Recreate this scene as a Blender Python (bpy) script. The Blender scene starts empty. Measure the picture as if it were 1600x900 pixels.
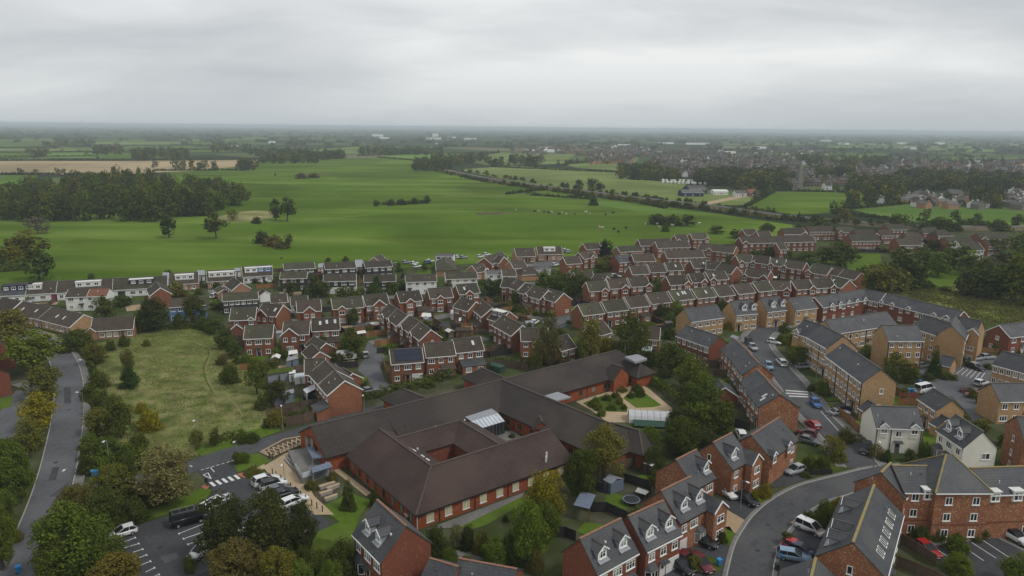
import bpy, math, random
import numpy as np
from mathutils import Vector, Matrix

# ------------------------------------------------------------------ camera
sc = bpy.context.scene
COL = sc.collection
CAM_H = 60.0
FPX = 1121.5                      # focal length in pixels of a 1600 px wide frame
PITCH = math.atan(251 / FPX)
ROLL = math.atan(15 / 1600)
_f = np.array([0, math.cos(PITCH), -math.sin(PITCH)])
_r0 = np.array([1.0, 0, 0]); _u0 = np.array([0, math.sin(PITCH), math.cos(PITCH)])
_r = _r0 * math.cos(ROLL) + _u0 * math.sin(ROLL)
_u = _u0 * math.cos(ROLL) - _r0 * math.sin(ROLL)
CAM = np.array([0, 0, CAM_H])
cd = bpy.data.cameras.new('camera'); cam = bpy.data.objects.new('camera', cd); COL.objects.link(cam)
cd.sensor_width = 36; cd.lens = 36 * FPX / 1600; cd.clip_start = 1; cd.clip_end = 120000
cam.matrix_world = Matrix(((_r[0], _u[0], -_f[0], 0), (_r[1], _u[1], -_f[1], 0), (_r[2], _u[2], -_f[2], CAM_H), (0, 0, 0, 1)))
sc.camera = cam

# ------------------------------------------------------------------ world: overcast sky
SUN_EL, SUN_AZ = math.radians(50), math.radians(115)      # azimuth from +Y towards +X
w = bpy.data.worlds.new('World'); sc.world = w; w.use_nodes = True
nt = w.node_tree; nt.nodes.clear()
def N(t, tree=None, **kw):
    n = (tree or nt).nodes.new(t)
    for k, v in kw.items(): setattr(n, k, v)
    return n
def LK(a, b, tree=None): (tree or nt).links.new(a, b)
def M_(op, a, b=None, tree=None, clamp=False):
    n = N('ShaderNodeMath', tree, operation=op, use_clamp=clamp)
    for i, x in enumerate((a, b)):
        if x is None: continue
        if isinstance(x, (int, float)): n.inputs[i].default_value = x
        else: LK(x, n.inputs[i], tree)
    return n.outputs[0]
tc = N('ShaderNodeTexCoord'); sp = N('ShaderNodeSeparateXYZ'); LK(tc.outputs['Generated'], sp.inputs[0])
zc = M_('MAXIMUM', sp.outputs[2], 0.0)
den = M_('ADD', zc, 0.22)
cx = M_('DIVIDE', sp.outputs[0], den); cy = M_('DIVIDE', sp.outputs[1], den)
cb = N('ShaderNodeCombineXYZ'); LK(cx, cb.inputs[0]); LK(cy, cb.inputs[1])
mp = N('ShaderNodeMapping'); LK(cb.outputs[0], mp.inputs[0]); mp.inputs['Scale'].default_value = (0.42, 0.62, 1); mp.inputs['Rotation'].default_value = (0, 0, 0.16)
mp.inputs['Location'].default_value = (1.7, 0.9, 0)
n1 = N('ShaderNodeTexNoise'); LK(mp.outputs[0], n1.inputs['Vector']); n1.inputs['Scale'].default_value = 1.0; n1.inputs['Detail'].default_value = 3; n1.inputs['Roughness'].default_value = 0.42; n1.inputs['Distortion'].default_value = 0.3
n2 = N('ShaderNodeTexNoise'); LK(mp.outputs[0], n2.inputs['Vector']); n2.inputs['Scale'].default_value = 3.4; n2.inputs['Detail'].default_value = 6; n2.inputs['Roughness'].default_value = 0.55; n2.inputs['Distortion'].default_value = 0.5
mixn = M_('ADD', M_('MULTIPLY', n1.outputs[0], 0.74), M_('MULTIPLY', n2.outputs[0], 0.26))
rp = N('ShaderNodeValToRGB'); LK(mixn, rp.inputs[0])
e = rp.color_ramp.elements
e[0].position = 0.34; e[0].color = (0.45, 0.478, 0.51, 1)
e[1].position = 0.60; e[1].color = (0.84, 0.85, 0.845, 1)
m1 = rp.color_ramp.elements.new(0.48); m1.color = (0.63, 0.65, 0.665, 1)
# the air near the horizon greys the clouds a little
hz = N('ShaderNodeMapRange'); LK(zc, hz.inputs[0]); hz.inputs[1].default_value = 0.0; hz.inputs[2].default_value = 0.09; hz.inputs[3].default_value = 0.85; hz.inputs[4].default_value = 0.0
mx = N('ShaderNodeMix', data_type='RGBA'); LK(hz.outputs[0], mx.inputs[0]); LK(rp.outputs[0], mx.inputs[6]); mx.inputs[7].default_value = (0.50, 0.545, 0.58, 1)
sky = N('ShaderNodeTexSky', sky_type='NISHITA'); sky.sun_disc = False; sky.sun_elevation = SUN_EL; sky.sun_rotation = SUN_AZ
sk = N('ShaderNodeMix', data_type='RGBA', blend_type='MULTIPLY'); sk.inputs[0].default_value = 1.0; LK(sky.outputs[0], sk.inputs[6]); sk.inputs[7].default_value = (0.1, 0.1, 0.1, 1)
mm = N('ShaderNodeMix', data_type='RGBA'); mm.inputs[0].default_value = 0.93; LK(sk.outputs[2], mm.inputs[6]); LK(mx.outputs[2], mm.inputs[7])
bg = N('ShaderNodeBackground'); LK(mm.outputs[2], bg.inputs[0]); bg.inputs[1].default_value = 1.05
wo = N('ShaderNodeOutputWorld'); LK(bg.outputs[0], wo.inputs[0])

sd = bpy.data.lights.new('sun', 'SUN'); sd.energy = 1.5; sd.angle = math.radians(12); sd.color = (1, 0.97, 0.92)
sun = bpy.data.objects.new('sun', sd); COL.objects.link(sun)
sdir = Vector((math.sin(SUN_AZ) * math.cos(SUN_EL), math.cos(SUN_AZ) * math.cos(SUN_EL), math.sin(SUN_EL)))
sun.rotation_euler = sdir.to_track_quat('Z', 'Y').to_euler()

vs = sc.view_settings; vs.view_transform = 'Standard'; vs.look = 'None'; vs.exposure = 0.0; vs.gamma = 1.0; vs.use_curve_mapping = False
cy_ = sc.cycles; cy_.use_denoising = True; cy_.max_bounces = 5; cy_.diffuse_bounces = 3; cy_.glossy_bounces = 2; cy_.transmission_bounces = 3
cy_.volume_bounces = 1; cy_.transparent_max_bounces = 8; cy_.use_adaptive_sampling = True; cy_.adaptive_threshold = 0.02
cy_.caustics_reflective = False; cy_.caustics_refractive = False; cy_.sample_clamp_indirect = 4

# ------------------------------------------------------------------ pixel -> place on the ground
def G(x, y, z=0.0):
    d = _r * (x - 800) / FPX + _u * (450 - y) / FPX + _f
    return CAM + d * ((z - CAM_H) / d[2])
def depth_of(p): return float((np.array(p) - CAM) @ _f)
def proj(p):
    q = np.array(p) - CAM; d = q @ _f
    return 800 + FPX * (q @ _r) / d, 450 - FPX * (q @ _u) / d
def height_to(p, top):
    q = np.array(p) - CAM; c = (450 - top) / FPX
    return (c * (q @ _f) - q @ _u) / (_u[2] - c * _f[2])
CR = dict(O=(0, 0, 1), K1=(1000, 590, 5), K2=(860, 720, 5), K3=(1280, 690, 5), K4=(1300, 560, 1598 / 300), K5=(1180, 470, 5), K6=(1000, 440, 5), K7=(350, 620, 5), K8=(580, 560, 5),
          Ma=(0, 350, 4), Mb=(300, 350, 4), Mc=(600, 350, 4), Md=(900, 350, 4), Me=(1200, 350, 4), Mf=(900, 500, 4), Mg=(1200, 500, 4), Mh=(0, 500, 4), Mi=(300, 500, 4), Mj=(600, 500, 4),
          Mk=(0, 700, 4), Ml=(300, 700, 4), Mm=(600, 700, 4), Mn=(900, 700, 4), Mo=(1200, 700, 4), Mp=(0, 180, 4), Mq=(300, 180, 4), Mr=(600, 180, 4), Ms=(900, 180, 4), Mt=(1200, 180, 4))
for _k, _o in dict(L1=(340, 420), L2=(560, 420), L3=(760, 400), L4=(440, 520), L5=(540, 760), L6=(1000, 350), L7=(1220, 340), L8=(0, 400)).items(): CR[_k] = (*_o, 1600 / 260)
def K(t, x, y): a = CR[t]; return a[0] + x / a[2], a[1] + y / a[2]
def KG(t, x, y, z=0.0): return G(*K(t, x, y), z)

# ------------------------------------------------------------------ materials
MATS = {}
def mat(name, col, col2=None, scale=6.0, rough=0.85, spec=0.25, bump=0.0, detail=6, tint=False, obj_rand=0.0, coords='Object', metal=0.0, bands=None, speck=None, big=None, curtain=False):
    """noise between two colours, optional second (large) noise, optional object colour tint, courses (bands) by object height"""
    if name in MATS: return MATS[name]
    m = bpy.data.materials.new(name); m.use_nodes = True; t = m.node_tree; t.nodes.clear()
    out = N('ShaderNodeOutputMaterial', t); b = N('ShaderNodeBsdfPrincipled', t); LK(b.outputs[0], out.inputs[0], t)
    b.inputs['Roughness'].default_value = rough; b.inputs['Specular IOR Level'].default_value = spec; b.inputs['Metallic'].default_value = metal
    c = N('ShaderNodeTexCoord', t); last = None
    if coords == 'World':
        g = N('ShaderNodeNewGeometry', t); src = g.outputs['Position']
    else: src = c.outputs[coords]
    nz = N('ShaderNodeTexNoise', t); LK(src, nz.inputs['Vector'], t); nz.inputs['Scale'].default_value = scale; nz.inputs['Detail'].default_value = detail; nz.inputs['Roughness'].default_value = 0.62
    r = N('ShaderNodeValToRGB', t); LK(nz.outputs[0], r.inputs[0], t)
    r.color_ramp.elements[0].position = 0.33; r.color_ramp.elements[0].color = (*col, 1)
    r.color_ramp.elements[1].position = 0.67; r.color_ramp.elements[1].color = (*(col2 or col), 1)
    last = r.outputs[0]
    def mixin(fac, colr, blend='MIX'):
        nonlocal last
        x = N('ShaderNodeMix', t, data_type='RGBA', blend_type=blend)
        if isinstance(fac, (int, float)): x.inputs[0].default_value = fac
        else: LK(fac, x.inputs[0], t)
        LK(last, x.inputs[6], t)
        if isinstance(colr, tuple): x.inputs[7].default_value = (*colr, 1)
        else: LK(colr, x.inputs[7], t)
        last = x.outputs[2]
    if speck:      # (scale, threshold, colour) separate lighter or darker bricks / flecks
        vz = N('ShaderNodeTexVoronoi', t); LK(src, vz.inputs['Vector'], t); vz.inputs['Scale'].default_value = speck[0]
        sv = N('ShaderNodeSeparateColor', t); LK(vz.outputs['Color'], sv.inputs[0], t)
        mixin(M_('GREATER_THAN', sv.outputs[0], speck[1], t), speck[2])
    if big:        # (scale, colour, amount)
        bz = N('ShaderNodeTexNoise', t); LK(src, bz.inputs['Vector'], t); bz.inputs['Scale'].default_value = big[0]; bz.inputs['Detail'].default_value = 3
        rr = N('ShaderNodeMapRange', t); LK(bz.outputs[0], rr.inputs[0], t); rr.inputs[1].default_value = 0.45; rr.inputs[2].default_value = 0.65; rr.inputs[4].default_value = big[2]
        mixin(rr.outputs[0], big[1])
    if bands:      # courses of tiles: (period in m, amount)
        s = N('ShaderNodeSeparateXYZ', t); LK(c.outputs['Object'], s.inputs[0], t)
        fr = M_('FRACT', M_('MULTIPLY', s.outputs[2], 1 / bands[0], t), None, t)
        mixin(M_('MULTIPLY', M_('LESS_THAN', fr, 0.22, t), bands[1], t), (0.45, 0.45, 0.45), 'MULTIPLY')
    oi = None
    if curtain:        # some rooms have pale curtains or blinds behind the glass
        o2 = N('ShaderNodeObjectInfo', t); mixin(M_('MULTIPLY', M_('GREATER_THAN', o2.outputs['Random'], 0.72, t), 0.75, t), (0.26, 0.25, 0.23))
    if tint or obj_rand: oi = N('ShaderNodeObjectInfo', t)
    if tint: mixin(1.0, oi.outputs['Color'], 'MULTIPLY')
    if obj_rand:
        v = N('ShaderNodeMapRange', t); LK(oi.outputs['Random'], v.inputs[0], t); v.inputs[3].default_value = 1 - obj_rand; v.inputs[4].default_value = 1 + obj_rand
        cc = N('ShaderNodeCombineColor', t)
        for i in range(3): LK(v.outputs[0], cc.inputs[i], t)
        mixin(1.0, cc.outputs[0], 'MULTIPLY')
    LK(last, b.inputs['Base Color'], t)
    if bump:
        bp = N('ShaderNodeBump', t); bp.inputs['Strength'].default_value = bump; bp.inputs['Distance'].default_value = 0.05; LK(nz.outputs[0], bp.inputs['Height'], t); LK(bp.outputs[0], b.inputs['Normal'], t)
    MATS[name] = m; return m

def leaf_mat(name, a, b_):
    m = bpy.data.materials.new(name); m.use_nodes = True; t = m.node_tree; t.nodes.clear()
    out = N('ShaderNodeOutputMaterial', t)
    g = N('ShaderNodeNewGeometry', t); oi = N('ShaderNodeObjectInfo', t)
    r = N('ShaderNodeValToRGB', t); LK(g.outputs['Random Per Island'], r.inputs[0], t)
    r.color_ramp.elements[0].color = (*a, 1); r.color_ramp.elements[1].color = (*b_, 1)
    x = N('ShaderNodeMix', t, data_type='RGBA', blend_type='MULTIPLY'); x.inputs[0].default_value = 1; LK(r.outputs[0], x.inputs[6], t); LK(oi.outputs['Color'], x.inputs[7], t)
    d = N('ShaderNodeBsdfDiffuse', t); LK(x.outputs[2], d.inputs[0], t)
    tr = N('ShaderNodeBsdfTranslucent', t); LK(x.outputs[2], tr.inputs[0], t)
    ms = N('ShaderNodeMixShader', t); ms.inputs[0].default_value = 0.22; LK(d.outputs[0], ms.inputs[1], t); LK(tr.outputs[0], ms.inputs[2], t); LK(ms.outputs[0], out.inputs[0], t)
    MATS[name] = m; return m
leaf_mat('leaf', (0.60, 0.60, 0.62), (1.45, 1.42, 1.25))     # multiplied by the object's own leaf colour
LEAFC = dict(d=(0.072, 0.094, 0.020), g=(0.096, 0.128, 0.020), o=(0.136, 0.134, 0.028), y=(0.21, 0.185, 0.018), b=(0.112, 0.100, 0.028), l=(0.115, 0.155, 0.024),
             p=(0.026, 0.022, 0.030), c=(0.050, 0.082, 0.024), r=(0.140, 0.108, 0.024), w=(0.054, 0.066, 0.020), k=(0.160, 0.158, 0.060), a=(0.12, 0.10, 0.075))

mat('brick_b', (0.150, 0.056, 0.033), (0.205, 0.080, 0.047), 11, speck=(6, 0.92, (0.24, 0.11, 0.07)), obj_rand=0.14, big=(0.35, (0.125, 0.047, 0.03), 0.5))
mat('brick_c', (0.20, 0.078, 0.040), (0.265, 0.108, 0.058), 11, speck=(6, 0.92, (0.29, 0.14, 0.08)), obj_rand=0.14, big=(0.35, (0.16, 0.062, 0.036), 0.5))
mat('tile_warm', (0.050, 0.036, 0.028), (0.085, 0.060, 0.046), 2.5, bands=(0.26, 0.6), obj_rand=0.2, big=(0.45, (0.075, 0.062, 0.042), 0.7), bump=0.3)
mat('tile_moss', (0.044, 0.040, 0.030), (0.074, 0.068, 0.048), 2.5, bands=(0.26, 0.6), obj_rand=0.2, big=(0.45, (0.080, 0.080, 0.040), 0.8), bump=0.3)
mat('brick', (0.172, 0.068, 0.035), (0.238, 0.098, 0.050), 11, speck=(6, 0.92, (0.29, 0.13, 0.075)), obj_rand=0.14, big=(0.35, (0.17, 0.052, 0.03), 0.5))
mat('brick_dark', (0.15, 0.046, 0.027), (0.21, 0.070, 0.040), 11, speck=(6, 0.92, (0.26, 0.10, 0.06)), obj_rand=0.08)
mat('brick_mottled', (0.225, 0.092, 0.046), (0.33, 0.142, 0.074), 10, speck=(6.5, 0.84, (0.46, 0.26, 0.15)), obj_rand=0.06, big=(0.5, (0.19, 0.072, 0.042), 0.4))
mat('brick_tan', (0.34, 0.205, 0.098), (0.44, 0.28, 0.145), 9, speck=(5.0, 0.88, (0.50, 0.36, 0.22)), obj_rand=0.06, big=(0.3, (0.34, 0.19, 0.08), 0.35))
mat('brick_care', (0.22, 0.055, 0.022), (0.30, 0.080, 0.032), 7, speck=(3.0, 0.9, (0.33, 0.10, 0.05)))
mat('brick_pale', (0.30, 0.16, 0.09), (0.40, 0.22, 0.13), 7, obj_rand=0.12)
mat('render_cream', (0.74, 0.715, 0.62), (0.80, 0.775, 0.68), 2.0, big=(0.4, (0.68, 0.65, 0.55), 0.4))
mat('render_white', (0.66, 0.66, 0.63), (0.74, 0.74, 0.72), 2.0, obj_rand=0.1)
mat('cladding_dark', (0.028, 0.028, 0.032), (0.05, 0.05, 0.055), 4)
mat('cladding_navy', (0.018, 0.024, 0.06), (0.028, 0.036, 0.08), 4)
mat('cladding_blue', (0.09, 0.18, 0.36), (0.12, 0.23, 0.42), 4)
mat('tile_brown', (0.044, 0.033, 0.026), (0.075, 0.057, 0.044), 2.5, bands=(0.26, 0.6), obj_rand=0.24, big=(0.45, (0.072, 0.066, 0.042), 0.7), bump=0.3)
mat('tile_care', (0.032, 0.027, 0.025), (0.054, 0.045, 0.040), 3.0, bands=(0.20, 0.65), big=(0.13, (0.070, 0.056, 0.046), 0.8), bump=0.3)
mat('tile_quad', (0.042, 0.027, 0.024), (0.064, 0.042, 0.036), 3.0, bands=(0.20, 0.65), big=(0.15, (0.078, 0.052, 0.043), 0.8), bump=0.3)
mat('slate', (0.036, 0.038, 0.045), (0.062, 0.065, 0.073), 2.5, bands=(0.24, 0.6), obj_rand=0.15, big=(0.35, (0.082, 0.080, 0.074), 0.65), rough=0.62, spec=0.4, bump=0.3)
mat('tile_grey', (0.085, 0.082, 0.078), (0.13, 0.125, 0.12), 2.5, bands=(0.26, 0.4), obj_rand=0.2, bump=0.3)
mat('tile_red', (0.13, 0.055, 0.035), (0.18, 0.085, 0.05), 2.5, bands=(0.26, 0.4), obj_rand=0.2)
mat('ridge_terracotta', (0.20, 0.105, 0.068), (0.28, 0.155, 0.105), 3)
mat('ridge_ochre', (0.26, 0.18, 0.06), (0.34, 0.25, 0.10), 3, speck=(2, .7, (.2, .2, .12)))
mat('ridge_grey', (0.085, 0.080, 0.075), (0.13, 0.122, 0.112), 3)
mat('ridge_care', (0.065, 0.050, 0.045), (0.10, 0.078, 0.068), 3)
mat('white_paint', (0.78, 0.78, 0.76), (0.84, 0.84, 0.82), 3, rough=0.5)
mat('off_white', (0.6, 0.59, 0.55), (0.72, 0.71, 0.67), 2, rough=0.6)
mat('lead', (0.22, 0.23, 0.25), (0.33, 0.34, 0.36), 5, rough=0.6)
mat('black_plastic', (0.016, 0.016, 0.017), (0.026, 0.026, 0.028), 4, rough=0.5)
mat('glass', (0.018, 0.021, 0.025), (0.035, 0.040, 0.047), 0.9, rough=0.08, spec=0.5, obj_rand=0.3, curtain=True)
mat('car_glass', (0.012, 0.014, 0.017), (0.022, 0.025, 0.030), 0.9, rough=0.3, spec=0.22)
mat('glass_light', (0.42, 0.47, 0.52), (0.56, 0.60, 0.64), 0.8, rough=0.12, spec=0.6)
mat('solar', (0.010, 0.013, 0.030), (0.016, 0.020, 0.042), 3, rough=0.18, spec=0.5)
mat('door', (0.8, 0.8, 0.8), (0.9, 0.9, 0.9), 3, rough=0.5, tint=True)
mat('asphalt', (0.050, 0.051, 0.054), (0.078, 0.078, 0.081), 1.4, coords='World', detail=9, big=(0.11, (0.098, 0.097, 0.098), 0.75), bump=0.1)
mat('asphalt_old', (0.076, 0.076, 0.082), (0.11, 0.11, 0.117), 1.2, coords='World', detail=9, big=(0.13, (0.14, 0.14, 0.148), 0.6), bump=0.1)
mat('asphalt_dark', (0.040, 0.041, 0.045), (0.062, 0.063, 0.068), 1.6, coords='World', detail=9, big=(0.15, (0.07, 0.07, 0.074), 0.5), bump=0.1)
mat('paving', (0.145, 0.14, 0.135), (0.21, 0.20, 0.19), 1.8, coords='World', big=(0.3, (0.12, 0.12, 0.115), 0.5))
mat('paving_beige', (0.36, 0.27, 0.165), (0.46, 0.355, 0.225), 1.6, coords='World', big=(0.2, (0.33, 0.25, 0.17), 0.5))
mat('gravel', (0.30, 0.215, 0.125), (0.42, 0.31, 0.19), 4, coords='World')
mat('kerb', (0.26, 0.25, 0.23), (0.36, 0.345, 0.31), 2, coords='World')
mat('marking', (0.58, 0.58, 0.56), (0.72, 0.72, 0.70), 3, coords='World', rough=0.7)
mat('tactile', (0.34, 0.115, 0.075), (0.42, 0.16, 0.10), 2, coords='World')
mat('track', (0.16, 0.155, 0.062), (0.21, 0.19, 0.09), 1.5, coords='World')
mat('soil', (0.055, 0.038, 0.026), (0.10, 0.072, 0.048), 1.5, coords='World')
mat('lawn', (0.070, 0.118, 0.014), (0.098, 0.152, 0.022), 0.7, spec=0.0, coords='World', detail=9, big=(0.12, (0.11, 0.14, 0.035), 0.5), bump=0.4)
mat('lawn_dark', (0.048, 0.074, 0.014), (0.078, 0.105, 0.020), 0.7, spec=0.0, coords='World', detail=9, bump=0.4)
mat('fence_wood', (0.075, 0.052, 0.036), (0.14, 0.10, 0.07), 3, obj_rand=0.25)
mat('fence_dark', (0.022, 0.021, 0.021), (0.04, 0.037, 0.035), 3, obj_rand=0.2)
mat('fence_orange', (0.20, 0.10, 0.04), (0.30, 0.16, 0.07), 3, obj_rand=0.2)
mat('wood', (0.12, 0.07, 0.038), (0.20, 0.12, 0.065), 3)
mat('bark', (0.05, 0.042, 0.034), (0.10, 0.085, 0.07), 5)
mat('bark_pale', (0.18, 0.165, 0.14), (0.30, 0.28, 0.25), 5)
mat('metal_grey', (0.25, 0.26, 0.27), (0.33, 0.34, 0.35), 4, rough=0.45, metal=0.4)
mat('shed_grey', (0.20, 0.22, 0.25), (0.28, 0.30, 0.33), 2, bands=None)
mat('shed_blue', (0.12, 0.15, 0.20), (0.17, 0.20, 0.26), 2)
mat('stone', (0.14, 0.125, 0.105), (0.21, 0.19, 0.16), 0.6)
mat('tint_paint', (0.95, 0.95, 0.95), (1, 1, 1), 2, rough=0.28, spec=0.5, tint=True)
mat('tyre', (0.012, 0.012, 0.012), (0.018, 0.018, 0.018), 5)
mat('lamp_red', (0.30, 0.01, 0.01), (0.36, 0.02, 0.02), 5, rough=0.3)
mat('lamp_clear', (0.6, 0.6, 0.58), (0.75, 0.75, 0.72), 5, rough=0.2)
mat('cloth', (0.9, 0.9, 0.9), (1, 1, 1), 3, tint=True)
def MT(n): return MATS[n]

# ------------------------------------------------------------------ mesh helpers
class MB:
    def __init__(s): s.v = []; s.f = []; s.m = []
    def poly(s, pts, m=0):
        i = len(s.v); s.v += [tuple(float(c) for c in p) for p in pts]; s.f.append(tuple(range(i, i + len(pts)))); s.m.append(m); return s
    def box(s, x0, x1, y0, y1, z0, z1, m=0):
        i = len(s.v); s.v += [(x, y, z) for z in (z0, z1) for x, y in ((x0, y0), (x1, y0), (x1, y1), (x0, y1))]
        for q in ((0, 3, 2, 1), (4, 5, 6, 7), (0, 1, 5, 4), (1, 2, 6, 5), (2, 3, 7, 6), (3, 0, 4, 7)):
            s.f.append(tuple(i + k for k in q)); s.m.append(m)
        return s
    def slab(s, pts, t, m=0):                       # polygon with thickness t straight down
        n = len(pts); i = len(s.v); s.v += [tuple(map(float, p)) for p in pts] + [(float(p[0]), float(p[1]), float(p[2] - t)) for p in pts]
        s.f.append(tuple(range(i, i + n))); s.f.append(tuple(i + n + k for k in reversed(range(n)))); s.m += [m, m]
        for k in range(n):
            j = (k + 1) % n; s.f.append((i + k, i + n + k, i + n + j, i + j)); s.m.append(m)
        return s
    def bar(s, a, b, wd, h, m=0):                   # beam between two points; width sideways, height along z
        a = np.array(a, float); b = np.array(b, float); d = b - a; d /= np.linalg.norm(d)
        sd_ = np.cross(d, (0, 0, 1.0)); nn = np.linalg.norm(sd_); sd_ = sd_ / nn if nn > 1e-6 else np.array([1.0, 0, 0])
        up = np.cross(sd_, d); o = [sd_ * wd / 2 * p + up * h / 2 * q for p, q in ((-1, -1), (1, -1), (1, 1), (-1, 1))]
        i = len(s.v); s.v += [tuple(a + k) for k in o] + [tuple(b + k) for k in o]
        for q in ((0, 1, 2, 3), (7, 6, 5, 4), (0, 4, 5, 1), (1, 5, 6, 2), (2, 6, 7, 3), (3, 7, 4, 0)): s.f.append(tuple(i + k for k in q)); s.m.append(m)
        return s
    def cone(s, a, b, r0, r1, n=8, m=0):
        a = np.array(a, float); b = np.array(b, float); d = b - a; d /= np.linalg.norm(d)
        x = np.cross(d, (0, 0, 1.0) if abs(d[2]) < .9 else (1.0, 0, 0)); x /= np.linalg.norm(x); y = np.cross(d, x); i = len(s.v)
        for p, r in ((a, r0), (b, r1)):
            for k in range(n): t = 2 * math.pi * k / n; s.v.append(tuple(p + (x * math.cos(t) + y * math.sin(t)) * r))
        for k in range(n): j = (k + 1) % n; s.f.append((i + k, i + j, i + n + j, i + n + k)); s.m.append(m)
        s.f.append(tuple(i + k for k in reversed(range(n)))); s.m.append(m)
        if r1 > 0.001: s.f.append(tuple(i + n + k for k in range(n))); s.m.append(m)
        return s
    def mesh(s, name, mats, smooth=False):
        me = bpy.data.meshes.new(name); me.from_pydata(s.v, [], s.f)
        for q in mats: me.materials.append(MT(q) if isinstance(q, str) else q)
        if len(mats) > 1: me.polygons.foreach_set('material_index', s.m)
        if smooth: me.polygons.foreach_set('use_smooth', [True] * len(s.f))
        me.update(); return me
def ob(name, data, parent=None, loc=(0, 0, 0), rz=0.0, scale=None, color=None):
    o = bpy.data.objects.new(name, data); COL.objects.link(o); o.location = tuple(float(c) for c in loc); o.rotation_euler = (0, 0, float(rz))
    if scale is not None: o.scale = scale if not isinstance(scale, (int, float)) else (scale,) * 3
    if parent is not None: o.parent = parent
    if color is not None: o.color = (*color, 1)
    return o
def part(name, mb, mats, parent, **kw): return ob(name, mb.mesh(name, mats if isinstance(mats, (list, tuple)) else [mats]), parent, **kw)
def tag(o, label=None, cat=None, group=None, kind=None):
    if label: o['label'] = label
    if cat: o['category'] = cat
    if group: o['group'] = group
    if kind: o['kind'] = kind
    return o
def structure(name, mb, mats): return tag(part(name, mb, mats, None), kind='structure')
def ordn(i): return ['first', 'second', 'third', 'fourth', 'fifth', 'sixth', 'seventh', 'eighth', 'ninth', 'tenth', 'eleventh', 'twelfth', 'thirteenth', 'fourteenth', 'fifteenth', 'sixteenth', 'seventeenth', 'eighteenth', 'nineteenth', 'twentieth'][i]
_CACHE = {}
def cached(key, fn):
    if key not in _CACHE: _CACHE[key] = fn()
    return _CACHE[key]
RNG = random.Random(11)
HAZE_D = 0.00014

# ------------------------------------------------------------------ ground, fields, roads
def field_mat(name, a, b, a2, scale=0.02, streak=0.0):
    m = bpy.data.materials.new(name); m.use_nodes = True; t = m.node_tree; t.nodes.clear()
    out = N('ShaderNodeOutputMaterial', t); bs = N('ShaderNodeBsdfDiffuse', t); LK(bs.outputs[0], out.inputs[0], t)
    g = N('ShaderNodeNewGeometry', t)
    n_ = N('ShaderNodeTexNoise', t); LK(g.outputs['Position'], n_.inputs['Vector'], t); n_.inputs['Scale'].default_value = scale; n_.inputs['Detail'].default_value = 9; n_.inputs['Roughness'].default_value = 0.6
    r = N('ShaderNodeValToRGB', t); LK(n_.outputs[0], r.inputs[0], t); r.color_ramp.elements[0].position = 0.36; r.color_ramp.elements[1].position = 0.66
    r.color_ramp.elements[0].color = (*a, 1); r.color_ramp.elements[1].color = (*b, 1)
    mp_ = N('ShaderNodeMapping', t); LK(g.outputs['Position'], mp_.inputs[0], t); mp_.inputs['Scale'].default_value = (0.004, 0.03, 1); mp_.inputs['Rotation'].default_value = (0, 0, 0.18)
    n2_ = N('ShaderNodeTexNoise', t); LK(mp_.outputs[0], n2_.inputs['Vector'], t); n2_.inputs['Scale'].default_value = 1.0; n2_.inputs['Detail'].default_value = 4
    mr = N('ShaderNodeMapRange', t); LK(n2_.outputs[0], mr.inputs[0], t); mr.inputs[1].default_value = 0.42; mr.inputs[2].default_value = 0.66
    x = N('ShaderNodeMix', t, data_type='RGBA'); LK(mr.outputs[0], x.inputs[0], t); LK(r.outputs[0], x.inputs[6], t); x.inputs[7].default_value = (*a2, 1)
    n3_ = N('ShaderNodeTexNoise', t); LK(g.outputs['Position'], n3_.inputs['Vector'], t); n3_.inputs['Scale'].default_value = scale * .55; n3_.inputs['Detail'].default_value = 3; n3_.inputs['Distortion'].default_value = .6
    m3 = N('ShaderNodeMapRange', t); LK(n3_.outputs[0], m3.inputs[0], t); m3.inputs[1].default_value = .36; m3.inputs[2].default_value = .64; m3.inputs[3].default_value = .74; m3.inputs[4].default_value = 1.16
    c3 = N('ShaderNodeCombineColor', t); LK(m3.outputs[0], c3.inputs[0], t); LK(m3.outputs[0], c3.inputs[1], t); LK(m3.outputs[0], c3.inputs[2], t)
    x3 = N('ShaderNodeMix', t, data_type='RGBA', blend_type='MULTIPLY'); x3.inputs[0].default_value = 1; LK(x.outputs[2], x3.inputs[6], t); LK(c3.outputs[0], x3.inputs[7], t)
    LK(x3.outputs[2], bs.inputs[0], t); MATS[name] = m
field_mat('pasture', (0.066, 0.120, 0.012), (0.092, 0.152, 0.018), (0.130, 0.186, 0.034), 0.014)
field_mat('pasture_pale', (0.15, 0.19, 0.06), (0.20, 0.23, 0.085), (0.13, 0.18, 0.05), 0.012)
field_mat('pasture_bright', (0.10, 0.185, 0.03), (0.13, 0.22, 0.042), (0.14, 0.21, 0.05), 0.012)
field_mat('stubble', (0.36, 0.27, 0.165), (0.42, 0.32, 0.20), (0.33, 0.27, 0.16), 0.01)
field_mat('rough_meadow', (0.082, 0.118, 0.026), (0.235, 0.215, 0.095), (0.115, 0.145, 0.036), 0.30)
field_mat('olive_meadow', (0.100, 0.125, 0.026), (0.18, 0.18, 0.055), (0.13, 0.16, 0.036), 0.10)
field_mat('estate', (0.048, 0.060, 0.020), (0.105, 0.095, 0.070), (0.050, 0.078, 0.016), 0.20)
field_mat('embankment', (0.105, 0.082, 0.050), (0.165, 0.130, 0.088), (0.085, 0.080, 0.040), 0.15)
field_mat('mound_grass', (0.20, 0.20, 0.085), (0.29, 0.265, 0.13), (0.22, 0.22, 0.09), 0.12)

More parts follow.
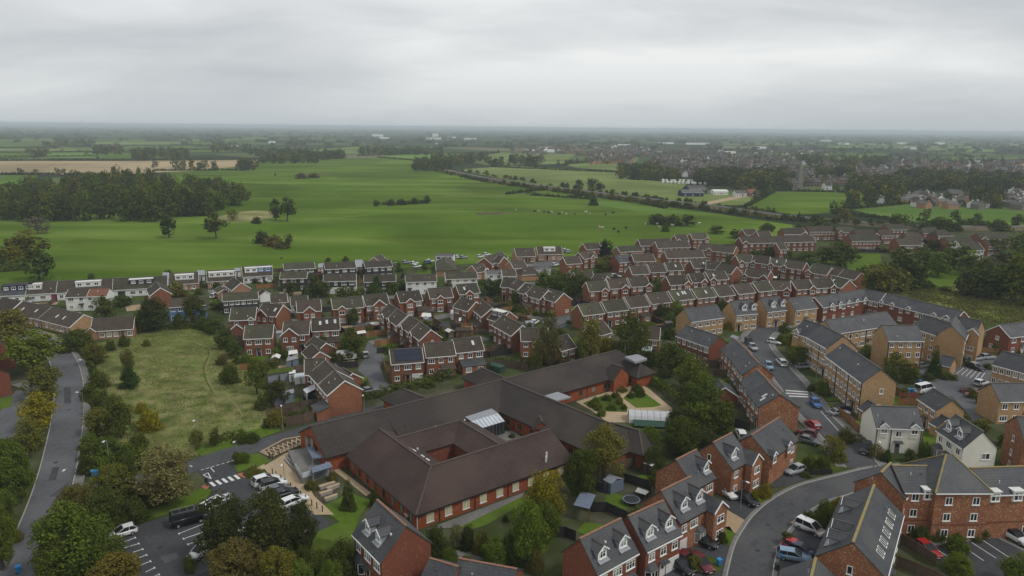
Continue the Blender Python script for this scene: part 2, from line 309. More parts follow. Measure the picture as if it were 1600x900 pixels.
def far_ground_mat():
    m = bpy.data.materials.new('far_ground'); m.use_nodes = True; t = m.node_tree; t.nodes.clear()
    out = N('ShaderNodeOutputMaterial', t); bs = N('ShaderNodeBsdfDiffuse', t); LK(bs.outputs[0], out.inputs[0], t)
    g = N('ShaderNodeNewGeometry', t); mp_ = N('ShaderNodeMapping', t); LK(g.outputs['Position'], mp_.inputs[0], t); mp_.inputs['Scale'].default_value = (0.0052, 0.0042, 0); mp_.inputs['Rotation'].default_value = (0, 0, 0.3)
    v = N('ShaderNodeTexVoronoi', t); LK(mp_.outputs[0], v.inputs['Vector'], t); v.inputs['Scale'].default_value = 1.0
    s = N('ShaderNodeSeparateColor', t); LK(v.outputs['Color'], s.inputs[0], t)
    r = N('ShaderNodeValToRGB', t); LK(s.outputs[0], r.inputs[0], t); r.color_ramp.interpolation = 'CONSTANT'
    cols = [(0, (0.038, 0.050, 0.024)), (0.34, (0.030, 0.040, 0.020)), (0.55, (0.060, 0.085, 0.030)), (0.72, (0.095, 0.125, 0.045)), (0.86, (0.042, 0.055, 0.026)), (0.95, (0.16, 0.15, 0.09))]
    r.color_ramp.elements[0].color = (*cols[0][1], 1); r.color_ramp.elements[1].position = cols[1][0]; r.color_ramp.elements[1].color = (*cols[1][1], 1)
    for p, c in cols[2:]: q = r.color_ramp.elements.new(p); q.color = (*c, 1)
    LK(r.outputs[0], bs.inputs[0], t); MATS['far_ground'] = m
far_ground_mat()

mb = MB(); mb.poly([(-40000, -400, 0), (40000, -400, 0), (40000, 45000, 0), (-40000, 45000, 0)]); structure('ground', mb, 'far_ground')

def sheet(name, pts, matn, z, t='O', lab=None):
    mb = MB(); q = [KG(t, x, y, z) for x, y in pts]
    a = sum(q[i][0] * q[(i + 1) % len(q)][1] - q[(i + 1) % len(q)][0] * q[i][1] for i in range(len(q)))
    if a < 0: q = q[::-1]
    mb.poly(q); o = structure(name, mb, matn)
    if lab: o['label'] = lab
    return o
def smooth(P, n=6):
    P = [np.array(p, float) for p in P]; Q = [2 * P[0] - P[1]] + P + [2 * P[-1] - P[-2]]; out = []
    for i in range(1, len(Q) - 2):
        for k in range(n):
            t = k / n; a, b, c, d = Q[i - 1:i + 3]
            out.append(0.5 * (2 * b + (c - a) * t + (2 * a - 5 * b + 4 * c - d) * t * t + (3 * b - a - 3 * c + d) * t ** 3))
    out.append(P[-1]); return out
def offs(C, d):
    out = []
    for i, p in enumerate(C):
        a = C[max(i - 1, 0)]; b = C[min(i + 1, len(C) - 1)]; t = (b - a)[:2]; t = t / np.linalg.norm(t)
        out.append(np.array([p[0] + t[1] * d, p[1] - t[0] * d, p[2]]))        # d>0: to the right of travel
    return out
def ribbon(name, C, d0, d1, z, matn, h=0.0):
    a = offs(C, d0); b = offs(C, d1); mb = MB()
    for i in range(len(C) - 1):
        q = [(*a[i][:2], z), (*b[i][:2], z), (*b[i + 1][:2], z), (*a[i + 1][:2], z)]
        if d1 < d0: q = q[::-1]
        if h: mb.slab(q, h)
        else: mb.poly(q)
    return structure(name, mb, matn)
def line(t, pts, n=6): return smooth([KG(t, *p) for p in pts], n)

# big fields
sheet('field', [(-70, 455), (-70, 345), (100, 310), (250, 285), (260, 270), (400, 253), (590, 246), (640, 250), (690, 268), (760, 284), (900, 304), (1000, 319), (1100, 331), (1250, 353), (1290, 364), (1200, 376), (950, 398), (700, 415), (430, 428), (100, 444)], 'pasture', 0.03)
sheet('field', [(-30, 272), (180, 273), (300, 267), (396, 258), (404, 249.5), (200, 251.5), (-30, 252)], 'stubble', 0.04)
sheet('field', [(-30, 291), (36, 291), (60, 274), (-30, 273.5)], 'pasture_bright', 0.05)
sheet('field', [(715, 265), (800, 259), (985, 270), (1000, 290), (1020, 307), (940, 302), (800, 283)], 'pasture_pale', 0.05)
sheet('field', [(820, 303), (900, 305), (1000, 322), (1090, 333), (1010, 333), (920, 318), (905, 310)], 'pasture_bright', 0.06)
sheet('field', [(985, 270), (1080, 281), (1060, 300), (1150, 303), (1190, 305), (1165, 320), (1080, 322), (1020, 307), (1000, 290)], 'pasture_pale', 0.05)
sheet('field', [(1165, 324), (1212, 299), (1330, 301), (1432, 303), (1420, 314), (1330, 326), (1300, 333), (1240, 335)], 'pasture', 0.05)
sheet('field', [(1330, 327), (1425, 318), (1640, 333), (1640, 358), (1500, 350), (1400, 345)], 'pasture_bright', 0.05)
sheet('field', [(590, 244), (690, 239), (765, 241), (700, 250), (640, 249)], 'pasture_bright', 0.06)
sheet('field', [(705, 246), (780, 238), (900, 241), (880, 256), (760, 258)], 'pasture_pale', 0.05)
sheet('field', [(440, 236), (560, 229), (590, 239), (500, 243)], 'pasture_pale', 0.06)
sheet('field', [(880, 256), (1000, 243), (985, 268), (900, 262)], 'pasture_pale', 0.06)
sheet('path', [(1080, 321), (1150, 306), (1190, 299), (1205, 299), (1165, 308), (1095, 322)], 'gravel', 0.09)
_mc = G(388, 338); mb = MB(); mr_ = [(1.0, 0.0), (.8, .9), (.55, 2.0), (.3, 2.7), (.02, 2.9)]
for (ra, za), (rb_, zb_) in zip(mr_, mr_[1:]):
    for k in range(20):
        a0, a1 = 6.2832 * k / 20, 6.2832 * (k + 1) / 20; mb.poly([(_mc[0] + 19 * r_ * math.cos(a), _mc[1] + 30 * r_ * math.sin(a), z_) for r_, z_, a in ((ra, za, a0), (ra, za, a1), (rb_, zb_, a1), (rb_, zb_, a0))])
structure('mound', mb, 'mound_grass')
sheet('pond_margin', [(462, 272.5), (495, 270.5), (520, 273), (480, 275)], 'embankment', 0.07)
sheet('bare_patch', [(742, 333), (792, 331), (796, 334.5), (748, 336)], 'embankment', 0.07)
rf = random.Random(5)
for (ya, yb) in ((213.5, 216), (217, 220), (221, 225), (226.5, 230.5), (232, 236.5), (238, 247)):
    x = -20.0
    while x < 420:
        wdt = rf.uniform(50, 150)
        if rf.random() < 0.66 and x + wdt < 440: sheet('field', [(x, ya + x * .004), (x + wdt, ya + (x + wdt) * .004 - .3), (x + wdt + rf.uniform(-9, 9), yb + x * .004 - .5), (x + rf.uniform(-9, 9), yb + x * .004)], rf.choice(['pasture', 'pasture_bright', 'pasture_pale', 'pasture']), rf.uniform(0.06, 0.14))
        x += wdt + 4
for (ya, yb) in ((224, 226.5), (228, 231.5), (233, 237), (239, 243), (245, 250), (252, 258)):
    x = 1130.0
    while x < 1650:
        wdt = rf.uniform(40, 120)
        if rf.random() < 0.6: sheet('field', [(x, ya), (x + wdt, ya + .4), (x + wdt + rf.uniform(-9, 9), yb + .4), (x + rf.uniform(-9, 9), yb)], rf.choice(['pasture', 'pasture_bright', 'pasture_pale', 'pasture_bright']), rf.uniform(0.06, 0.14))
        x += wdt + 4
# railway on its low bank
RW = line('O', [(660, 259), (690, 265.5), (760, 280), (850, 293), (930, 303), (1010, 313), (1110, 324), (1210, 338), (1300, 347), (1420, 356), (1500, 358), (1650, 358)], 5)
mb = MB(); prof = [(-9, 0.0), (-4, 1.8), (4, 1.8), (9, 0.0)]; L_ = [offs(RW, d) for d, _ in prof]
for i in range(len(RW) - 1):
    for k in range(3):
        mb.poly([(*L_[k][i][:2], prof[k][1]), (*L_[k + 1][i][:2], prof[k + 1][1]), (*L_[k + 1][i + 1][:2], prof[k + 1][1]), (*L_[k][i + 1][:2], prof[k][1])])
structure('railway_embankment', mb, 'embankment')
ribbon('railway_ballast', RW, -2.6, 2.6, 1.86, 'paving', 0.04)
for d in (-1.9, -0.5, 0.5, 1.9): ribbon('rail', RW, d - .06, d + .06, 2.0, 'metal_grey', 0.12)

# the housing estate's ground
sheet('estate_ground', [(-80, 458), (100, 445), (430, 429), (700, 416), (950, 399), (1200, 377), (1300, 362), (1600, 362), (1760, 365), (1760, 985), (-120, 985)], 'estate', 0.06)
sheet('meadow', [(130, 545), (200, 522), (290, 509), (345, 514), (380, 556), (420, 620), (440, 655), (425, 678), (310, 710), (215, 742), (135, 738), (126, 650)], 'rough_meadow', 0.10)
sheet('meadow', [(900, 400), (1150, 395), (1700, 420), (1700, 640), (1380, 625), (1200, 560), (1000, 500), (800, 420)], 'olive_meadow', 0.10, 'Me')
sheet('park_lawn', [(330, 195), (700, 185), (710, 235), (560, 300), (330, 250)], 'lawn', 0.11, 'Me')
sheet('park_lawn', [(880, 385), (960, 270), (1230, 275), (1150, 402), (1000, 402)], 'lawn', 0.11, 'Me')
ribbon('trodden_path', line('Mh', [(1100, 128), (1185, 135), (1290, 170), (1320, 215), (1290, 290), (1300, 370), (1350, 460), (1440, 500), (1500, 570), (1500, 620), (1380, 690)]), -.16, .16, 0.115, 'track')
ribbon('trodden_path', line('Mh', [(1185, 142), (1280, 176), (1305, 218), (1275, 290), (1285, 372), (1335, 464)]), -.14, .14, 0.118, 'lawn_dark')

def road(name, t, pts, wd, matn='asphalt', kerb=True, foot=(1.8, 1.8), z=0.12, n=6):
    C = line(t, pts, n); ribbon(name, C, -wd / 2, wd / 2, z, matn)
    for s, fw in ((-1, foot[0]), (1, foot[1])):
        if kerb and fw is not None:
            ribbon('kerb', C, s * wd / 2, s * (wd / 2 + .18), z + .12, 'kerb', .2)
            if fw: ribbon('pavement', C, s * (wd / 2 + .18), s * (wd / 2 + .18 + fw), z + .11, 'paving', .15)
    return C
road('road', 'O', [(15, 930), (38, 880), (57, 835), (74, 790), (88, 745), (98, 700), (106, 650), (108, 605), (101, 570), (84, 545), (55, 530), (20, 520), (-60, 512)], 5.6, 'asphalt_old', foot=(0, 1.5))
road('access_road', 'O', [(92, 765), (150, 765), (230, 750), (300, 730), (345, 714), (400, 698), (470, 677), (560, 650), (640, 630)], 5.2, 'asphalt', kerb=False, z=0.126)
ST = road('street', 'O', [(1262, 498), (1235, 503), (1205, 511), (1186, 525), (1184, 540), (1195, 556), (1212, 573), (1232, 596), (1246, 614), (1266, 641), (1293, 668), (1320, 696), (1350, 733)], 6.2, 'asphalt', foot=(1.6, 1.6))
BN = road('street', 'O', [(1425, 738), (1375, 744), (1335, 754), (1300, 763), (1267, 773), (1233, 792), (1208, 814), (1193, 835), (1180, 861), (1172, 897), (1166, 935)], 5.6, 'asphalt', foot=(0.5, 0.5), z=0.128)
# care home car park
CP = [(308, 735), (370, 717), (372, 748), (404, 741), (520, 818), (475, 850), (440, 930), (170, 930), (186, 827), (260, 808), (318, 785), (333, 770), (328, 758)]
sheet('car_park', CP, 'asphalt_dark', 0.135)
def mark(t, a, b, wd=0.14, z=0.147, name='road_marking', m='marking'):
    A = KG(t, *a, z); B = KG(t, *b, z); d = (B - A)[:2]; d /= np.linalg.norm(d); s = np.array([d[1], -d[0]]) * wd / 2
    mb = MB(); mb.poly([(*(A[:2] - s), z), (*(A[:2] + s), z), (*(B[:2] + s), z), (*(B[:2] - s), z)][::1]); return structure(name, mb, m)
for a, b in (((770, 590), (845, 560)), ((775, 625), (868, 597)), ((830, 652), (892, 632)), ((840, 695), (916, 668)), ((870, 735), (941, 707)), ((910, 775), (966, 748)), ((940, 812), (995, 790)),
             ((745, 548), (820, 525)), ((1118, 535), (1300, 463)), ((1147, 567), (1270, 525)), ((1175, 602), (1260, 572)), ((1205, 640), (1265, 618)), ((1070, 470), (1080, 470))):
    mark('Mk', a, b)
    mark('Mk', (b[0] - 4, b[1] - 5) if a[0] < 1000 else (a[0] - 4, a[1] - 5), (b[0] + 4, b[1] + 5) if a[0] < 1000 else (a[0] + 4, a[1] + 5), 0.14, 0.149)
for k in range(6): mark('Mk', (1320 + k * 38, 228 - k * 11), (1338 + k * 38, 222 - k * 11), 1.9)
mark('Mk', (1270, 168), (1300, 155), .16); mark('Mk', (1300, 155), (1320, 192), .16, .149); mark('Mk', (1320, 192), (1270, 168), .16, .151)
for k in range(7): mark('Mk', (1255 + k * 32, 138 - k * 9.5), (1275 + k * 32, 132 - k * 9.5), .18)
mark('Mk', (1315, 122), (1340, 150), .14)
for a in ((380, 225), (385, 252), (410, 280), (425, 300)): mark('Ml', a, (a[0] + 40, a[1] - 12), .14)
# zebra crossing on the street
for k in range(5): mark('Mf', (1310, 440 + k * 8.6), (1452, 450 + k * 7.6), 0.62 if k % 2 == 0 else 0.05, 0.14)
mark('Mf', (1325, 508), (1360, 509), .5, .14)
mark('Mg', (330, 570), (440, 690), .12, .14)
sheet('plaza', [(300, 545), (400, 490), (480, 440), (560, 420), (640, 650), (700, 770), (860, 920), (700, 920), (560, 765), (420, 650), (340, 590)], 'paving_beige', 0.16, 'K7')
sheet('plaza', [(130, 612), (160, 632), (345, 548), (310, 525)], 'paving_beige', 0.155, 'K7')
sheet('tactile_paving', [(100, 605), (150, 632), (185, 612), (140, 590)], 'tactile', 0.165, 'K7')
sheet('tactile_paving', [(1255, 240), (1290, 258), (1310, 240), (1280, 226)], 'tactile', 0.155, 'Mk')
sheet('plaza', [(850, 570), (900, 560), (1150, 750), (1110, 775)], 'paving_beige', 0.155, 'K7')
sheet('lawn', [(75, 525), (150, 452), (285, 447), (365, 508), (110, 592)], 'lawn', 0.17, 'K7')
sheet('planting_bed', [(165, 612), (300, 572), (362, 600), (200, 660)], 'lawn_dark', 0.172, 'K7')
sheet('lawn', [(735, 545), (925, 462), (800, 380), (870, 330), (1000, 285), (1120, 330), (1050, 420), (1000, 560), (960, 600)], 'lawn', 0.15, 'Ml')
sheet('lawn', [(470, 520), (735, 545), (960, 600), (900, 860), (600, 830)], 'lawn_dark', 0.146, 'Ml')
sheet('planting_bed', [(690, 765), (860, 660), (905, 700), (780, 830)], 'soil', 0.158, 'K7')
sheet('lawn', [(470, 495), (860, 305), (905, 330), (640, 480), (560, 505)], 'lawn', 0.15, 'Mm')
sheet('path', [(262, 508), (880, 275), (862, 306), (470, 495)], 'paving', 0.145, 'Mm')
sheet('lawn', [(740, 470), (1270, 245), (1325, 262), (1285, 322), (1140, 387), (745, 498)], 'lawn', 0.15, 'Mk')
sheet('lawn', [(0, 800), (110, 770), (470, 660), (560, 690), (440, 735), (60, 850)], 'lawn', 0.115, 'Mi')
sheet('garden_path', [(0, 510), (130, 470), (385, 395), (450, 425), (610, 560), (570, 610), (440, 600), (330, 640), (200, 640), (90, 560)], 'paving_beige', 0.15, 'Mf')
sheet('planting_bed', [(40, 520), (170, 470), (230, 470), (310, 530), (320, 575), (130, 570)], 'lawn_dark', 0.16, 'Mf')
sheet('lawn', [(295, 490), (330, 452), (430, 455), (535, 532), (480, 545), (375, 548)], 'lawn', 0.165, 'Mf')
sheet('garden_path', [(890, 600), (1100, 560), (1300, 690), (1300, 750), (1160, 750), (1050, 690)], 'paving', 0.15, 'K8')
sheet('garden_path', [(1055, 650), (1110, 625), (1240, 700), (1160, 735)], 'tactile', 0.158, 'K8')
sheet('courtyard', [(430, 740), (610, 680), (770, 750), (560, 820)], 'lawn_dark', 0.15, 'K8')
# estate streets, drives, courts
sheet('cul_de_sac', [(830, 85), (890, 110), (1000, 230), (950, 330), (990, 450), (1060, 545), (900, 590), (830, 440), (730, 360), (760, 300), (800, 250), (790, 180)], 'asphalt_old', 0.12, 'L4')
sheet('drive', [(830, 80), (1040, 40), (1070, 75), (870, 110)], 'paving', 0.13, 'L4')
sheet('lawn', [(900, 150), (1000, 100), (1130, 110), (1140, 140), (960, 215)], 'lawn', 0.125, 'L4')
sheet('lawn', [(690, 450), (740, 415), (820, 420), (810, 480), (700, 470)], 'lawn', 0.13, 'L4')
sheet('lawn', [(1110, 470), (1250, 440), (1420, 430), (1440, 470), (1240, 510)], 'lawn', 0.12, 'L4')
sheet('drive', [(1280, 520), (1350, 490), (1500, 500), (1480, 540), (1300, 560)], 'asphalt_old', 0.12, 'L1')
sheet('lawn', [(270, 840), (500, 815), (600, 830), (560, 880), (250, 898)], 'lawn', 0.12, 'L1')
sheet('cul_de_sac', [(330, 545), (530, 545), (800, 545), (810, 640), (700, 720), (590, 735), (520, 600), (340, 600)], 'asphalt_old', 0.12, 'L3')
sheet('drive', [(320, 560), (420, 520), (520, 540), (510, 575), (390, 580)], 'gravel', 0.13, 'L3')
sheet('cul_de_sac', [(450, 60), (700, 35), (720, 70), (600, 110), (440, 100)], 'asphalt_old', 0.12, 'L3')
sheet('lawn', [(520, 440), (860, 390), (920, 415), (560, 480)], 'lawn', 0.12, 'L2')
sheet('car_court', [(880, 350), (980, 290), (1080, 330), (1240, 220), (1600, 230), (1600, 300), (1400, 300), (1390, 400), (1460, 610), (1300, 660), (1230, 560), (1150, 480), (950, 430)], 'asphalt_old', 0.125, 'Mg')
for k in range(6): mark('Mg', (1225 + k * 26, 300 + k * 6), (1180 + k * 28, 335 + k * 9), .12, .135)
sheet('car_park', [(1000, 612), (1430, 555), (1640, 650), (1640, 860), (1250, 860), (1060, 690)], 'asphalt_dark', 0.13, 'Mo')
for a, b in (((1040, 625), (1140, 688)), ((1120, 610), (1255, 700)), ((1197, 600), (1350, 705)), ((1273, 590), (1425, 688)), ((1345, 578), (1505, 682))): mark('Mo', a, b, .12, .142)
sheet('path', [(1000, 600), (1000, 555), (970, 520), (985, 515), (1040, 570), (1430, 540), (1620, 640), (1620, 655), (1430, 560), (1010, 614)], 'paving', 0.14, 'Mo')
sheet('lawn', [(1010, 545), (1060, 550), (1240, 545), (1180, 575), (1060, 590)], 'lawn', 0.145, 'Mo')
sheet('drive', [(520, 840), (560, 780), (640, 640), (720, 560), (880, 590), (975, 622), (962, 660), (890, 840)], 'asphalt_dark', 0.125, 'Mn')
sheet('lawn', [(640, 650), (740, 655), (880, 690), (920, 740), (870, 790), (780, 700)], 'lawn_dark', 0.14, 'Mn')
sheet('lawn', [(790, 505), (960, 490), (1005, 560), (975, 612), (860, 582)], 'lawn', 0.14, 'Mn')
sheet('gravel_bed', [(820, 465), (950, 388), (1075, 462), (1020, 545), (930, 500)], 'gravel', 0.14, 'Mn')
sheet('drive', [(870, 370), (1000, 285), (1110, 350), (1185, 395), (1070, 455), (950, 385)], 'asphalt_dark', 0.135, 'Mn')
sheet('lawn', [(1090, 335), (1225, 275), (1250, 300), (1180, 355)], 'lawn', 0.142, 'Mn')
sheet('drive', [(1060, 240), (1320, 140), (1500, 170), (1310, 240), (1180, 250)], 'asphalt_dark', 0.135, 'Mn')
sheet('lawn', [(1330, 100), (1480, 40), (1620, 40), (1680, 130), (1540, 160), (1400, 130)], 'lawn_dark', 0.15, 'Mn')
sheet('drive', [(50, 640), (180, 490), (340, 560), (300, 660), (200, 780), (-10, 740)], 'asphalt_dark', 0.135, 'Mo')
sheet('path', [(30, 620), (110, 580), (290, 640), (280, 660), (120, 640)], 'paving', 0.142, 'Mo')
sheet('gravel_bed', [(140, 465), (180, 440), (220, 470), (190, 497)], 'gravel', 0.145, 'Mo')
sheet('lawn', [(185, 430), (420, 320), (420, 350), (330, 480), (230, 470)], 'lawn_dark', 0.145, 'Mo')
sheet('lawn', [(500, 640), (590, 620), (640, 700), (560, 700)], 'lawn', 0.13, 'Mg')
sheet('lawn', [(960, 700), (1040, 690), (1060, 760), (980, 790)], 'lawn', 0.13, 'Mg')
for k in range(4): sheet('lawn', [(330 + k * 22, 445 + k * 36), (400 + k * 30, 445 + k * 36), (425 + k * 34, 470 + k * 37), (345 + k * 22, 470 + k * 37)], 'lawn', 0.24, 'Mg')
for k in range(4): mark('Mg', (325 + k * 12, 476 + k * 40), (420 + k * 28, 478 + k * 40), .5, .25, 'garden_path', 'paving')
sheet('lawn', [(180, 300), (240, 280), (300, 300), (370, 330), (300, 400), (260, 410), (185, 370)], 'lawn', 0.13, 'Mn')
sheet('lawn', [(320, 190), (440, 160), (480, 200), (400, 240)], 'lawn', 0.13, 'Mn')
sheet('lawn', [(0, 520), (60, 460), (180, 480), (100, 560)], 'lawn', 0.13, 'Mn')
sheet('lawn', [(700, 660), (900, 640), (1000, 540), (1100, 560), (900, 760), (740, 760)], 'lawn_dark', 0.13, 'Mm')
sheet('path', [(440, 640), (640, 630), (620, 700), (480, 700)], 'paving', 0.14, 'Mm')
sheet('drive', [(0, 570), (100, 440), (195, 430), (190, 550), (120, 560), (0, 610)], 'asphalt_old', 0.12, 'Mh')
sheet('drive', [(-80, 690), (0, 590), (140, 560), (165, 620), (140, 720), (-80, 760)], 'asphalt_old', 0.125, 'Mh')
sheet('drive', [(-100, 1000), (-100, 200), (30, 200), (50, 300), (20, 480), (-60, 700)], 'tile_red', 0.12, 'Mk')
sheet('lawn', [(0, 490), (80, 480), (70, 540), (0, 560)], 'lawn', 0.13, 'Mh')
sheet('lawn', [(660, 340), (840, 320), (860, 360), (680, 390)], 'lawn', 0.13, 'Mf')

# worn tracks over the pasture, patches and covers in the roads
ribbon('trodden_path', line('O', [(250, 353), (330, 350), (430, 346), (520, 341), (600, 333), (680, 327), (760, 326)]), -.6, .6, 0.045, 'pasture_pale')
ribbon('trodden_path', line('O', [(430, 284), (520, 279), (600, 283), (700, 300), (790, 312)]), -.5, .5, 0.045, 'pasture_pale')
ribbon('trodden_path', line('O', [(0, 358), (140, 357), (250, 353)]), -.5, .5, 0.045, 'pasture_bright')
field_mat('pasture_damp', (0.060, 0.108, 0.010), (0.088, 0.140, 0.015), (0.105, 0.155, 0.024), 0.014)
for q in ([(520, 300), (640, 296), (700, 306), (620, 312), (540, 310)], [(640, 322), (830, 318), (900, 324), (760, 330)], [(120, 372), (260, 380), (200, 392), (90, 388)], [(560, 372), (720, 362), (820, 372), (680, 384)], [(330, 283), (430, 288), (520, 300), (420, 306), (340, 300)]): sheet('damp_grass', q, 'pasture_damp', 0.04)
for t, q in (('Mn', [(1085, 600), (1120, 570), (1150, 590), (1115, 625)]), ('Mn', [(1240, 430), (1290, 400), (1310, 412), (1262, 445)]), ('Mf', [(1330, 330), (1370, 325), (1400, 350), (1355, 356)]), ('Mf', [(1420, 600), (1450, 596), (1470, 618), (1440, 622)]), ('Mk', [(330, 120), (370, 118), (350, 200), (300, 205)]), ('Mh', [(400, 420), (440, 420), (445, 520), (402, 520)]), ('Mk', [(900, 560), (1000, 540), (1030, 570), (930, 600)]), ('Mk', [(1000, 680), (1100, 650), (1120, 690), (1030, 720)])): sheet('road_patch', q, 'asphalt_dark' if t != 'Mk' or q[0][1] < 300 else 'asphalt', 0.138, t)
for t, x, y in (('Mn', 1135, 640), ('Mn', 1200, 480), ('Mn', 1350, 350), ('Mf', 1300, 360), ('Mf', 1400, 540), ('Mh', 430, 560), ('Mk', 350, 90), ('Mk', 1000, 620), ('Mf', 1240, 230)):
    p = KG(t, x, y, .143); structure('drain_cover', MB().cone((p[0], p[1], .12), (p[0], p[1], .144), .38, .38, 10), 'cladding_dark')

# ------------------------------------------------------------------ house builder
def win_mesh(w_, h, lights=2, fr='white_paint', panes=True, bars=False):
    def mk():
        mb = MB(); t = 0.10; x0, x1, z0, z1 = -w_ / 2, w_ / 2, -h / 2, h / 2
        mb.box(x0, x1, -.07, .02, z1 - t, z1); mb.box(x0, x1, -.07, .02, z0, z0 + t)
        mb.box(x0, x0 + t, -.07, .02, z0 + t, z1 - t); mb.box(x1 - t, x1, -.07, .02, z0 + t, z1 - t)
        for k in range(1, lights):
            c = x0 + w_ * k / lights; mb.box(c - .045, c + .045, -.068, .02, z0 + t, z1 - t)
        if bars: mb.box(x0 + t, x1 - t, -.05, .02, z0 + h * .62 - .025, z0 + h * .62 + .025)
        mb.box(x0 - .08, x1 + .08, -.13, .02, z0 - .10, z0 - .002)
        if panes: mb.poly([(x0 + t, -.02, z0 + t), (x1 - t, -.02, z0 + t), (x1 - t, -.02, z1 - t), (x0 + t, -.02, z1 - t)], 1)
        return mb.mesh('window', [fr, 'glass'])
    return cached(('win', w_, h, lights, fr, panes, bars), mk)
def pane_mesh(w_, h):
    return cached(('pane', round(w_, 3), h), lambda: MB().box(-w_ / 2, w_ / 2, -.025, -.01, -h / 2, h / 2).mesh('pane', ['glass']))
def add_window(root, x, y, z, rz, w_=1.2, h=1.15, lights=2, near=False, fr='white_paint', bars=False):
    o = ob('window', win_mesh(w_, h, lights, fr, not near, bars), root, (x, y, z), rz)
    if near:
        iw = (w_ - .2 - .09 * (lights - 1)) / lights; me = pane_mesh(iw, round(h - .2, 3))
        for k in range(lights): ob('pane', me, o, (-w_ / 2 + .1 + iw / 2 + k * (iw + .09), 0, 0))
    return o
def door_mesh(w_, h, garage=False):
    def mk():
        mb = MB(); mb.box(-w_ / 2 - .08, -w_ / 2, -.07, .02, 0, h + .08, 1); mb.box(w_ / 2, w_ / 2 + .08, -.07, .02, 0, h + .08, 1); mb.box(-w_ / 2, w_ / 2, -.07, .02, h, h + .08, 1)
        n = 5 if garage else 2
        for k in range(n): mb.box(-w_ / 2 + .02, w_ / 2 - .02, -.045, .02, .02 + k * h / n, (k + 1) * h / n - .03, 0)
        if not garage: mb.box(-w_ * .25, w_ * .25, -.05, -.04, h * .58, h * .9, 2)
        return mb.mesh('door', ['door', 'white_paint', 'glass'])
    return cached(('door', w_, h, garage), mk)
DOORC = [(0.03, 0.04, 0.1), (0.7, 0.7, 0.68), (0.12, 0.02, 0.02), (0.02, 0.02, 0.022), (0.05, 0.02, 0.015), (0.6, 0.6, 0.58)]
STY = dict(red=('brick', 'tile_brown', 'white_paint', 'ridge_grey'), redn=('brick', 'tile_brown', None, 'ridge_grey'), slate=('brick_mottled', 'slate', None, 'ridge_terracotta'), slated=('brick_dark', 'slate', None, 'ridge_grey'),
           slatew=('brick_dark', 'slate', 'white_paint', 'ridge_grey'), tan=('brick_tan', 'slate', None, 'ridge_grey'), cream=('render_cream', 'slate', None, 'ridge_grey'), white=('render_white', 'tile_brown', 'white_paint', 'ridge_grey'),
           pale=('brick_pale', 'tile_brown', 'white_paint', 'ridge_grey'), blue=('cladding_blue', 'tile_brown', None, 'ridge_grey'), dark=('cladding_dark', 'tile_brown', 'white_paint', 'ridge_grey'), grey=('render_white', 'tile_grey', None, 'ridge_grey'),
           front=('brick_dark', 'slate', None, 'ridge_terracotta'), ochre=('brick_mottled', 'slate', None, 'ridge_ochre'), orange=('brick', 'tile_brown', None, 'ridge_grey'), navy=('cladding_navy', 'slate', None, 'ridge_grey'))
HOUSES = []
def roof_slabs(mb, L, w_, he, hr, h1, h2, t=.17):
    """gable or hipped roof; h1/h2: how far the ridge stops short of the left/right eave"""
    a, b = -L / 2, L / 2; ra, rb = a + h1, b - h2; y = w_ / 2
    mb.slab([(a, -y, he), (b, -y, he), (rb, 0, hr), (ra, 0, hr)], t); mb.slab([(b, y, he), (a, y, he), (ra, 0, hr), (rb, 0, hr)], t)
    if h1: mb.slab([(a, y, he), (a, -y, he), (ra, 0, hr)], t)
    if h2: mb.slab([(b, -y, he), (b, y, he), (rb, 0, hr)], t)
def barge(mb, x, y0, y1, he, hr, s, th=.08, dp=.21):
    for ya, yb in ((y0, 0), (y1, 0)):
        a, b = (x, ya, he - .10), (x, yb, hr - .10)
        mb.poly([(x + s * th, ya, he - .02 - dp), (x + s * th, yb, hr - .02 - dp), (x + s * th, yb, hr + .03), (x + s * th, ya, he + .03)][::1 if (s > 0) == (ya < yb) else -1])
        mb.poly([(x, ya, he + .03), (x, yb, hr + .03), (x + s * th, yb, hr + .03), (x + s * th, ya, he + .03)])
        mb.poly([(x, ya, he - dp), (x, yb, hr - dp), (x + s * th, yb, hr - .02 - dp), (x + s * th, ya, he - .02 - dp)])
        mb.poly([(x, ya, he - dp), (x, ya, he + .03), (x + s * th, ya, he + .03), (x + s * th, ya, he - .02 - dp)])
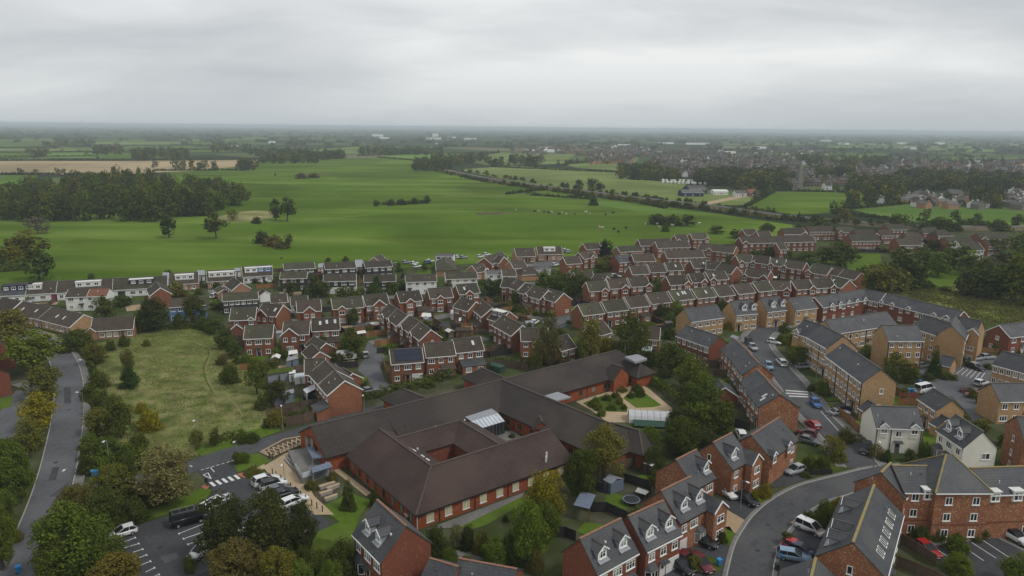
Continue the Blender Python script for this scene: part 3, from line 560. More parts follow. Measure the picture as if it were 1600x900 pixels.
def house(A, B, w_, he, rise, style, az=None, name='house', label=None, cat='house', group=None, fg=(), dm=(), dmb=(), sk=(), bd=None, bay=(), solar=False, hip=(0, 0), near=None, cols=None, door=None, garage=(), gwin=None,
          ext=(0, 0), ring=None, win=True, pipes=(), bars=False, wall2=None, cons=None, chim=(), gab=True, fr='white_paint', rfm=None, fasc=True, doorcol=None, z0=0.0, bdc='off_white', lean=None, wlm=None, brm='white_paint', ridge=True, skm='glass_light', band=0):
    hr = he + rise
    A = np.array(A, float); B = np.array(B, float); mid = (A + B) / 2; d = B - A; L = float(np.hypot(d[0], d[1]))
    ang = math.atan2(d[1], d[0])
    if az is not None:
        dpx = abs(proj(B)[0] - proj(A)[0]) * depth_of(mid) / FPX; L = dpx / max(abs(math.cos(az)), .35); ang = az if math.cos(az - ang) > 0 else az + math.pi
    L += hip[0] + hip[1] + .3
    flip = False
    nrm = np.array([math.sin(ang), -math.cos(ang)])            # local -y in the world
    if nrm @ (CAM[:2] - mid[:2]) < 0: ang += math.pi; flip = True
    sg = -1 if flip else 1
    h1, h2 = (hip[1], hip[0]) if flip else hip
    c, s = math.cos(ang), math.sin(ang)
    off = (h1 - h2) / 2 * -1                                   # the ridge's middle is not the plan's middle when hips differ
    px, py = mid[0] + c * off, mid[1] + s * off
    root = ob(name, None, None, (px, py, z0), ang); root.empty_display_size = .5
    if label: tag(root, label, cat, group)
    dist = math.hypot(px, py)
    if near is None: near = dist < 128
    wl, rf_, bgm, rgm = STY[style]
    if rfm: rf_ = rfm
    if wlm: wl = wlm
    rs = random.Random(int(px * 7 + py * 13))
    if style == 'red' and not wlm: wl = rs.choice(('brick', 'brick', 'brick_b', 'brick_c'))
    if rf_ == 'tile_brown' and not rfm: rf_ = rs.choice(('tile_brown', 'tile_brown', 'tile_warm', 'tile_moss'))
    ov = .3; hw = w_ / 2 - ov; hl = L / 2 - .12; sl = rise / (w_ / 2); zt = he + sl * ov - .16
    camx = c * (0 - px) + s * (0 - py); camy = -s * (0 - px) + c * (0 - py)
    mb = MB()
    P = lambda x: [(x, -hw, 0), (x, hw, 0), (x, hw, zt), (x, 0, hr - .16), (x, -hw, zt)]
    Ph = lambda x: [(x, -hw, 0), (x, hw, 0), (x, hw, zt), (x, -hw, zt)]
    La = -hl + (ov - .12 if h1 else 0); Lb = hl - (ov - .12 if h2 else 0)
    mb.poly((Ph(La) if h1 else P(La))[::-1]); mb.poly(Ph(Lb) if h2 else P(Lb))
    mb.poly([(La, -hw, 0), (Lb, -hw, 0), (Lb, -hw, zt), (La, -hw, zt)]); mb.poly([(Lb, hw, 0), (La, hw, 0), (La, hw, zt), (Lb, hw, zt)])
    part('wall', mb, wl, root)
    if wall2:                                                   # cladding on the upper storey: (material, z0, z1)
        mb = MB().box(La + .05, Lb - .05, -hw - .06, -hw + .02, wall2[1], min(wall2[2], zt - .02)); part('cladding', mb, wall2[0], root)
    mb = MB(); roof_slabs(mb, L, w_, he, hr, h1, h2); roof = part('roof', mb, rf_, root)
    if ridge: part('ridge_cap', MB().bar((-L / 2 + h1, 0, hr + .02), (L / 2 - h2, 0, hr + .02), .34, .12), rgm, roof)
    for hx, sx in ((h1, -1), (h2, 1)):
        if hx and dist < 200:
            for sy in (-1, 1): part('hip_cap', MB().bar((sx * L / 2, sy * w_ / 2, he + .02), (sx * (L / 2 - hx), 0, hr + .02), .26, .10), rgm, roof)
    if bgm and gab:
        for hx, sx in ((h1, -1), (h2, 1)):
            if not hx: mb = MB(); barge(mb, sx * L / 2, -w_ / 2, w_ / 2, he, hr, sx); part('bargeboard', mb, brm, root)
    if fasc: part('gutter', MB().box(-L / 2 + .05, L / 2 - .05, -w_ / 2 - .09, -w_ / 2 + .005, he - .17, he - .01), 'white_paint' if style != 'slate' or dist < 95 else 'black_plastic', root)
    if style == 'red' and name == 'house' and 135 < dist < 330 and not lean and not garage:
        k_ = rs.random()
        if k_ < .14: lean = [(rs.choice((.05, .5)), rs.choice((.45, .95)) if k_ < .07 else .97, 1.6, 2.1, 2.8, rf_)]
        elif k_ < .22 and not cons: cons = [(rs.uniform(.3, .7), 2.6, 2.2)]
        elif k_ < .34 and not fg: garage = [rs.choice((.2, .8))]
        elif k_ < .46 and not sk: sk = [(rs.uniform(.2, .8), .55)]
    ns = 1 if he < 3.6 else 2 if he < 6.6 else 3
    zs = [1.35, 3.95 if ns == 2 else 4.0, 6.6]
    block = []
    X = lambda t: sg * (t - .5) * (L - .3 - hip[0] - hip[1]) + (h1 - h2) / 2
    # projecting front gables
    for g in fg:
        t, gw = g[0], g[1]; dp = g[2] if len(g) > 2 else .9; gz = g[3] if len(g) > 3 else he; kind = g[4] if len(g) > 4 else 'w'
        x = X(t); gr = gw / 2 * .86; za = gz + gr; yf = -hw - dp
        ye = max(-w_ / 2 + (gz - he) / sl, -w_ / 2) + .12; yr = min(-w_ / 2 + (za - he) / sl + .15, 0 if za <= hr else .4)
        block.append((x - gw / 2, x + gw / 2, gz)); k = gw / 2 - .18
        if kind == 'f':
            part('half_dormer', MB().box(x - k, x + k, yf, ye + 1.0, gz - 1.7, gz), 'white_paint', root); part('flat_roof', MB().box(x - k - .14, x + k + .14, yf - .22, ye + 1.0, gz + .001, gz + .12), 'off_white', root)
            add_window(root, x, yf - .005, gz - .85, 0, min(1.35, gw - .5), 1.3, 2, near, fr, bars); continue
        mb = MB(); zb = 0 if gz <= he + .1 and kind != 'h' else gz - 2.2
        mb.poly([(x - k, yf, zb), (x + k, yf, zb), (x + k, yf, gz), (x, yf, za - .14), (x - k, yf, gz)])
        for sx in (-1, 1): mb.poly([(x + sx * k, yf, zb), (x + sx * k, ye, zb), (x + sx * k, ye, gz), (x + sx * k, yf, gz)][::sx])
        gp = part('gable', mb, wl, root)
        mb = MB()
        for sx in (-1, 1):
            q = [(x + sx * gw / 2, yf - .2, gz), (x, yf - .2, za), (x, yr, za), (x + sx * gw / 2, ye, gz)]
            mb.slab(q if sx < 0 else q[::-1], .13)
        part('gable_roof', mb, rf_, root)
        mb = MB()
        for sx in (-1, 1):
            y_ = yf - .22
            mb.poly([(x + sx * gw / 2, y_, gz + .04), (x, y_, za + .04), (x, y_, za - .26), (x + sx * gw / 2, y_, gz - .24)][::-sx])
            mb.poly([(x + sx * gw / 2, y_, gz + .04), (x, y_, za + .04), (x, y_ + .1, za + .04), (x + sx * gw / 2, y_ + .1, gz + .04)][::sx])
        part('bargeboard', mb, brm if bgm else 'white_paint', root)
        if kind == 'n': continue
        if kind == 'h':                                          # half-dormer gable: one window
            add_window(root, x, yf - .005, gz - .75, 0, min(1.2, gw - .5), 1.25, 2, near, fr, bars); continue
        if gw > 3.9:
            for sx in (-1, 1): add_window(root, x + sx * gw * .22, yf - .005, zs[1] - .1, 0, 1.05, 1.15, 2, near, fr, bars)
        else: add_window(root, x, yf - .005, zs[1] - .1, 0, min(gw - .8, 1.7), 1.2, 2, near, fr, bars)
        if kind == 'g': ob('garage_door', door_mesh(2.3, 2.05, True), root, (x, yf - .005, .02), 0, color=(.75, .75, .73))
        elif gw < 2.6: add_window(root, x, yf - .005, zs[0], 0, 1.2, 1.25, 2, near, fr, bars)
        else: add_window(root, x, yf - .005, zs[0], 0, 1.8, 1.3, 3, near, fr, bars)
    # windows of the wall that shows
    gx = [(X(t) - 1.35, X(t) + 1.35) for t in garage]
    for t in garage: ob('garage_door', door_mesh(2.4, 2.1, True), root, (X(t), -hw - .005, .02), 0, color=doorcol or (.75, .75, .73))
    for t in bay:
        x = X(t); mb = MB(); bw, bdp = 1.1, .75; z0_, z1_ = .55, 2.25
        pl = [(x - bw, -hw), (x - bw * .55, -hw - bdp), (x + bw * .55, -hw - bdp), (x + bw, -hw)]
        for i in range(3):
            (xa, ya), (xb, yb) = pl[i], pl[i + 1]
            mb.poly([(xa, ya, 0), (xb, yb, 0), (xb, yb, z0_), (xa, ya, z0_)], 2)
            mb.poly([(xa, ya, z0_), (xb, yb, z0_), (xb, yb, z1_), (xa, ya, z1_)], 0)
            n_ = 2 if i == 1 else 1; nx, ny = (yb - ya), -(xb - xa); nl = math.hypot(nx, ny); nx, ny = nx / nl * .012, ny / nl * .012
            for k in range(n_):
                f0, f1 = (k + .10) / n_, (k + .90) / n_
                q = [(xa + (xb - xa) * f + nx, ya + (yb - ya) * f + ny) for f in (f0, f1)]
                mb.poly([(*q[0], z0_ + .15), (*q[1], z0_ + .15), (*q[1], z1_ - .15), (*q[0], z1_ - .15)], 1)
        mb.poly([(pl[0][0] - .1, -hw, z1_), (pl[1][0] - .1, -hw - bdp - .12, z1_), (pl[1][0], -hw, z1_ + .75)], 3); mb.poly([(pl[1][0] - .1, -hw - bdp - .12, z1_), (pl[2][0] + .1, -hw - bdp - .12, z1_), (pl[2][0], -hw, z1_ + .75), (pl[1][0], -hw, z1_ + .75)], 3)
        mb.poly([(pl[2][0] + .1, -hw - bdp - .12, z1_), (pl[3][0] + .1, -hw, z1_), (pl[2][0], -hw, z1_ + .75)], 3)
        part('bay_window', mb, ['white_paint', 'glass', wl, rf_], root); gx.append((x - 1.3, x + 1.3))
    if win:
        nc = cols or max(2, int(round((L - hip[0] - hip[1]) / 3.0)))
        span = Lb - La; dc = door if door is not None else rs.randrange(nc)
        for fl in range(ns):
            zc_ = zs[fl]
            if zc_ + .7 > zt + .35: continue
            zc_ = min(zc_, zt - .78)
            for k in range(nc):
                x = La + span * (k + .5) / nc
                if any(a - .55 < x < b + .55 and zc_ < gz + .5 for a, b, gz in block): continue
                if fl == 0 and any(a - .5 < x < b + .5 for a, b in gx): continue
                if fl == 0 and k == dc:
                    ob('door', door_mesh(.95, 2.1), root, (x, -hw - .005, .02), 0, color=doorcol or rs.choice(DOORC))
                    part('porch_canopy', MB().slab([(x - .8, -hw - .75, 2.35), (x + .8, -hw - .75, 2.35), (x + .8, -hw, 2.6), (x - .8, -hw, 2.6)], .1), rf_, root)
                    continue
                wv = rs.choice((1.15, 1.2, 1.7)) if ns < 3 else 1.1
                add_window(root, x, -hw - (.065 if wall2 and fl >= 1 else .005), zc_, 0, min(wv, span / nc - .5), 1.2 if ns < 3 else 1.25, 3 if wv > 1.5 else 2, near, fr, bars)
    for sx in (-1, 1):                                           # gable end that faces the camera
        if (camx - sx * hl) * sx > 0 and gwin:
            for (gy, gz_, gw_, gh_) in gwin: add_window(root, sx * (Lb if sx > 0 else -La) + sx * .005, gy * -sx * -1, gz_, sx * math.pi / 2, gw_, gh_, 2 if gw_ > .9 else 1, near, fr)
    for t, S in [(q, 1) for q in dm] + [(q, -1) for q in dmb]:   # pitched dormers on the front (or back) slope
        x = S * X(t[0] if isinstance(t, tuple) else t); q = t[1] if isinstance(t, tuple) else .31
        yd = -w_ / 2 * (1 - q); zr = he + (yd + w_ / 2) * sl; b_ = .80; zc0, zc1 = zr + .12, zr + 1.32; zp = zc1 + .70
        yb = lambda z: -w_ / 2 + (z - he) / sl
        mb = MB()
        mb.poly([(x - b_, yd, zr - .1), (x + b_, yd, zr - .1), (x + b_, yd, zc1), (x, yd, zp - .05), (x - b_, yd, zc1)], 0)
        for sx in (-1, 1): mb.poly([(x + sx * b_, yd, zr - .1), (x + sx * b_, yb(zc1), zc1 - .05), (x + sx * b_, yd, zc1)][::sx], 1)
        mb.slab([(x - b_ - .15, yd - .55, zr - .16 - .55 * sl * .0), (x + b_ + .15, yd - .55, zr - .16), (x + b_ + .1, yd, zr + .1), (x - b_ - .1, yd, zr + .1)], .05, 1)
        dr = part('dormer', mb, ['white_paint', 'lead'], root); dr.rotation_euler[2] = 0 if S > 0 else math.pi
        mb = MB()
        for sx in (-1, 1):
            q_ = [(x + sx * (b_ + .2), yd - .25, zc1 - .08), (x, yd - .25, zp), (x, yb(zp) + .1, zp), (x + sx * (b_ + .2), yb(zc1) + .1, zc1 - .08)]
            mb.slab(q_ if sx < 0 else q_[::-1], .09)
        part('dormer_roof', mb, rf_, dr)
        mb = MB()
        for sx in (-1, 1): mb.bar((x + sx * (b_ + .2), yd - .29, zc1 - .12), (x, yd - .29, zp - .03), .07, .17)
        part('bargeboard', mb, 'white_paint', dr)
        part('ridge_cap', MB().bar((x, yd - .2, zp + .02), (x, yb(zp) + .1, zp + .02), .2, .08), 'ridge_grey' if rgm != 'ridge_terracotta' else 'ridge_care', dr)
        ob('window', win_mesh(1.1, 1.05, 2, 'white_paint', True, bars), dr, (x, yd - .02, (zc0 + zc1) / 2 + .03))
    if bd:                                                       # long flat box dormers: (t0, t1, material)
        for t0, t1, bm in bd:
            xa, xb = sorted((X(t0), X(t1))); yd = -w_ / 2 * .62; zr = he + (yd + w_ / 2) * sl; z1_ = min(zr + 1.75, hr - .15); yb_ = -w_ / 2 + (z1_ - he) / sl
            mb = MB().box(xa, xb, yd, yb_ + .1, zr - .15, z1_); dr = part('dormer', mb, bm, root)
            part('flat_roof', MB().box(xa - .12, xb + .12, yd - .18, yb_ + .15, z1_ + .001, z1_ + .16), bdc, dr)
            n_ = max(2, int((xb - xa) / 2.1))
            for k in range(n_): ob('window', win_mesh(1.35, 1.0, 2), dr, (xa + (xb - xa) * (k + .5) / n_, yd - .01, (zr + z1_) / 2 + .05))
    for t in sk:
        tx, q = t if isinstance(t, tuple) else (t, .55)
        x = X(tx); yd = -w_ / 2 * (1 - q); z_ = he + (yd + w_ / 2) * sl; d_ = .5
        mb = MB(); mb.slab([(x - .30, yd - d_, z_ - d_ * sl + .07), (x + .30, yd - d_, z_ - d_ * sl + .07), (x + .30, yd + d_, z_ + d_ * sl + .07), (x - .30, yd + d_, z_ + d_ * sl + .07)], .09, 1)
        mb.poly([(x - .19, yd - d_ * .8, z_ - d_ * .8 * sl + .085), (x + .19, yd - d_ * .8, z_ - d_ * .8 * sl + .085), (x + .19, yd + d_ * .8, z_ + d_ * .8 * sl + .085), (x - .19, yd + d_ * .8, z_ + d_ * .8 * sl + .085)], 0)
        part('skylight', mb, [skm, 'off_white'], root)
    if solar:
        for r_ in range(2):
            for k in range(6):
                x = La + .9 + k * 1.08; ya = -w_ / 2 + .5 + r_ * 1.42; yb2 = ya + 1.36; z_ = lambda y: he + (y + w_ / 2) * sl + .1
                part('solar_panel', MB().slab([(x, ya, z_(ya)), (x + 1.04, ya, z_(ya)), (x + 1.04, yb2, z_(yb2)), (x, yb2, z_(yb2))], .05), 'solar', root)
    if band: part('string_course', MB().box(La - .02, Lb + .02, -hw - .04, -hw + .02, band - .1, band + .1), 'brick_dark', root)
    for t in pipes: part('downpipe', MB().box(X(t) - .06, X(t) + .06, -hw - .14, -hw - .02, .1, he - .1), 'black_plastic', root)
    for t in chim:
        x = X(t); ch = part('chimney', MB().box(x - .35, x + .35, -.45, .45, hr - .7, hr + 1.1), wl, root)
        for k in (-.2, .2): part('chimney_pot', MB().cone((x, k, hr + 1.1), (x, k, hr + 1.5), .13, .11), 'ridge_terracotta', ch)
    if lean:                                                     # lean-to along the front: (t0, t1, depth, zlow, zhigh, material)
        for (t0, t1, dp, zl, zh, lm) in lean:
            xa, xb = sorted((X(t0), X(t1))); mb = MB()
            mb.poly([(xa, -hw - dp, 0), (xb, -hw - dp, 0), (xb, -hw - dp, zl), (xa, -hw - dp, zl)])
            for x, r_ in ((xa, 1), (xb, -1)): mb.poly([(x, -hw, 0), (x, -hw - dp, 0), (x, -hw - dp, zl), (x, -hw, zh - .1)][::r_])
            part('extension', mb, wl, root)
            part('extension_roof', MB().slab([(xa - .15, -hw - dp - .2, zl + .02), (xb + .15, -hw - dp - .2, zl + .02), (xb + .15, -hw, zh), (xa - .15, -hw, zh)], .12), lm, root)
            n_ = max(1, int((xb - xa) / 2.4))
            for k in range(n_): add_window(root, xa + (xb - xa) * (k + .5) / n_, -hw - dp - .005, 1.25, 0, 1.5, 1.2, 3, near)
    if cons:                                                     # glazed conservatory on the front wall: (t, width, depth)
        for t, cw, dp in cons:
            x = X(t); mb = MB()
            for k in range(int(cw / .8) + 1): xx = x - cw / 2 + cw * k / int(cw / .8); mb.box(xx - .05, xx + .05, -hw - dp - .05, -hw - dp + .05, .6, 2.3, 0)
            mb.box(x - cw / 2, x + cw / 2, -hw - dp, -hw, 0, .6, 2); mb.box(x - cw / 2 + .06, x + cw / 2 - .06, -hw - dp + .06, -hw, .6, 2.25, 1); mb.box(x - cw / 2 - .05, x + cw / 2 + .05, -hw - dp - .08, -hw - dp + .06, 2.25, 2.4, 0)
            mb.slab([(x - cw / 2 - .1, -hw - dp - .12, 2.4), (x + cw / 2 + .1, -hw - dp - .12, 2.4), (x + cw / 2 + .1, -hw, 3.1), (x - cw / 2 - .1, -hw, 3.1)], .06, 3)
            for k in range(int(cw / .7) + 1): xx = x - cw / 2 + cw * k / int(cw / .7); mb.bar((xx, -hw - dp - .1, 2.44), (xx, -hw, 3.14), .07, .06, 0)
            part('conservatory', mb, ['white_paint', 'glass', wl, 'glass_light'], root)
    if dist < 330 and name in ('house', 'terrace_block', 'apartment_wing') and ridge:      # vents, soil pipes and aerials
        for _ in range(rs.choice((1, 2, 2, 3))):
            xv = rs.uniform(La + .6, Lb - .6); yv = -rs.uniform(.25, .75) * w_ / 2; zv = he + (yv + w_ / 2) * sl
            part('roof_vent', MB().box(xv - .13, xv + .13, yv - .1, yv + .12, zv - .05, zv + .2) if rs.random() < .6 else MB().cone((xv, yv, zv - .1), (xv, yv, zv + .45), .07, .07, 6), rs.choice(('off_white', 'lead', 'ridge_grey')), root)
        if rs.random() < .4:
            xv = rs.choice((La + .5, Lb - .5)); mb = MB(); mb.cone((xv, .3, hr - .5), (xv, .3, hr + 1.3), .025, .02, 5); mb.bar((xv - .5, .3, hr + 1.2), (xv + .5, .3, hr + 1.2), .03, .03)
            for k in range(5): mb.bar((xv - .4 + .2 * k, .1, hr + 1.2), (xv - .4 + .2 * k, .5, hr + 1.2), .02, .02)
            part('aerial', mb, 'metal_grey', root)
    HOUSES.append((px, py, ang, L, w_, style, dist)); return root

def row(look, where, ents, style='red', w_=7.2, he=5.0, rise=2.7, align=False, group=None, name='house', cat='house', **dflt):
    """ents: (crop, x1, y1, x2, y2[, options]) = where the roof ridge of each house is seen"""
    R = []
    for e_ in ents:
        o = dict(dflt); o.update(e_[5] if len(e_) > 5 else {})
        st = o.pop('style', style); ww = o.pop('w_', w_); hh = o.pop('he', he); rr = o.pop('rise', rise); lk = o.pop('look', None); oa = o.pop('align', align)
        R.append((KG(e_[0], e_[1], e_[2], hh + rr), KG(e_[0], e_[3], e_[4], hh + rr), ww, hh, rr, st, o, lk, K(e_[0], (e_[1] + e_[3]) / 2, e_[2])[0], oa))
    az = None
    if align is True: d = R[-1][1] - R[0][0]; az = math.atan2(d[1], d[0])
    elif align: az = math.radians(align)
    order = sorted(range(len(R)), key=lambda i: R[i][8])
    for i, q in enumerate(R):
        rank = order.index(i)
        lab = q[7] if q[7] and q[7].startswith('=') else None
        if lab: lab = lab[1:]
        elif len(R) == 1: lab = f'{look} {where}'
        else: lab = f'{q[7] or look}, {ordn(rank)} from left {where}'
        o = q[6]
        if az is not None and q[9]: o.setdefault('az', az)
        nm = o.pop('name', name)
        house(q[0], q[1], q[2], q[3], q[4], q[5], name=nm, label=lab, cat=cat, group=group if len(R) > 1 else None, **o)

# ------------------------------------------------------------------ the houses
for _k, _o in dict(P1=(1340, 470), P2=(640, 370), P3=(1340, 340), P4=(220, 380), P5=(430, 370)).items(): CR[_k] = (*_o, 1600 / 260)
sw = lambda g: [(0.0, g, .62, 1.0)]
# --- foreground
row('dark brick house with two white dormers and slate roof', 'beside the care home lawn', [('L5', 305, 130, 580, 375)], style='front', w_=7.9, he=5.2, rise=4.0, dm=[.3, .68], bay=[.22], cols=3, door=1, doorcol=(.35, .02, .02), gwin=[(-1.2, 1.5, .75, 1.3)], bars=True)
row('low slate roof with terracotta ridge', 'at the bottom edge', [('L5', 815, 690, 1075, 768, dict(look='=lower slate roof with terracotta ridge at bottom edge beside dormered brick house')), ('L5', 1095, 692, 1640, 792, dict(look='=longer slate roof with terracotta ridge at the bottom edge of the photo'))], style='front', w_=7.0, he=2.6, rise=2.3, win=False)
row('slate roofed brick townhouse with two dormers', 'in the terrace climbing the bend', [
    ('K2', 235, 605, 548, 450, dict(style='front', dm=[.22, .74], cols=3, look='=nearest dark brick townhouse with two dormers and white eaves, gap on its right')),
    ('K2', 612, 430, 880, 310, dict(style='front', dm=[.22, .78], cols=3, bay=[.16], garage=[.8], door=1, w_=7.4, look='=brick townhouse with bay window, blue door and white garage beside the red car')),
    ('K2', 868, 232, 1095, 122, dict(style='slate', dm=[.3, .82], cols=3, bay=[.72], garage=[.1], door=1, w_=7.6, fg=[(1.12, 3.6, 1.6, 5.2, 'w')], look='=mottled brick townhouse with two dormers and a bay tower, black car in front')),
    ('K1', 285, 640, 440, 562, dict(style='slate', dm=[.8], w_=8.0, cols=2, look='=mottled brick townhouse partly hidden behind the bay tower with one dormer')),
    ('K1', 575, 505, 716, 432, dict(style='slate', dm=[.35], w_=8.1, cols=2, fg=[(1.0, 3.8, 1.4, 5.2, 'w')], gwin=[(-.6, 5.9, .7, 1.1)], look='=mottled brick house with one dormer and bay tower beside the white car')),
    ('K1', 872, 447, 1085, 312, dict(style='slate', w_=8.0, cols=3, rise=3.2, fg=[(.08, 1.7, .35, 5.7, 'h'), (.62, 1.7, .35, 5.7, 'h')], chim=[], look='=slate roofed brick house with small gablets beside the silver hatchback'))],
    w_=6.8, he=5.2, rise=3.6, bars=True, group='townhouses on the bend', near=True)
# --- flats on the corner, bottom right
row('x', 'y', [('K3', 560, 165, 487, 238, dict(w_=7.6, look='=gable fronted wing of the brick flats beside the road junction', fg=[], rise=3.0, he=6.6, gwin=[], style='ochre', band=2.75))], name='apartment_wing', cat='flats')
FL = dict(w_=8.6, he=7.4, band=2.75, style='ochre', name='apartment_wing', near=True)
row('x', 'y', [('K3', 575, 186, 925, 190, dict(look='=left wing of the brick flats with half dormer windows under slate', cols=2, door=1, doorcol=(.75, .75, .73), fg=[(.52, 1.9, .25, 7.9, 'f')], rise=2.3)),
               ('K3', 1000, 98, 1035, 98, dict(look='=hip roofed centre block of the brick flats behind the car park', he=8.0, rise=4.0, hip=(3.9, 3.9), cols=2, door=5, w_=9.4, ridge=False, fasc=True)),
               ('K3', 1185, 205, 1720, 188, dict(look='=right wing of the brick flats with half dormer windows at the frame edge', cols=4, door=0, rise=2.3, fg=[(.10, 1.9, .25, 7.9, 'f'), (.42, 1.9, .25, 7.9, 'f'), (.8, 1.9, .25, 7.9, 'f')]))], cat='flats', **{k: v for k, v in FL.items()})
row('x', 'y', [('K3', 430, 338, 266, 782, dict(look='=slate roofed brick block with five pairs of skylights and ochre ridge', sk=[(.14 + .155 * k + j * .055, .32) for k in range(5) for j in (0, 1)], gwin=[(0, 5.2, .7, 1.2)], cols=6, w_=8.6, he=5.6, rise=3.6, skm='glass', dmb=[(.3, .3), (.7, .3), (.86, .3)])),
               ('Mo', 298, 688, 262, 840, dict(look='=lower slate roofed wing with ochre ridge at the bottom edge', w_=8.0, he=4.2, rise=3.0, win=False))], style='ochre', cat='flats', name='apartment_wing')
# --- cream houses and the tan brick quarter
row('cream rendered', 'x', [('K4', 325, 393, 702, 405, dict(look='=cream rendered double fronted house with two gablets and porch by the street', rise=3.1, fg=[(.17, 1.9, .12, 5.4, 'h'), (.83, 1.9, .12, 5.4, 'h')], cols=3, door=1, doorcol=(.12, .12, .13), pipes=[.02, .33, .98])),
                            ('K4', 1032, 466, 1256, 606, dict(look='=cream rendered house with two dormers and wide blank gable', rise=3.3, dm=[.25, .68], cols=3, bay=[.15], w_=6.6, gwin=[(1.2, 3.6, 1.5, 1.2)]))], style='cream', w_=7.2, he=5.1, near=True, cat='house')
row('tan', 'x', [('K4', 845, 247, 1000, 342, dict(look='=small tan brick house with slate roof behind the cream houses', w_=6.2, he=5.0, rise=2.5, cols=3)),
                 ('K4', 905, 462, 965, 495, dict(look='=tan brick garage with slate roof between the cream houses', w_=4.6, he=2.5, rise=1.8, win=False, name='garage')),
                 ('K4', 300, 347, 345, 372, dict(look='=small dark roofed garage behind the cream house by the street', w_=4.4, he=2.4, rise=1.7, win=False, name='garage')),
                 ('P1', 815, 520, 930, 545, dict(look='=tan brick garage block in the parking court', w_=5.0, he=2.5, rise=2.0, win=False, name='garage')),
                 ('K4', 1545, 478, 1800, 500, dict(look='=tall red brick house end at the right frame edge', style='slate', w_=8.0, he=7.6, rise=3.0, gwin=[(0, 6.3, .7, 1.1), (0, 3.6, .7, 1.1), (0, 1.4, .7, 1.1)])),
                 ('P1', 1285, 792, 1720, 786, dict(look='=tan brick two storey house with slate roof at the right frame edge', w_=7.0, he=5.1, rise=2.9, cols=4)),
                 ('P1', 1400, 480, 1720, 560, dict(look='=tan brick flats with French windows at the right frame edge', w_=7.8, he=7.6, rise=2.8, cols=5, name='apartment_block'))], style='tan', cat='building')
row('tan brick three storey terrace', 'x', [
    ('K5', 685, 333, 985, 531, dict(look='=nearest tan brick three storey terrace with blank gable facing the camera', w_=7.8, cols=9, gwin=[(.6, 5.9, .8, 1.2), (.4, 2.3, .8, 1.2)], pipes=[.33, .66, .99])),
    ('K5', 525, 188, 690, 272, dict(look='=tan brick three storey terrace stepping up behind the nearest one', w_=8.3, cols=7, pipes=[.3, .65])),
    ('K5', 385, 145, 515, 186, dict(look='=tan brick terrace end with white topped dormers at the street bend', w_=8.0, cols=5, he=7.4, fg=[(.25, 2.2, .2, 7.9, 'h')])),
    ('K5', 545, 150, 1025, 84, dict(look='=long tan brick terrace facing the inner court with slate roof', w_=8.2, he=5.4, rise=3.0, cols=10, pipes=[.25, .5, .75])),
    ('K5', 992, 189, 1265, 190, dict(look='=square tan brick block with four windows across each storey', w_=7.8, cols=4, pipes=[.03, .98])),
    ('P1', 645, 140, 885, 212, dict(look='=tan brick flats with tall French windows behind the conifer', w_=8.0, cols=3)),
    ('P1', 905, 238, 950, 150, dict(look='=tan brick blank gabled wing over the parking court', w_=7.2, cols=2)),
    ('P1', 955, 146, 1195, 190, dict(look='=tan brick flats over the dark archway with a white edged gable', w_=7.6, cols=4, fg=[(.9, 3.8, .7, 7.8, 'w')]))],
    style='tan', he=7.7, rise=3.2, group='tan brick blocks', name='terrace_block', cat='terrace')
row('tan brick house', 'along the upper street', [
    ('K6', 345, 212, 600, 180, dict(look='tan brick house with plain slate roof', w_=7.2, cols=5)), ('K6', 705, 152, 870, 140, dict(look='tan brick house with two white dormers', dm=[.45, .9], w_=7.6, rise=3.6)), ('K6', 940, 130, 1090, 115, dict(look='tan brick house with two white dormers', dm=[.4, .9], w_=7.6, rise=3.6)), ('K6', 1160, 130, 1330, 110, dict(look='tan brick house with plain slate roof', w_=7.2))], style='tan', he=5.2, rise=3.2, group='tan houses along the upper street')
row('x', 'y', [('K6', 362, 340, 620, 425, dict(look='=dark brick slate roofed terrace of three with French windows below the tan houses', w_=7.4, cols=6, rise=2.6))], style='slated', he=5.0, name='terrace_block', cat='terrace')
row('slate roofed brick terrace house', 'of the stepped terrace left of the street', [
    ('K6', 742, 447, 860, 556, dict(w_=7.2, cols=4)), ('K6', 858, 562, 931, 636, dict(w_=7.4, cols=3)), ('K6', 918, 688, 1003, 772, dict(w_=7.4, cols=3)), ('K1', 1000, 27, 1098, 129, dict(w_=8.6, cols=3, sk=[(.62, .5), (.74, .35)]))], style='slate', he=5.1, rise=2.9, group='stepped terrace left of the street')
row('x', 'y', [('K1', 618, 12, 664, 74, dict(look='=double garage with hipped slate roof and brick gable in a back garden', w_=6.6, hip=(2.2, 0), rise=2.2, he=2.5, win=False))], style='slatew', name='garage', cat='garage')
# --- far red terrace with slate roof
row('dark red brick slate terrace', 'x', [
    ('Me', 292, 457, 605, 406, dict(look='=long dark red terrace with a row of white gablets, left arm of the corner', fg=[(.16 + .165 * k, 1.9, .2, 5.3, 'h') for k in range(5)], cols=11)),
    ('Me', 740, 432, 1222, 545, dict(look='=long dark red terrace running along the olive meadow, right arm of the corner', fg=[(.05, 1.9, .2, 5.3, 'h'), (.2, 1.9, .2, 5.3, 'h'), (.42, 1.9, .2, 5.3, 'h'), (.75, 1.9, .2, 5.3, 'h'), (.9, 2.3, .2, 5.3, 'h')], cols=14)),
    ('Me', 605, 406, 735, 432, dict(look='=corner piece of the dark red terrace between its two arms', cols=4)),
    ('P1', 1365, 232, 1720, 190, dict(look='=dark red brick house with slate roof beside the olive meadow', cols=4, gwin=[(0, 4.0, 1.0, 1.1), (-1.5, 1.4, .9, 1.0)]))], style='slatew', w_=7.4, he=5.0, rise=2.7, name='terrace_block', cat='terrace', group='dark red terraces')
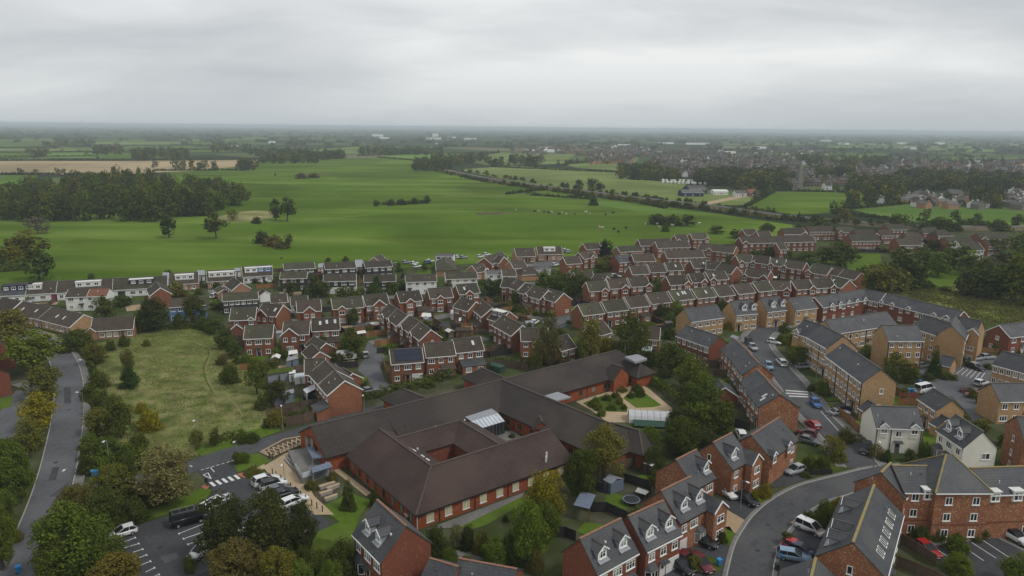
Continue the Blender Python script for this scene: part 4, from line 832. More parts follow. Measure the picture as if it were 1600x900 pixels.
# --- red brick estate, nearest cul-de-sac
row('red brick house', 'by the near cul-de-sac', [
    ('L1', 135, 378, 372, 370, dict(w_=8.2, fg=[(.85, 2.2, .3, 5.0, 'h'), (.32, 3.4, 2.2, 3.0, 'n')], look='red brick house with side roof and small gablet')),
    ('L1', 440, 328, 625, 348, dict(w_=7.4, fg=[(.34, 4.6, .8)], look='red brick house with broad white edged gable')),
    ('L1', 760, 310, 985, 296, dict(fg=[(.5, 4.2, .8)], look='red brick house with central white edged gable')),
    ('L1', 1095, 284, 1385, 264, dict(fg=[(.28, 2.8, .6)], garage=[.75], look='wide red brick house with off centre gable')),
    ('L1', 270, 545, 535, 535, dict(w_=7.6, cols=3, look='red brick house with plain roof and French windows')),
    ('L1', 640, 510, 885, 503, dict(w_=7.4, fg=[(.28, 5.0, .9)], look='red brick house with big white gable')),
    ('L1', 905, 480, 1165, 465, dict(w_=7.2, sk=[(.3, .62), (.55, .68), (.85, .68)], cols=3, lean=[(.35, 1.0, 2.4, 2.2, 3.2, 'tile_brown')], look='red brick house with three pale skylights'))],
    group='red brick houses around the near cul-de-sac')
row('x', 'y', [
    ('L4', 225, 252, 415, 240, dict(look='=brown roofed brick cross wing behind the pair nearest the care home', w_=7.0)),
    ('L4', 418, 265, 515, 357, dict(look='=left brick house of the pair nearest the care home fence', w_=8.0, cons=[(.45, 2.6, 2.0)])),
    ('L4', 512, 360, 605, 456, dict(look='=brick house with wide blank red gable facing the care home', w_=7.8, cols=3, lean=[(.55, 1.15, 2.8, 2.1, 2.9, 'slate')])),
    ('L4', 312, 35, 425, 95, dict(look='=brown roofed garage with red gable, rear one beside the caravan', he=2.4, rise=2.0, w_=5.8, win=False, name='garage')),
    ('L4', 290, 105, 365, 178, dict(look='=brown roofed garage with white edged gable beside the caravan', he=2.4, rise=2.0, w_=5.6, win=False, name='garage')),
    ('L4', 590, 335, 680, 385, dict(look='=low brown roofed garage attached beside the cul-de-sac turning', he=2.4, rise=1.8, w_=5.4, win=False, name='garage'))], style='red', he=5.0, rise=2.7, cat='house')
row('red brick house', 'above the care home hedge', [
    ('L4', 1042, 162, 1342, 140, dict(solar=True, w_=6.6, cols=3, look='red brick house with dark solar roof')), ('L2', 632, 716, 905, 695, dict(w_=6.8, cols=3, look='red brick house with plain brown roof')), ('L2', 908, 676, 1166, 650, dict(w_=6.8, cols=3, sk=[(.68, .6)], lean=[(.1, .95, 3.0, 2.2, 3.1, 'slate')], look='red brick house with slate roofed extension'))], group='row above the care home hedge')
row('red brick terrace house', 'of the stepped row left of the back gardens', [
    ('L2', 290, 335, 375, 382, dict(fg=[(.6, 2.6, .6)])), ('L2', 375, 385, 470, 450, dict(fg=[(.3, 2.6, .6)], lean=[(.55, .98, 1.8, 2.1, 2.9, 'tile_brown')])), ('L2', 492, 452, 590, 507, dict(fg=[(.35, 2.8, .6)])), ('L2', 592, 510, 695, 581, dict(fg=[(.3, 2.6, .6)], gwin=[(.4, 4.2, .6, .9)]))], w_=6.6, group='stepped red row')
row('red brick house with white gable', 'in the row below the white houses', [
    ('L2', 45, 255, 265, 235, dict(fg=[(.55, 4.4, .8)])), ('L2', 370, 225, 582, 206, dict(fg=[(.42, 3.2, .8)], lean=[(.72, 1.28, 3.0, 2.3, 3.0, 'tile_brown')])), ('L2', 666, 190, 882, 175, dict(fg=[(.42, 2.8, .7)], lean=[(.72, 1.25, 2.6, 2.3, 3.0, 'tile_brown')])), ('L2', 938, 152, 1132, 136, dict(fg=[(.46, 3.2, .7)]))], group='row below the white houses')
row('red brick house', 'among the middle gardens', [
    ('L2', 990, 272, 1128, 312, dict(w_=6.8)), ('L2', 1190, 300, 1285, 372, dict(w_=6.8, bd=None)), ('L3', 95, 500, 215, 530, dict(w_=7.4, bd=[(.1, .95, 'tile_grey')], look='red brick house with flat white box dormer')),
    ('L3', 160, 565, 345, 662, dict(w_=7.0, cols=4)), ('L3', 330, 690, 585, 688, dict(w_=7.2, cols=3, cons=[])), ('L3', 636, 787, 775, 752, dict(w_=7.0))], group='houses among the middle gardens')
row('red brick house', 'of the stepped row by the blue cars', [
    ('L3', 165, 208, 292, 217, dict(w_=7.0)), ('L3', 298, 222, 372, 252, dict(w_=7.0)), ('L3', 372, 262, 450, 282, dict(w_=7.0)), ('L3', 450, 288, 592, 328, dict(fg=[(.12, 2.6, .6)], w_=7.2, lean=[(.2, .7, 2.2, 2.2, 3.0, 'tile_brown')])), ('L3', 602, 312, 741, 354, dict(fg=[(.3, 2.8, .7)], w_=7.4, gwin=[(1.6, 1.5, 1.3, .9)]))], group='stepped row by the blue cars')
row('red brick house', 'in the hollow among trees', [('L3', 842, 155, 1012, 146, {}), ('L3', 1042, 172, 1160, 192, {})], group='pair in the hollow')
# --- long red row and those behind it
row('brown roofed brick house', 'in the long row above the tan houses', [
    ('Md', 10, 505, 146, 487), ('Md', 156, 485, 296, 466), ('Md', 300, 463, 430, 441), ('Md', 432, 439, 566, 421), ('Md', 571, 418, 710, 405, dict(sk=[(.35, .6), (.6, .68), (.72, .68)])), ('Md', 716, 402, 845, 394), ('Md', 850, 391, 962, 384), ('Md', 970, 380, 1090, 367), ('Md', 1096, 365, 1205, 355),
    ('Md', 1212, 352, 1335, 358, dict(align=False, fg=[(.8, 3.0, .6)])), ('Md', 1345, 352, 1455, 345, dict(fg=[(.85, 3.2, .6)], align=False)), ('Md', 1462, 344, 1590, 338, dict(fg=[(.85, 3.0, .6)], align=False))], align=True, group='long row above the tan houses')
# the row direction is taken from its first and last house
row('red brick house with white gable', 'of the row behind the long row', [
    ('Md', 62, 366, 186, 352, dict(fg=[(.75, 3.0, .7)])), ('Md', 192, 350, 312, 337, dict(fg=[(.75, 3.4, .7)])), ('Md', 322, 336, 442, 328, dict(fg=[(.9, 3.0, .7)])), ('Md', 560, 330, 690, 314, dict(fg=[(.85, 3.4, .7)])), ('Md', 700, 312, 795, 304, dict(fg=[(.75, 3.2, .7)])), ('Md', 805, 298, 930, 290, dict(fg=[(.15, 3.0, .5)])),
    ('Md', 1075, 273, 1215, 292, dict(align=False, fg=[(.9, 3.8, .6), (.05, 2.6, .5)])), ('L7', 335, 440, 610, 490, dict(align=False, fg=[(.1, 3.4, .6), (.6, 2.8, .5)], look='brown roofed pair with white gables')), ('L7', 500, 560, 660, 600, dict(align=False)), ('L7', 615, 492, 775, 525, dict(align=False))], align=16, group='second row behind the long row')
row('red brick house', 'in the third row of the upper estate', [
    ('Md', 332, 266, 440, 256), ('Md', 446, 253, 546, 246), ('Md', 552, 242, 652, 236), ('Md', 715, 226, 812, 222, dict(align=False)), ('Md', 815, 232, 900, 236, dict(align=False)), ('Md', 902, 248, 1003, 266, dict(align=False)),
    ('Md', 995, 196, 1098, 190, dict(fg=[(.1, 2.8, .5)])), ('Md', 1110, 195, 1212, 204, dict(align=False, fg=[(.1, 2.6, .5)])), ('Md', 1222, 210, 1312, 218, dict(align=False, fg=[(.1, 3.0, .5)])), ('Md', 1322, 224, 1440, 240, dict(align=False, fg=[(.05, 3.0, .5)])), ('Md', 1482, 253, 1598, 272, dict(align=False, fg=[(.05, 3.0, .5)]))], align=14, group='third row of the upper estate')
row('brown roofed brick terrace', 'at the top of the estate below the pasture', [
    ('Md', 345, 190, 480, 182), ('Md', 545, 178, 790, 152, dict(cols=7)), ('Md', 780, 118, 1000, 140, dict(cols=6, align=False, fg=[(.35, 3.6, 1.2)])), ('Md', 1000, 92, 1490, 62, dict(cols=12, fg=[(.03, 3.6, .6)])), ('Md', 490, 112, 700, 100, dict(cols=6)), ('Md', 385, 98, 590, 88, dict(cols=6)),
    ('Md', 615, 68, 690, 64, dict(fg=[(.1, 3.0, .5)])), ('Md', 710, 60, 812, 52, dict(fg=[(.9, 3.0, .5)])), ('Md', 1040, 32, 1120, 30), ('Md', 1125, 45, 1210, 42), ('Md', 1310, 28, 1425, 20, dict(fg=[(.9, 3.0, .5)])), ('Md', 1250, 118, 1300, 116)], align=12, w_=7.6, group='terraces below the pasture', name='terrace_block', cat='terrace')
row('orange brick house', 'in the quarter beyond the park trees', [
    ('L7', 640, 170, 930, 160, dict(cols=8)), ('L7', 690, 130, 900, 105, dict(cols=6, fg=[(.95, 3.4, .5)])), ('L7', 520, 95, 700, 82, dict(cols=6, fg=[(.1, 3.0, .5), (.9, 3.0, .5)])), ('L7', 240, 88, 500, 76, dict(cols=7)), ('L7', 0, 110, 210, 96, dict(cols=6, fg=[(.95, 3.2, .5)])),
    ('L7', 1090, 208, 1320, 196, dict(cols=6)), ('L7', 1000, 65, 1190, 60, dict(cols=5)), ('L7', 1180, 150, 1330, 140, dict(cols=5)), ('L7', 1390, 88, 1490, 96, dict(cols=4)), ('L7', 930, 120, 1060, 112, dict(cols=4)),
    ('P3', 430, 190, 600, 180, dict(cols=4)), ('P3', 620, 100, 740, 92, dict(cols=4, hip=(2, 2))), ('P3', 760, 120, 850, 118, dict(cols=4, hip=(2, 2))), ('P3', 830, 190, 1090, 180, dict(cols=6, fg=[(.2, 3.2, .5)])), ('P3', 1130, 160, 1440, 135, dict(cols=7, fg=[(.1, 3.2, .5)])), ('P3', 1210, 215, 1340, 210, dict(cols=4))], style='orange', align=6, w_=8.0, group='orange brick quarter beyond the park')
row('x', 'y', [('P3', 960, 242, 1170, 232, dict(look='=white gabled house with dark roof among the park trees', w_=9, cols=6))], style='white', he=4.8, rise=3.2, align=6)
# --- the white sixties houses along the field
row('chalet house', 'along the field edge', [
    ('L8', 55, 264, 296, 256, dict(style='navy', bd=[(.05, .98, 'cladding_navy')], bdc='black_plastic', wlm='render_white', look='chalet house with navy box dormer')), ('L8', 300, 252, 545, 240, dict(bd=[(.05, .46, 'off_white')], garage=[.88], doorcol=(.30, .005, .09), look='chalet house with magenta garage door')),
    ('L8', 612, 234, 1085, 216, dict(bd=[(.3, .72, 'off_white')], cols=7, look='wide chalet pair with white box dormer')), ('L8', 1135, 212, 1565, 192, dict(bd=[(.3, .74, 'cladding_dark')], garage=[.15], doorcol=(.02, .02, .03), cols=7, look='wide chalet pair with dark box dormer')),
    ('P4', 295, 290, 530, 280, dict(bd=[(.2, .85, 'off_white')], wlm='brick_pale', look='brick chalet with black and white dormer')), ('P4', 655, 265, 885, 252, dict(bd=[(.05, .98, 'off_white')], wlm='brick_pale', look='brick chalet with full width white dormer')),
    ('P4', 990, 226, 1240, 206, dict(bd=[(.08, .5, 'white_paint'), (.5, .98, 'cladding_blue')], cols=5, look='chalet pair with white and blue dormers')),
    ('P5', 95, 252, 356, 246, dict(style='dark', he=4.8, rise=1.8, look='dark clad white windowed pair')), ('P5', 482, 250, 750, 240, dict(style='dark', he=4.8, rise=1.8, look='dark clad white windowed pair')), ('P5', 860, 236, 1100, 228, dict(style='dark', he=4.8, rise=1.8, look='dark clad pair with blue black roof'))],
    style='white', he=2.7, rise=3.4, w_=8.6, align=True, group='front row along the field')
row('dark clad pair', 'in the second row of white houses', [
    ('L8', 672, 320, 850, 312, dict(style='white', look='white clad house')), ('L8', 852, 316, 1040, 306, dict(style='grey', look='grey clad house', rfm='tile_red')), ('P5', 62, 340, 300, 330, dict(look='dark clad pair')), ('P5', 476, 362, 770, 356, dict(wall2=('cladding_dark', 2.6, 5), style='white')), ('P5', 862, 367, 1150, 360, dict(wall2=('cladding_dark', 2.6, 5), style='white')), ('P5', 1255, 376, 1540, 352, dict(style='white', look='white clad pair behind conifers')),
    ('P2', 345, 342, 638, 334, dict(style='white', look='white clad pair with brown roof')), ('P2', 740, 322, 878, 320, dict(style='grey', look='white house with flat grey roof', rise=1.0)), ('P2', 885, 316, 1012, 312, dict(style='white', look='white house with black window panes'))], style='dark', he=4.8, rise=1.9, w_=7.4, align=10, group='second row of white houses')
row('bungalow', 'at the left beside the meadow', [
    ('L8', 20, 400, 205, 432, dict(look='brown roofed bungalow')), ('L8', 217, 440, 492, 487, dict(look='brown roofed bungalow with dark roof light', sk=[(.25, .5), (.7, .55)])), ('L8', 500, 490, 802, 561, dict(look='brown roofed bungalow with tan gable', sk=[(.4, .5), (.62, .5)], wlm='brick_tan')), ('L8', 895, 602, 1290, 580, dict(w_=7.0, cols=6, fg=[(.0, 3.0, .6, 2.6, 'n')], look='long low brick bungalow with white bay'))], style='pale', he=2.6, rise=2.9, w_=9.0, group='bungalows beside the meadow', cat='bungalow', name='bungalow')
row('x', 'y', [('P4', 150, 368, 186, 426, dict(look='=brick gable fronted house behind the dark shrubs near the blue house', w_=6.8, wlm='brick')), ('P4', 888, 328, 962, 377, dict(look='=pale brick gable fronted house with white flat roofed garage', w_=6.6)),
               ('P4', 272, 537, 620, 512, dict(look='=blue clad house with white ground floor above the meadow', style='blue', w_=7.4, he=4.8, rise=1.9, cols=5)), ('P4', 788, 482, 1122, 462, dict(look='=long dark clad terrace with white windows behind a clipped hedge', style='dark', w_=7.0, he=4.6, rise=1.9, cols=6)),
               ('P4', 1245, 492, 1400, 482, dict(look='=small brown bungalow left of the white gable', he=2.5, rise=2.2)), ('P4', 1440, 512, 1600, 502, dict(look='=brown roofed bungalow with white gable end', he=2.5, rise=2.4, style='white')), ('P4', 1170, 440, 1200, 462, dict(look='=white gabled garage behind the dark terrace', he=2.4, rise=1.4, w_=4.5, style='white', win=False, name='garage')),
               ('P4', 760, 410, 800, 440, dict(look='=dark roofed garage beside the parked white cars', he=2.3, rise=1.2, w_=5, win=False, name='garage')),
               ('P5', 950, 195, 1012, 166, dict(look='=pale brick gable rising behind the dark clad pair at the field edge', w_=7)), ('P2', 262, 158, 425, 162, dict(look='=slate grey flat topped house at the field edge', style='grey', he=4.6, rise=.8, w_=6)),
               ('P2', 345, 188, 352, 250, dict(look='=brown hipped house in front of the grey flat topped house', w_=8.5, hip=(2, 3), he=2.7, rise=2.6)), ('P2', 600, 272, 700, 258, dict(look='=brown roofed cottage with pale gable among cars', w_=7.4, fg=[(.85, 3.4, .5)], he=3.2)),
               ('P2', 720, 200, 880, 140, dict(look='=red brick house with grey hip roof at the field edge', w_=7.0, wlm='brick')), ('P2', 845, 180, 905, 190, dict(look='=red brick house with white gable roof pieces', w_=6.2, wlm='brick', he=4.6)), ('P2', 965, 232, 1092, 222, dict(look='=brown roofed house with white porch beside red brick house', w_=8.0, he=4.0)),
               ('P2', 1010, 112, 1190, 106, dict(look='=brown roofed house with pale gable at the field edge', w_=8.2, he=3.0, rise=3.2)), ('P2', 1222, 96, 1455, 92, dict(look='=house with square white box dormer at the field edge', w_=8.4, he=3.0, rise=3.0, bd=[(.25, .72, 'white_paint')])), ('Mc', 1245, 122, 1340, 115, dict(look='=brown roofed red house left of the purple tree', wlm='brick', w_=7, he=3.0)),
               ('Mc', 1218, 178, 1300, 166, dict(look='=red brick house with flat white porch below the purple tree', wlm='brick', w_=7, fg=[(.6, 3.4, .6)])), ('Mc', 1120, 205, 1215, 200, dict(look='=brown roofed red brick house beside the small cul-de-sac', wlm='brick', w_=8)), ('Mc', 1455, 140, 1600, 132, dict(look='=long low brown roofed terrace right of the purple tree', he=3.0, rise=2.2, w_=7.5, cols=6)),
               ('Mc', 1440, 198, 1525, 190, dict(look='=dark slate roofed house right of the olive tree', style='slated', w_=7.4)), ('P2', 1180, 300, 1330, 290, dict(look='=flat grey roofed garage row beside the small cul-de-sac', style='grey', he=2.5, rise=.5, w_=6, win=False, name='garage')),
               ('L3', 358, 112, 440, 108, dict(look='=plain brown hipped roof beside the white porch', he=2.6, rise=2.2, w_=8, hip=(2, 2), win=False)),
               ('Mb', 985, 470, 1062, 462, dict(look='=brown roof between the parked vans and the conifers', he=2.5, rise=2, w_=7))], style='pale', he=4.6, rise=2.5, w_=7.2)
row('brick house', 'x', [('Mh', -190, 250, -70, 290, dict(look='=dark brick house end at the left frame edge', w_=8, wlm='brick_dark')), ('Mh', -140, 130, 20, 130, dict(look='=brown roofed house behind trees at the left frame edge', w_=8, wlm='brick_dark')),
     ('Md', 420, 640, 525, 648, dict(look='=small red brick house with white verge behind the dark poplar', w_=5.6, style='red')), ('Mf', 100, 25, 170, 5, dict(look='=red brick house with white conservatory frames among birches', w_=6.5, style='red', he=4.4))], style='redn')

# ------------------------------------------------------------------ the care home
care = ob('care_home', None, None, (*G(700, 700)[:2], 0)); tag(care, 'large single storey brick care home with long brown roofs and an inner courtyard', 'care home')
CO = np.array(care.location[:])
def wing(A, B, w_, he, hr, rfm='tile_care', hip=(0, 0), win_f=True, win_b=False, bgm=None, cap='ridge_care', inner=None, wn='glass', step=3.2, wsize=(1.2, 1.3), lit=None, e_gab=True):
    """one wing: A,B ridge ends in the world"""
    A = np.array(A[:2]); B = np.array(B[:2]); d = B - A; L = float(np.linalg.norm(d)); u = d / L; v = np.array([-u[1], u[0]])
    def W(x, y, z): p = A + u * x + v * y; return (p[0] - CO[0], p[1] - CO[1], z)
    y = w_ / 2; mb = MB(); t = .2; sl = (hr - he) / y; yi = inner or y; hi = hr - yi * sl
    a0, b0 = -hip[0], L + hip[1]
    mb.slab([W(a0, -y, he), W(b0, -y, he), W(L, 0, hr), W(0, 0, hr)], t); mb.slab([W(b0, yi, hi), W(a0, yi, hi), W(0, 0, hr), W(L, 0, hr)], t)
    if hip[0]: mb.slab([W(a0, yi, hi), W(a0, -y, he), W(0, 0, hr)], t)
    if hip[1]: mb.slab([W(b0, -y, he), W(b0, yi, hi), W(L, 0, hr)], t)
    rf_ = part('roof', mb, rfm, care)
    part('ridge_cap', MB().bar(W(0, 0, hr + .02), W(L, 0, hr + .02), .4, .14), cap, rf_)
    for hx, xe, xr in ((hip[0], a0, 0), (hip[1], b0, L)):
        if hx:
            part('hip_cap', MB().bar(W(xe, -y, he + .02), W(xr, 0, hr + .02), .3, .12), cap, rf_)
    k = y - .55; xa, xb = a0 + (.55 if hip[0] else .15), b0 - (.55 if hip[1] else .15); zt = he + .55 * sl - .2
    mb = MB(); mb.poly([W(xa, -k, 0), W(xb, -k, 0), W(xb, -k, zt), W(xa, -k, zt)]); ki = yi - .55; zi = hi + .55 * sl - .2; mb.poly([W(xb, ki, 0), W(xa, ki, 0), W(xa, ki, zi), W(xb, ki, zi)])
    for x, hx, rv in ((xa, hip[0], -1), (xb, hip[1], 1)):
        q = [W(x, -k, 0), W(x, ki, 0), W(x, ki, zi)] + ([] if hx else [W(x, 0, hr - .2)]) + [W(x, -k, zt)]
        mb.poly(q[::rv])
    part('wall', mb, 'brick_care', care)
    for ye_, hz_ in ((-y - .02, he), (yi + .02, hi)): part('gutter', MB().bar(W(a0, ye_, hz_ - .12), W(b0, ye_, hz_ - .12), .12, .14), 'black_plastic', care)
    ang = math.atan2(u[1], u[0])
    for sy, on in ((-1, win_f), (1, win_b)):
        if not on: continue
        n_ = int((xb - xa) / step)
        for i in range(n_):
            if on is not True and i not in on: continue
            x = xa + (xb - xa) * (i + .5) / n_
            o = ob('window', win_mesh(wsize[0], wsize[1], 2, 'wood' if not lit else 'off_white', True), care, W(x, sy * (k + .01), 1.45), ang if sy < 0 else ang + math.pi)
            if lit: part('blind', MB().box(-wsize[0] / 2 + .1, wsize[0] / 2 - .1, -.035, -.024, -wsize[1] / 2 + .1, wsize[1] / 2 - .1), 'blind', o)
            if i % 2 == 0:
                xx = x + (xb - xa) / n_ * .5; p0 = W(xx, sy * (k + .08), 0); part('downpipe', MB().box(p0[0] - .05, p0[0] + .05, p0[1] - .05, p0[1] + .05, .1, he - .2), 'black_plastic', care)
    return W
mat('blind', (0.50, 0.47, 0.26), (0.58, 0.55, 0.33), 1.0, obj_rand=.12)
HRM, HEM = 6.6, 3.0
A0 = G(485, 667, HRM); A1 = G(597, 640, HRM); A2 = G(784, 593, HRM); A3 = G(964, 547, HRM); A4 = G(955, 662, HRM)
wing(A0, A1, 13.4, 3.1, 6.75, win_f=False)
wing(A1, A2, 14.4, HEM, HRM, win_f=False)
wing(A2, A3, 13.8, HEM, HRM, hip=(0, 4.0), win_f=True, step=3.6)
wing(A2, A4, 13.0, HEM, HRM, hip=(0, 5.0), win_f=True, step=3.4)
# gabled bays and rear wings
def KW(t, x, y, z): return KG(t, x, y, z)
wing(KW('Mj', 1420, 265, 6.0), KW('Mj', 1490, 302, 5.4), 6.6, 3.0, 5.7, step=2.0)
wing(KW('K8', 870, 75, 5.2), KW('K8', 1040, 150, 5.2), 8.0, 2.9, 5.2, hip=(3, 0), win_f=False)
wing(KW('K8', 250, 235, 5.0), KW('K8', 400, 300, 5.0), 8.0, 2.9, 5.0, hip=(3, 0), win_f=False)
wing(KW('Mf', 215, 640, 5.6), KW('Mf', 395, 690, 5.6), 8.0, 2.9, 5.6, hip=(0, 3.0), win_f=False)
wing(KW('K8', 1320, 410, 5.6), KW('K8', 1335, 500, 4.4), 3.4, 3.0, 4.6, win_f=False)
wing(KW('Mf', 270, 195, 6.4), KW('Mf', 400, 285, 4.6), 7.0, 2.9, 5.0, hip=(0, 2.5), win_f=True)
# the lower quadrangle round the court
Q = [G(615, 687, 6.1), G(674, 730, 6.1), G(787, 699.5, 6.1), G(716, 661.5, 6.1)]
dWS = (Q[1] - Q[0])[:2] / np.linalg.norm((Q[1] - Q[0])[:2]); dSE = np.array([-dWS[1], dWS[0]])
HQ, EQ, WO, WI = 6.3, 2.9, 6.7, 4.0; SLQ = (HQ - EQ) / WO
q1 = Q[1][:2] - CO[:2]; LW = float((Q[1] - Q[0])[:2] @ dWS); LS = float((Q[2] - Q[1])[:2] @ dSE)
def qp(a, b, z): p = q1 - dWS * a + dSE * b; return (p[0], p[1], z)          # a: up the west wing, b: along the south wing
ZI = HQ - WI * SLQ
RF = dict(west=[qp(LW + 5.4, -WO, EQ), qp(-WO, -WO, EQ), qp(0, 0, HQ), qp(LW + 5.4, 0, HQ)], south=[qp(-WO, -WO, EQ), qp(-WO, LS + 11.3, EQ), qp(0, LS + 11.3, HQ), qp(0, 0, HQ)],
          west_in=[qp(0, 0, HQ), qp(WI, WI, ZI), qp(LW - WI, WI, ZI), qp(LW, 0, HQ)], south_in=[qp(0, 0, HQ), qp(0, LS, HQ), qp(WI, LS - WI, ZI), qp(WI, WI, ZI)],
          east_in=[qp(0, LS, HQ), qp(LW, LS, HQ), qp(LW - WI, LS - WI, ZI), qp(WI, LS - WI, ZI)], north_in=[qp(LW, 0, HQ), qp(LW - WI, WI, ZI), qp(LW - WI, LS - WI, ZI), qp(LW, LS, HQ)],
          north=[qp(LW, 0, HQ), qp(LW, LS, HQ), qp(LW + 2.4, LS + 2.4, HQ - 2.4 * SLQ), qp(LW + 2.4, -.0, HQ - 2.4 * SLQ)], west_end=[qp(LW, 0, HQ), qp(LW + 2.4, 2.4, HQ - 2.4 * SLQ), qp(LW + 5.4, 2.4, HQ - 2.4 * SLQ), qp(LW + 5.4, 0, HQ)],
          east=[qp(0, LS, HQ), qp(4.8, LS + 4.8, HQ - 4.8 * SLQ), qp(LW + 2.4, LS + 4.8, HQ - 4.8 * SLQ), qp(LW, LS, HQ)], south_back=[qp(0, LS, HQ), qp(0, LS + 11.3, HQ), qp(4.8, LS + 11.3, HQ - 4.8 * SLQ), qp(4.8, LS + 4.8, HQ - 4.8 * SLQ)])
for k, v in RF.items():
    n3 = np.cross(np.array(v[1]) - np.array(v[0]), np.array(v[2]) - np.array(v[0]))
    mb = MB(); mb.slab(v if n3[2] > 0 else v[::-1], .2); part('roof', mb, 'tile_quad', care)
for a, b in (((0, 0), (LW + 5.4, 0)), ((0, 0), (0, LS + 11.3)), ((0, LS), (LW, LS)), ((LW, 0), (LW, LS))): part('ridge_cap', MB().bar(qp(*a, HQ + .03), qp(*b, HQ + .03), .4, .14), 'ridge_care', care)
part('hip_cap', MB().bar(qp(0, 0, HQ + .03), qp(-WO, -WO, EQ + .03), .3, .12), 'ridge_care', care)
kw_ = WO - .5; zt = EQ + .5 * SLQ - .2
mb = MB(); mb.poly([qp(LW + 5.2, -kw_, 0), qp(-kw_, -kw_, 0), qp(-kw_, -kw_, zt), qp(LW + 5.2, -kw_, zt)]); mb.poly([qp(-kw_, -kw_, 0), qp(-kw_, LS + 11.1, 0), qp(-kw_, LS + 11.1, zt), qp(-kw_, -kw_, zt)])
mb.poly([qp(-kw_, LS + 11.1, 0), qp(4.4, LS + 11.1, 0), qp(4.4, LS + 11.1, HQ - 4.6 * SLQ), qp(0, LS + 11.1, HQ - .2), qp(-kw_, LS + 11.1, zt)]); mb.poly([qp(4.4, LS + 11.1, 0), qp(4.4, LS + 4.4, 0), qp(4.4, LS + 4.4, HQ - 4.6 * SLQ), qp(4.4, LS + 11.1, HQ - 4.6 * SLQ)])
mb.poly([qp(4.4, LS + 4.4, 0), qp(LW + 2.2, LS + 4.4, 0), qp(LW + 2.2, LS + 4.4, HQ - 4.6 * SLQ), qp(4.4, LS + 4.4, HQ - 4.6 * SLQ)]); part('wall', mb, 'brick_care', care)
mb = MB(); c_ = [(WI - .4, WI - .4), (LW - WI + .4, WI - .4), (LW - WI + .4, LS - WI + .4), (WI - .4, LS - WI + .4)]
for a, b in zip(c_, c_[1:] + c_[:1]): mb.poly([qp(*a, 0), qp(*b, 0), qp(*b, ZI - .05), qp(*a, ZI - .05)])
part('court_wall', mb, 'brick_dark', care)  # shade of the enclosed court put into the wall colour by darker brick
for a, b in (((LW + 5.4, -WO - .05), (-WO - .05, -WO - .05)), ((-WO - .05, -WO), (-WO - .05, LS + 11.3))): part('gutter', MB().bar(qp(*a, EQ - .12), qp(*b, EQ - .12), .14, .15), 'black_plastic', care)
aw = math.atan2(-dWS[1], -dWS[0]); asn = math.atan2(dSE[1], dSE[0])
for i in range(8):
    o = ob('window', win_mesh(.9, 1.7, 1, 'wood', True), care, qp(-kw_ + 2 + i * 3.0, -kw_ - .01, 1.35), aw + math.pi)
for i in range(9):
    o = ob('window', win_mesh(1.3, 1.45, 2, 'off_white', True), care, qp(-kw_ - .01, -kw_ + 2.2 + i * 3.3, 1.45), asn)
    part('blind', MB().box(-.55, .55, -.035, -.024, -.62, .62), 'blind', o)
    if i % 2: p0 = qp(-kw_ - .1, -kw_ + .6 + i * 3.3, 0); part('downpipe', MB().box(p0[0] - .05, p0[0] + .05, p0[1] - .05, p0[1] + .05, .1, EQ - .2), 'black_plastic', care)
p0 = qp(-kw_ - .1, -kw_ - .1, 0); part('downpipe', MB().box(p0[0] - .06, p0[0] + .06, p0[1] - .06, p0[1] + .06, .1, EQ - .2), 'off_white', care)
# white rooflights on the west ridge, vents
for x, y in ((300, 705), (335, 722), (400, 765), (440, 792)):
    p = KG('K8', x, y, 5.6) - CO; part('rooflight', MB().slab([(p[0] - .5, p[1] + .2, 5.6), (p[0] + .2, p[1] - .55, 5.6), (p[0] + .45, p[1] - .3, 5.75), (p[0] - .25, p[1] + .45, 5.75)], .12), 'off_white', care)
for x, y in ((1370, 745), (1366, 775), (503, 540), (952, 690), (362, 712), (730, 488)):
    p = KG('K8', x, y, 5.0) - CO; part('roof_vent', MB().cone((p[0], p[1], 4.2), (p[0], p[1], 5.3), .16, .16), 'off_white', care)
# glazed garden room in the corner
c0 = [KG('K8', *q, 3.0) - CO for q in ((735, 478), (940, 412), (1045, 480), (830, 545))]; c1 = [KG('K8', *q, 0.1) - CO for q in ((890, 598), (1040, 555))]
mb = MB(); mb.slab([(*c0[0][:2], 3.6), (*c0[1][:2], 3.6), (*((c0[1] + c0[2]) / 2)[:2], 3.5), (*((c0[0] + c0[3]) / 2)[:2], 3.5)][::-1], .15); part('flat_roof', mb, 'lead', care)
m0, m1 = (c0[0] + c0[3]) / 2, (c0[1] + c0[2]) / 2
for k in range(8):
    f0, f1 = (k + .06) / 8, (k + .94) / 8; g = lambda a, b, f: (a + (b - a) * f)[:2]
    part('glass_panel', MB().slab([(*g(m0, m1, f0), 3.5), (*g(c0[3], c0[2], f0), 2.75), (*g(c0[3], c0[2], f1), 2.75), (*g(m0, m1, f1), 3.5)], .05), 'glass_light', care)
    a = g(c0[3], c0[2], f0); b = g(c0[3], c0[2], f1)
    part('mullion', MB().bar((*((a + b) / 2), .1), (*((a + b) / 2), 2.6), .05, .05), 'metal_grey', care)
mb = MB(); mb.poly([(*c0[3][:2], .1), (*c0[2][:2], .1), (*c0[2][:2], 2.65), (*c0[3][:2], 2.65)]); part('glass_front', mb, 'glass', care)
# flat grey roofs
mb = MB(); q = [KG('K8', *a, 3.3) - CO for a in ((1335, 282), (1440, 253), (1560, 300), (1450, 330))]; mb.slab([(p[0], p[1], 3.3) for p in q][::-1], .3); part('flat_roof', mb, 'lead', care)
mb = MB(); q = [KG('Mf', *a, 6.2) - CO for a in ((305, 228), (385, 213), (445, 240), (370, 262))]; mb.slab([(p[0], p[1], 6.2) for p in q][::-1], .5); part('flat_roof', mb, 'lead', care)
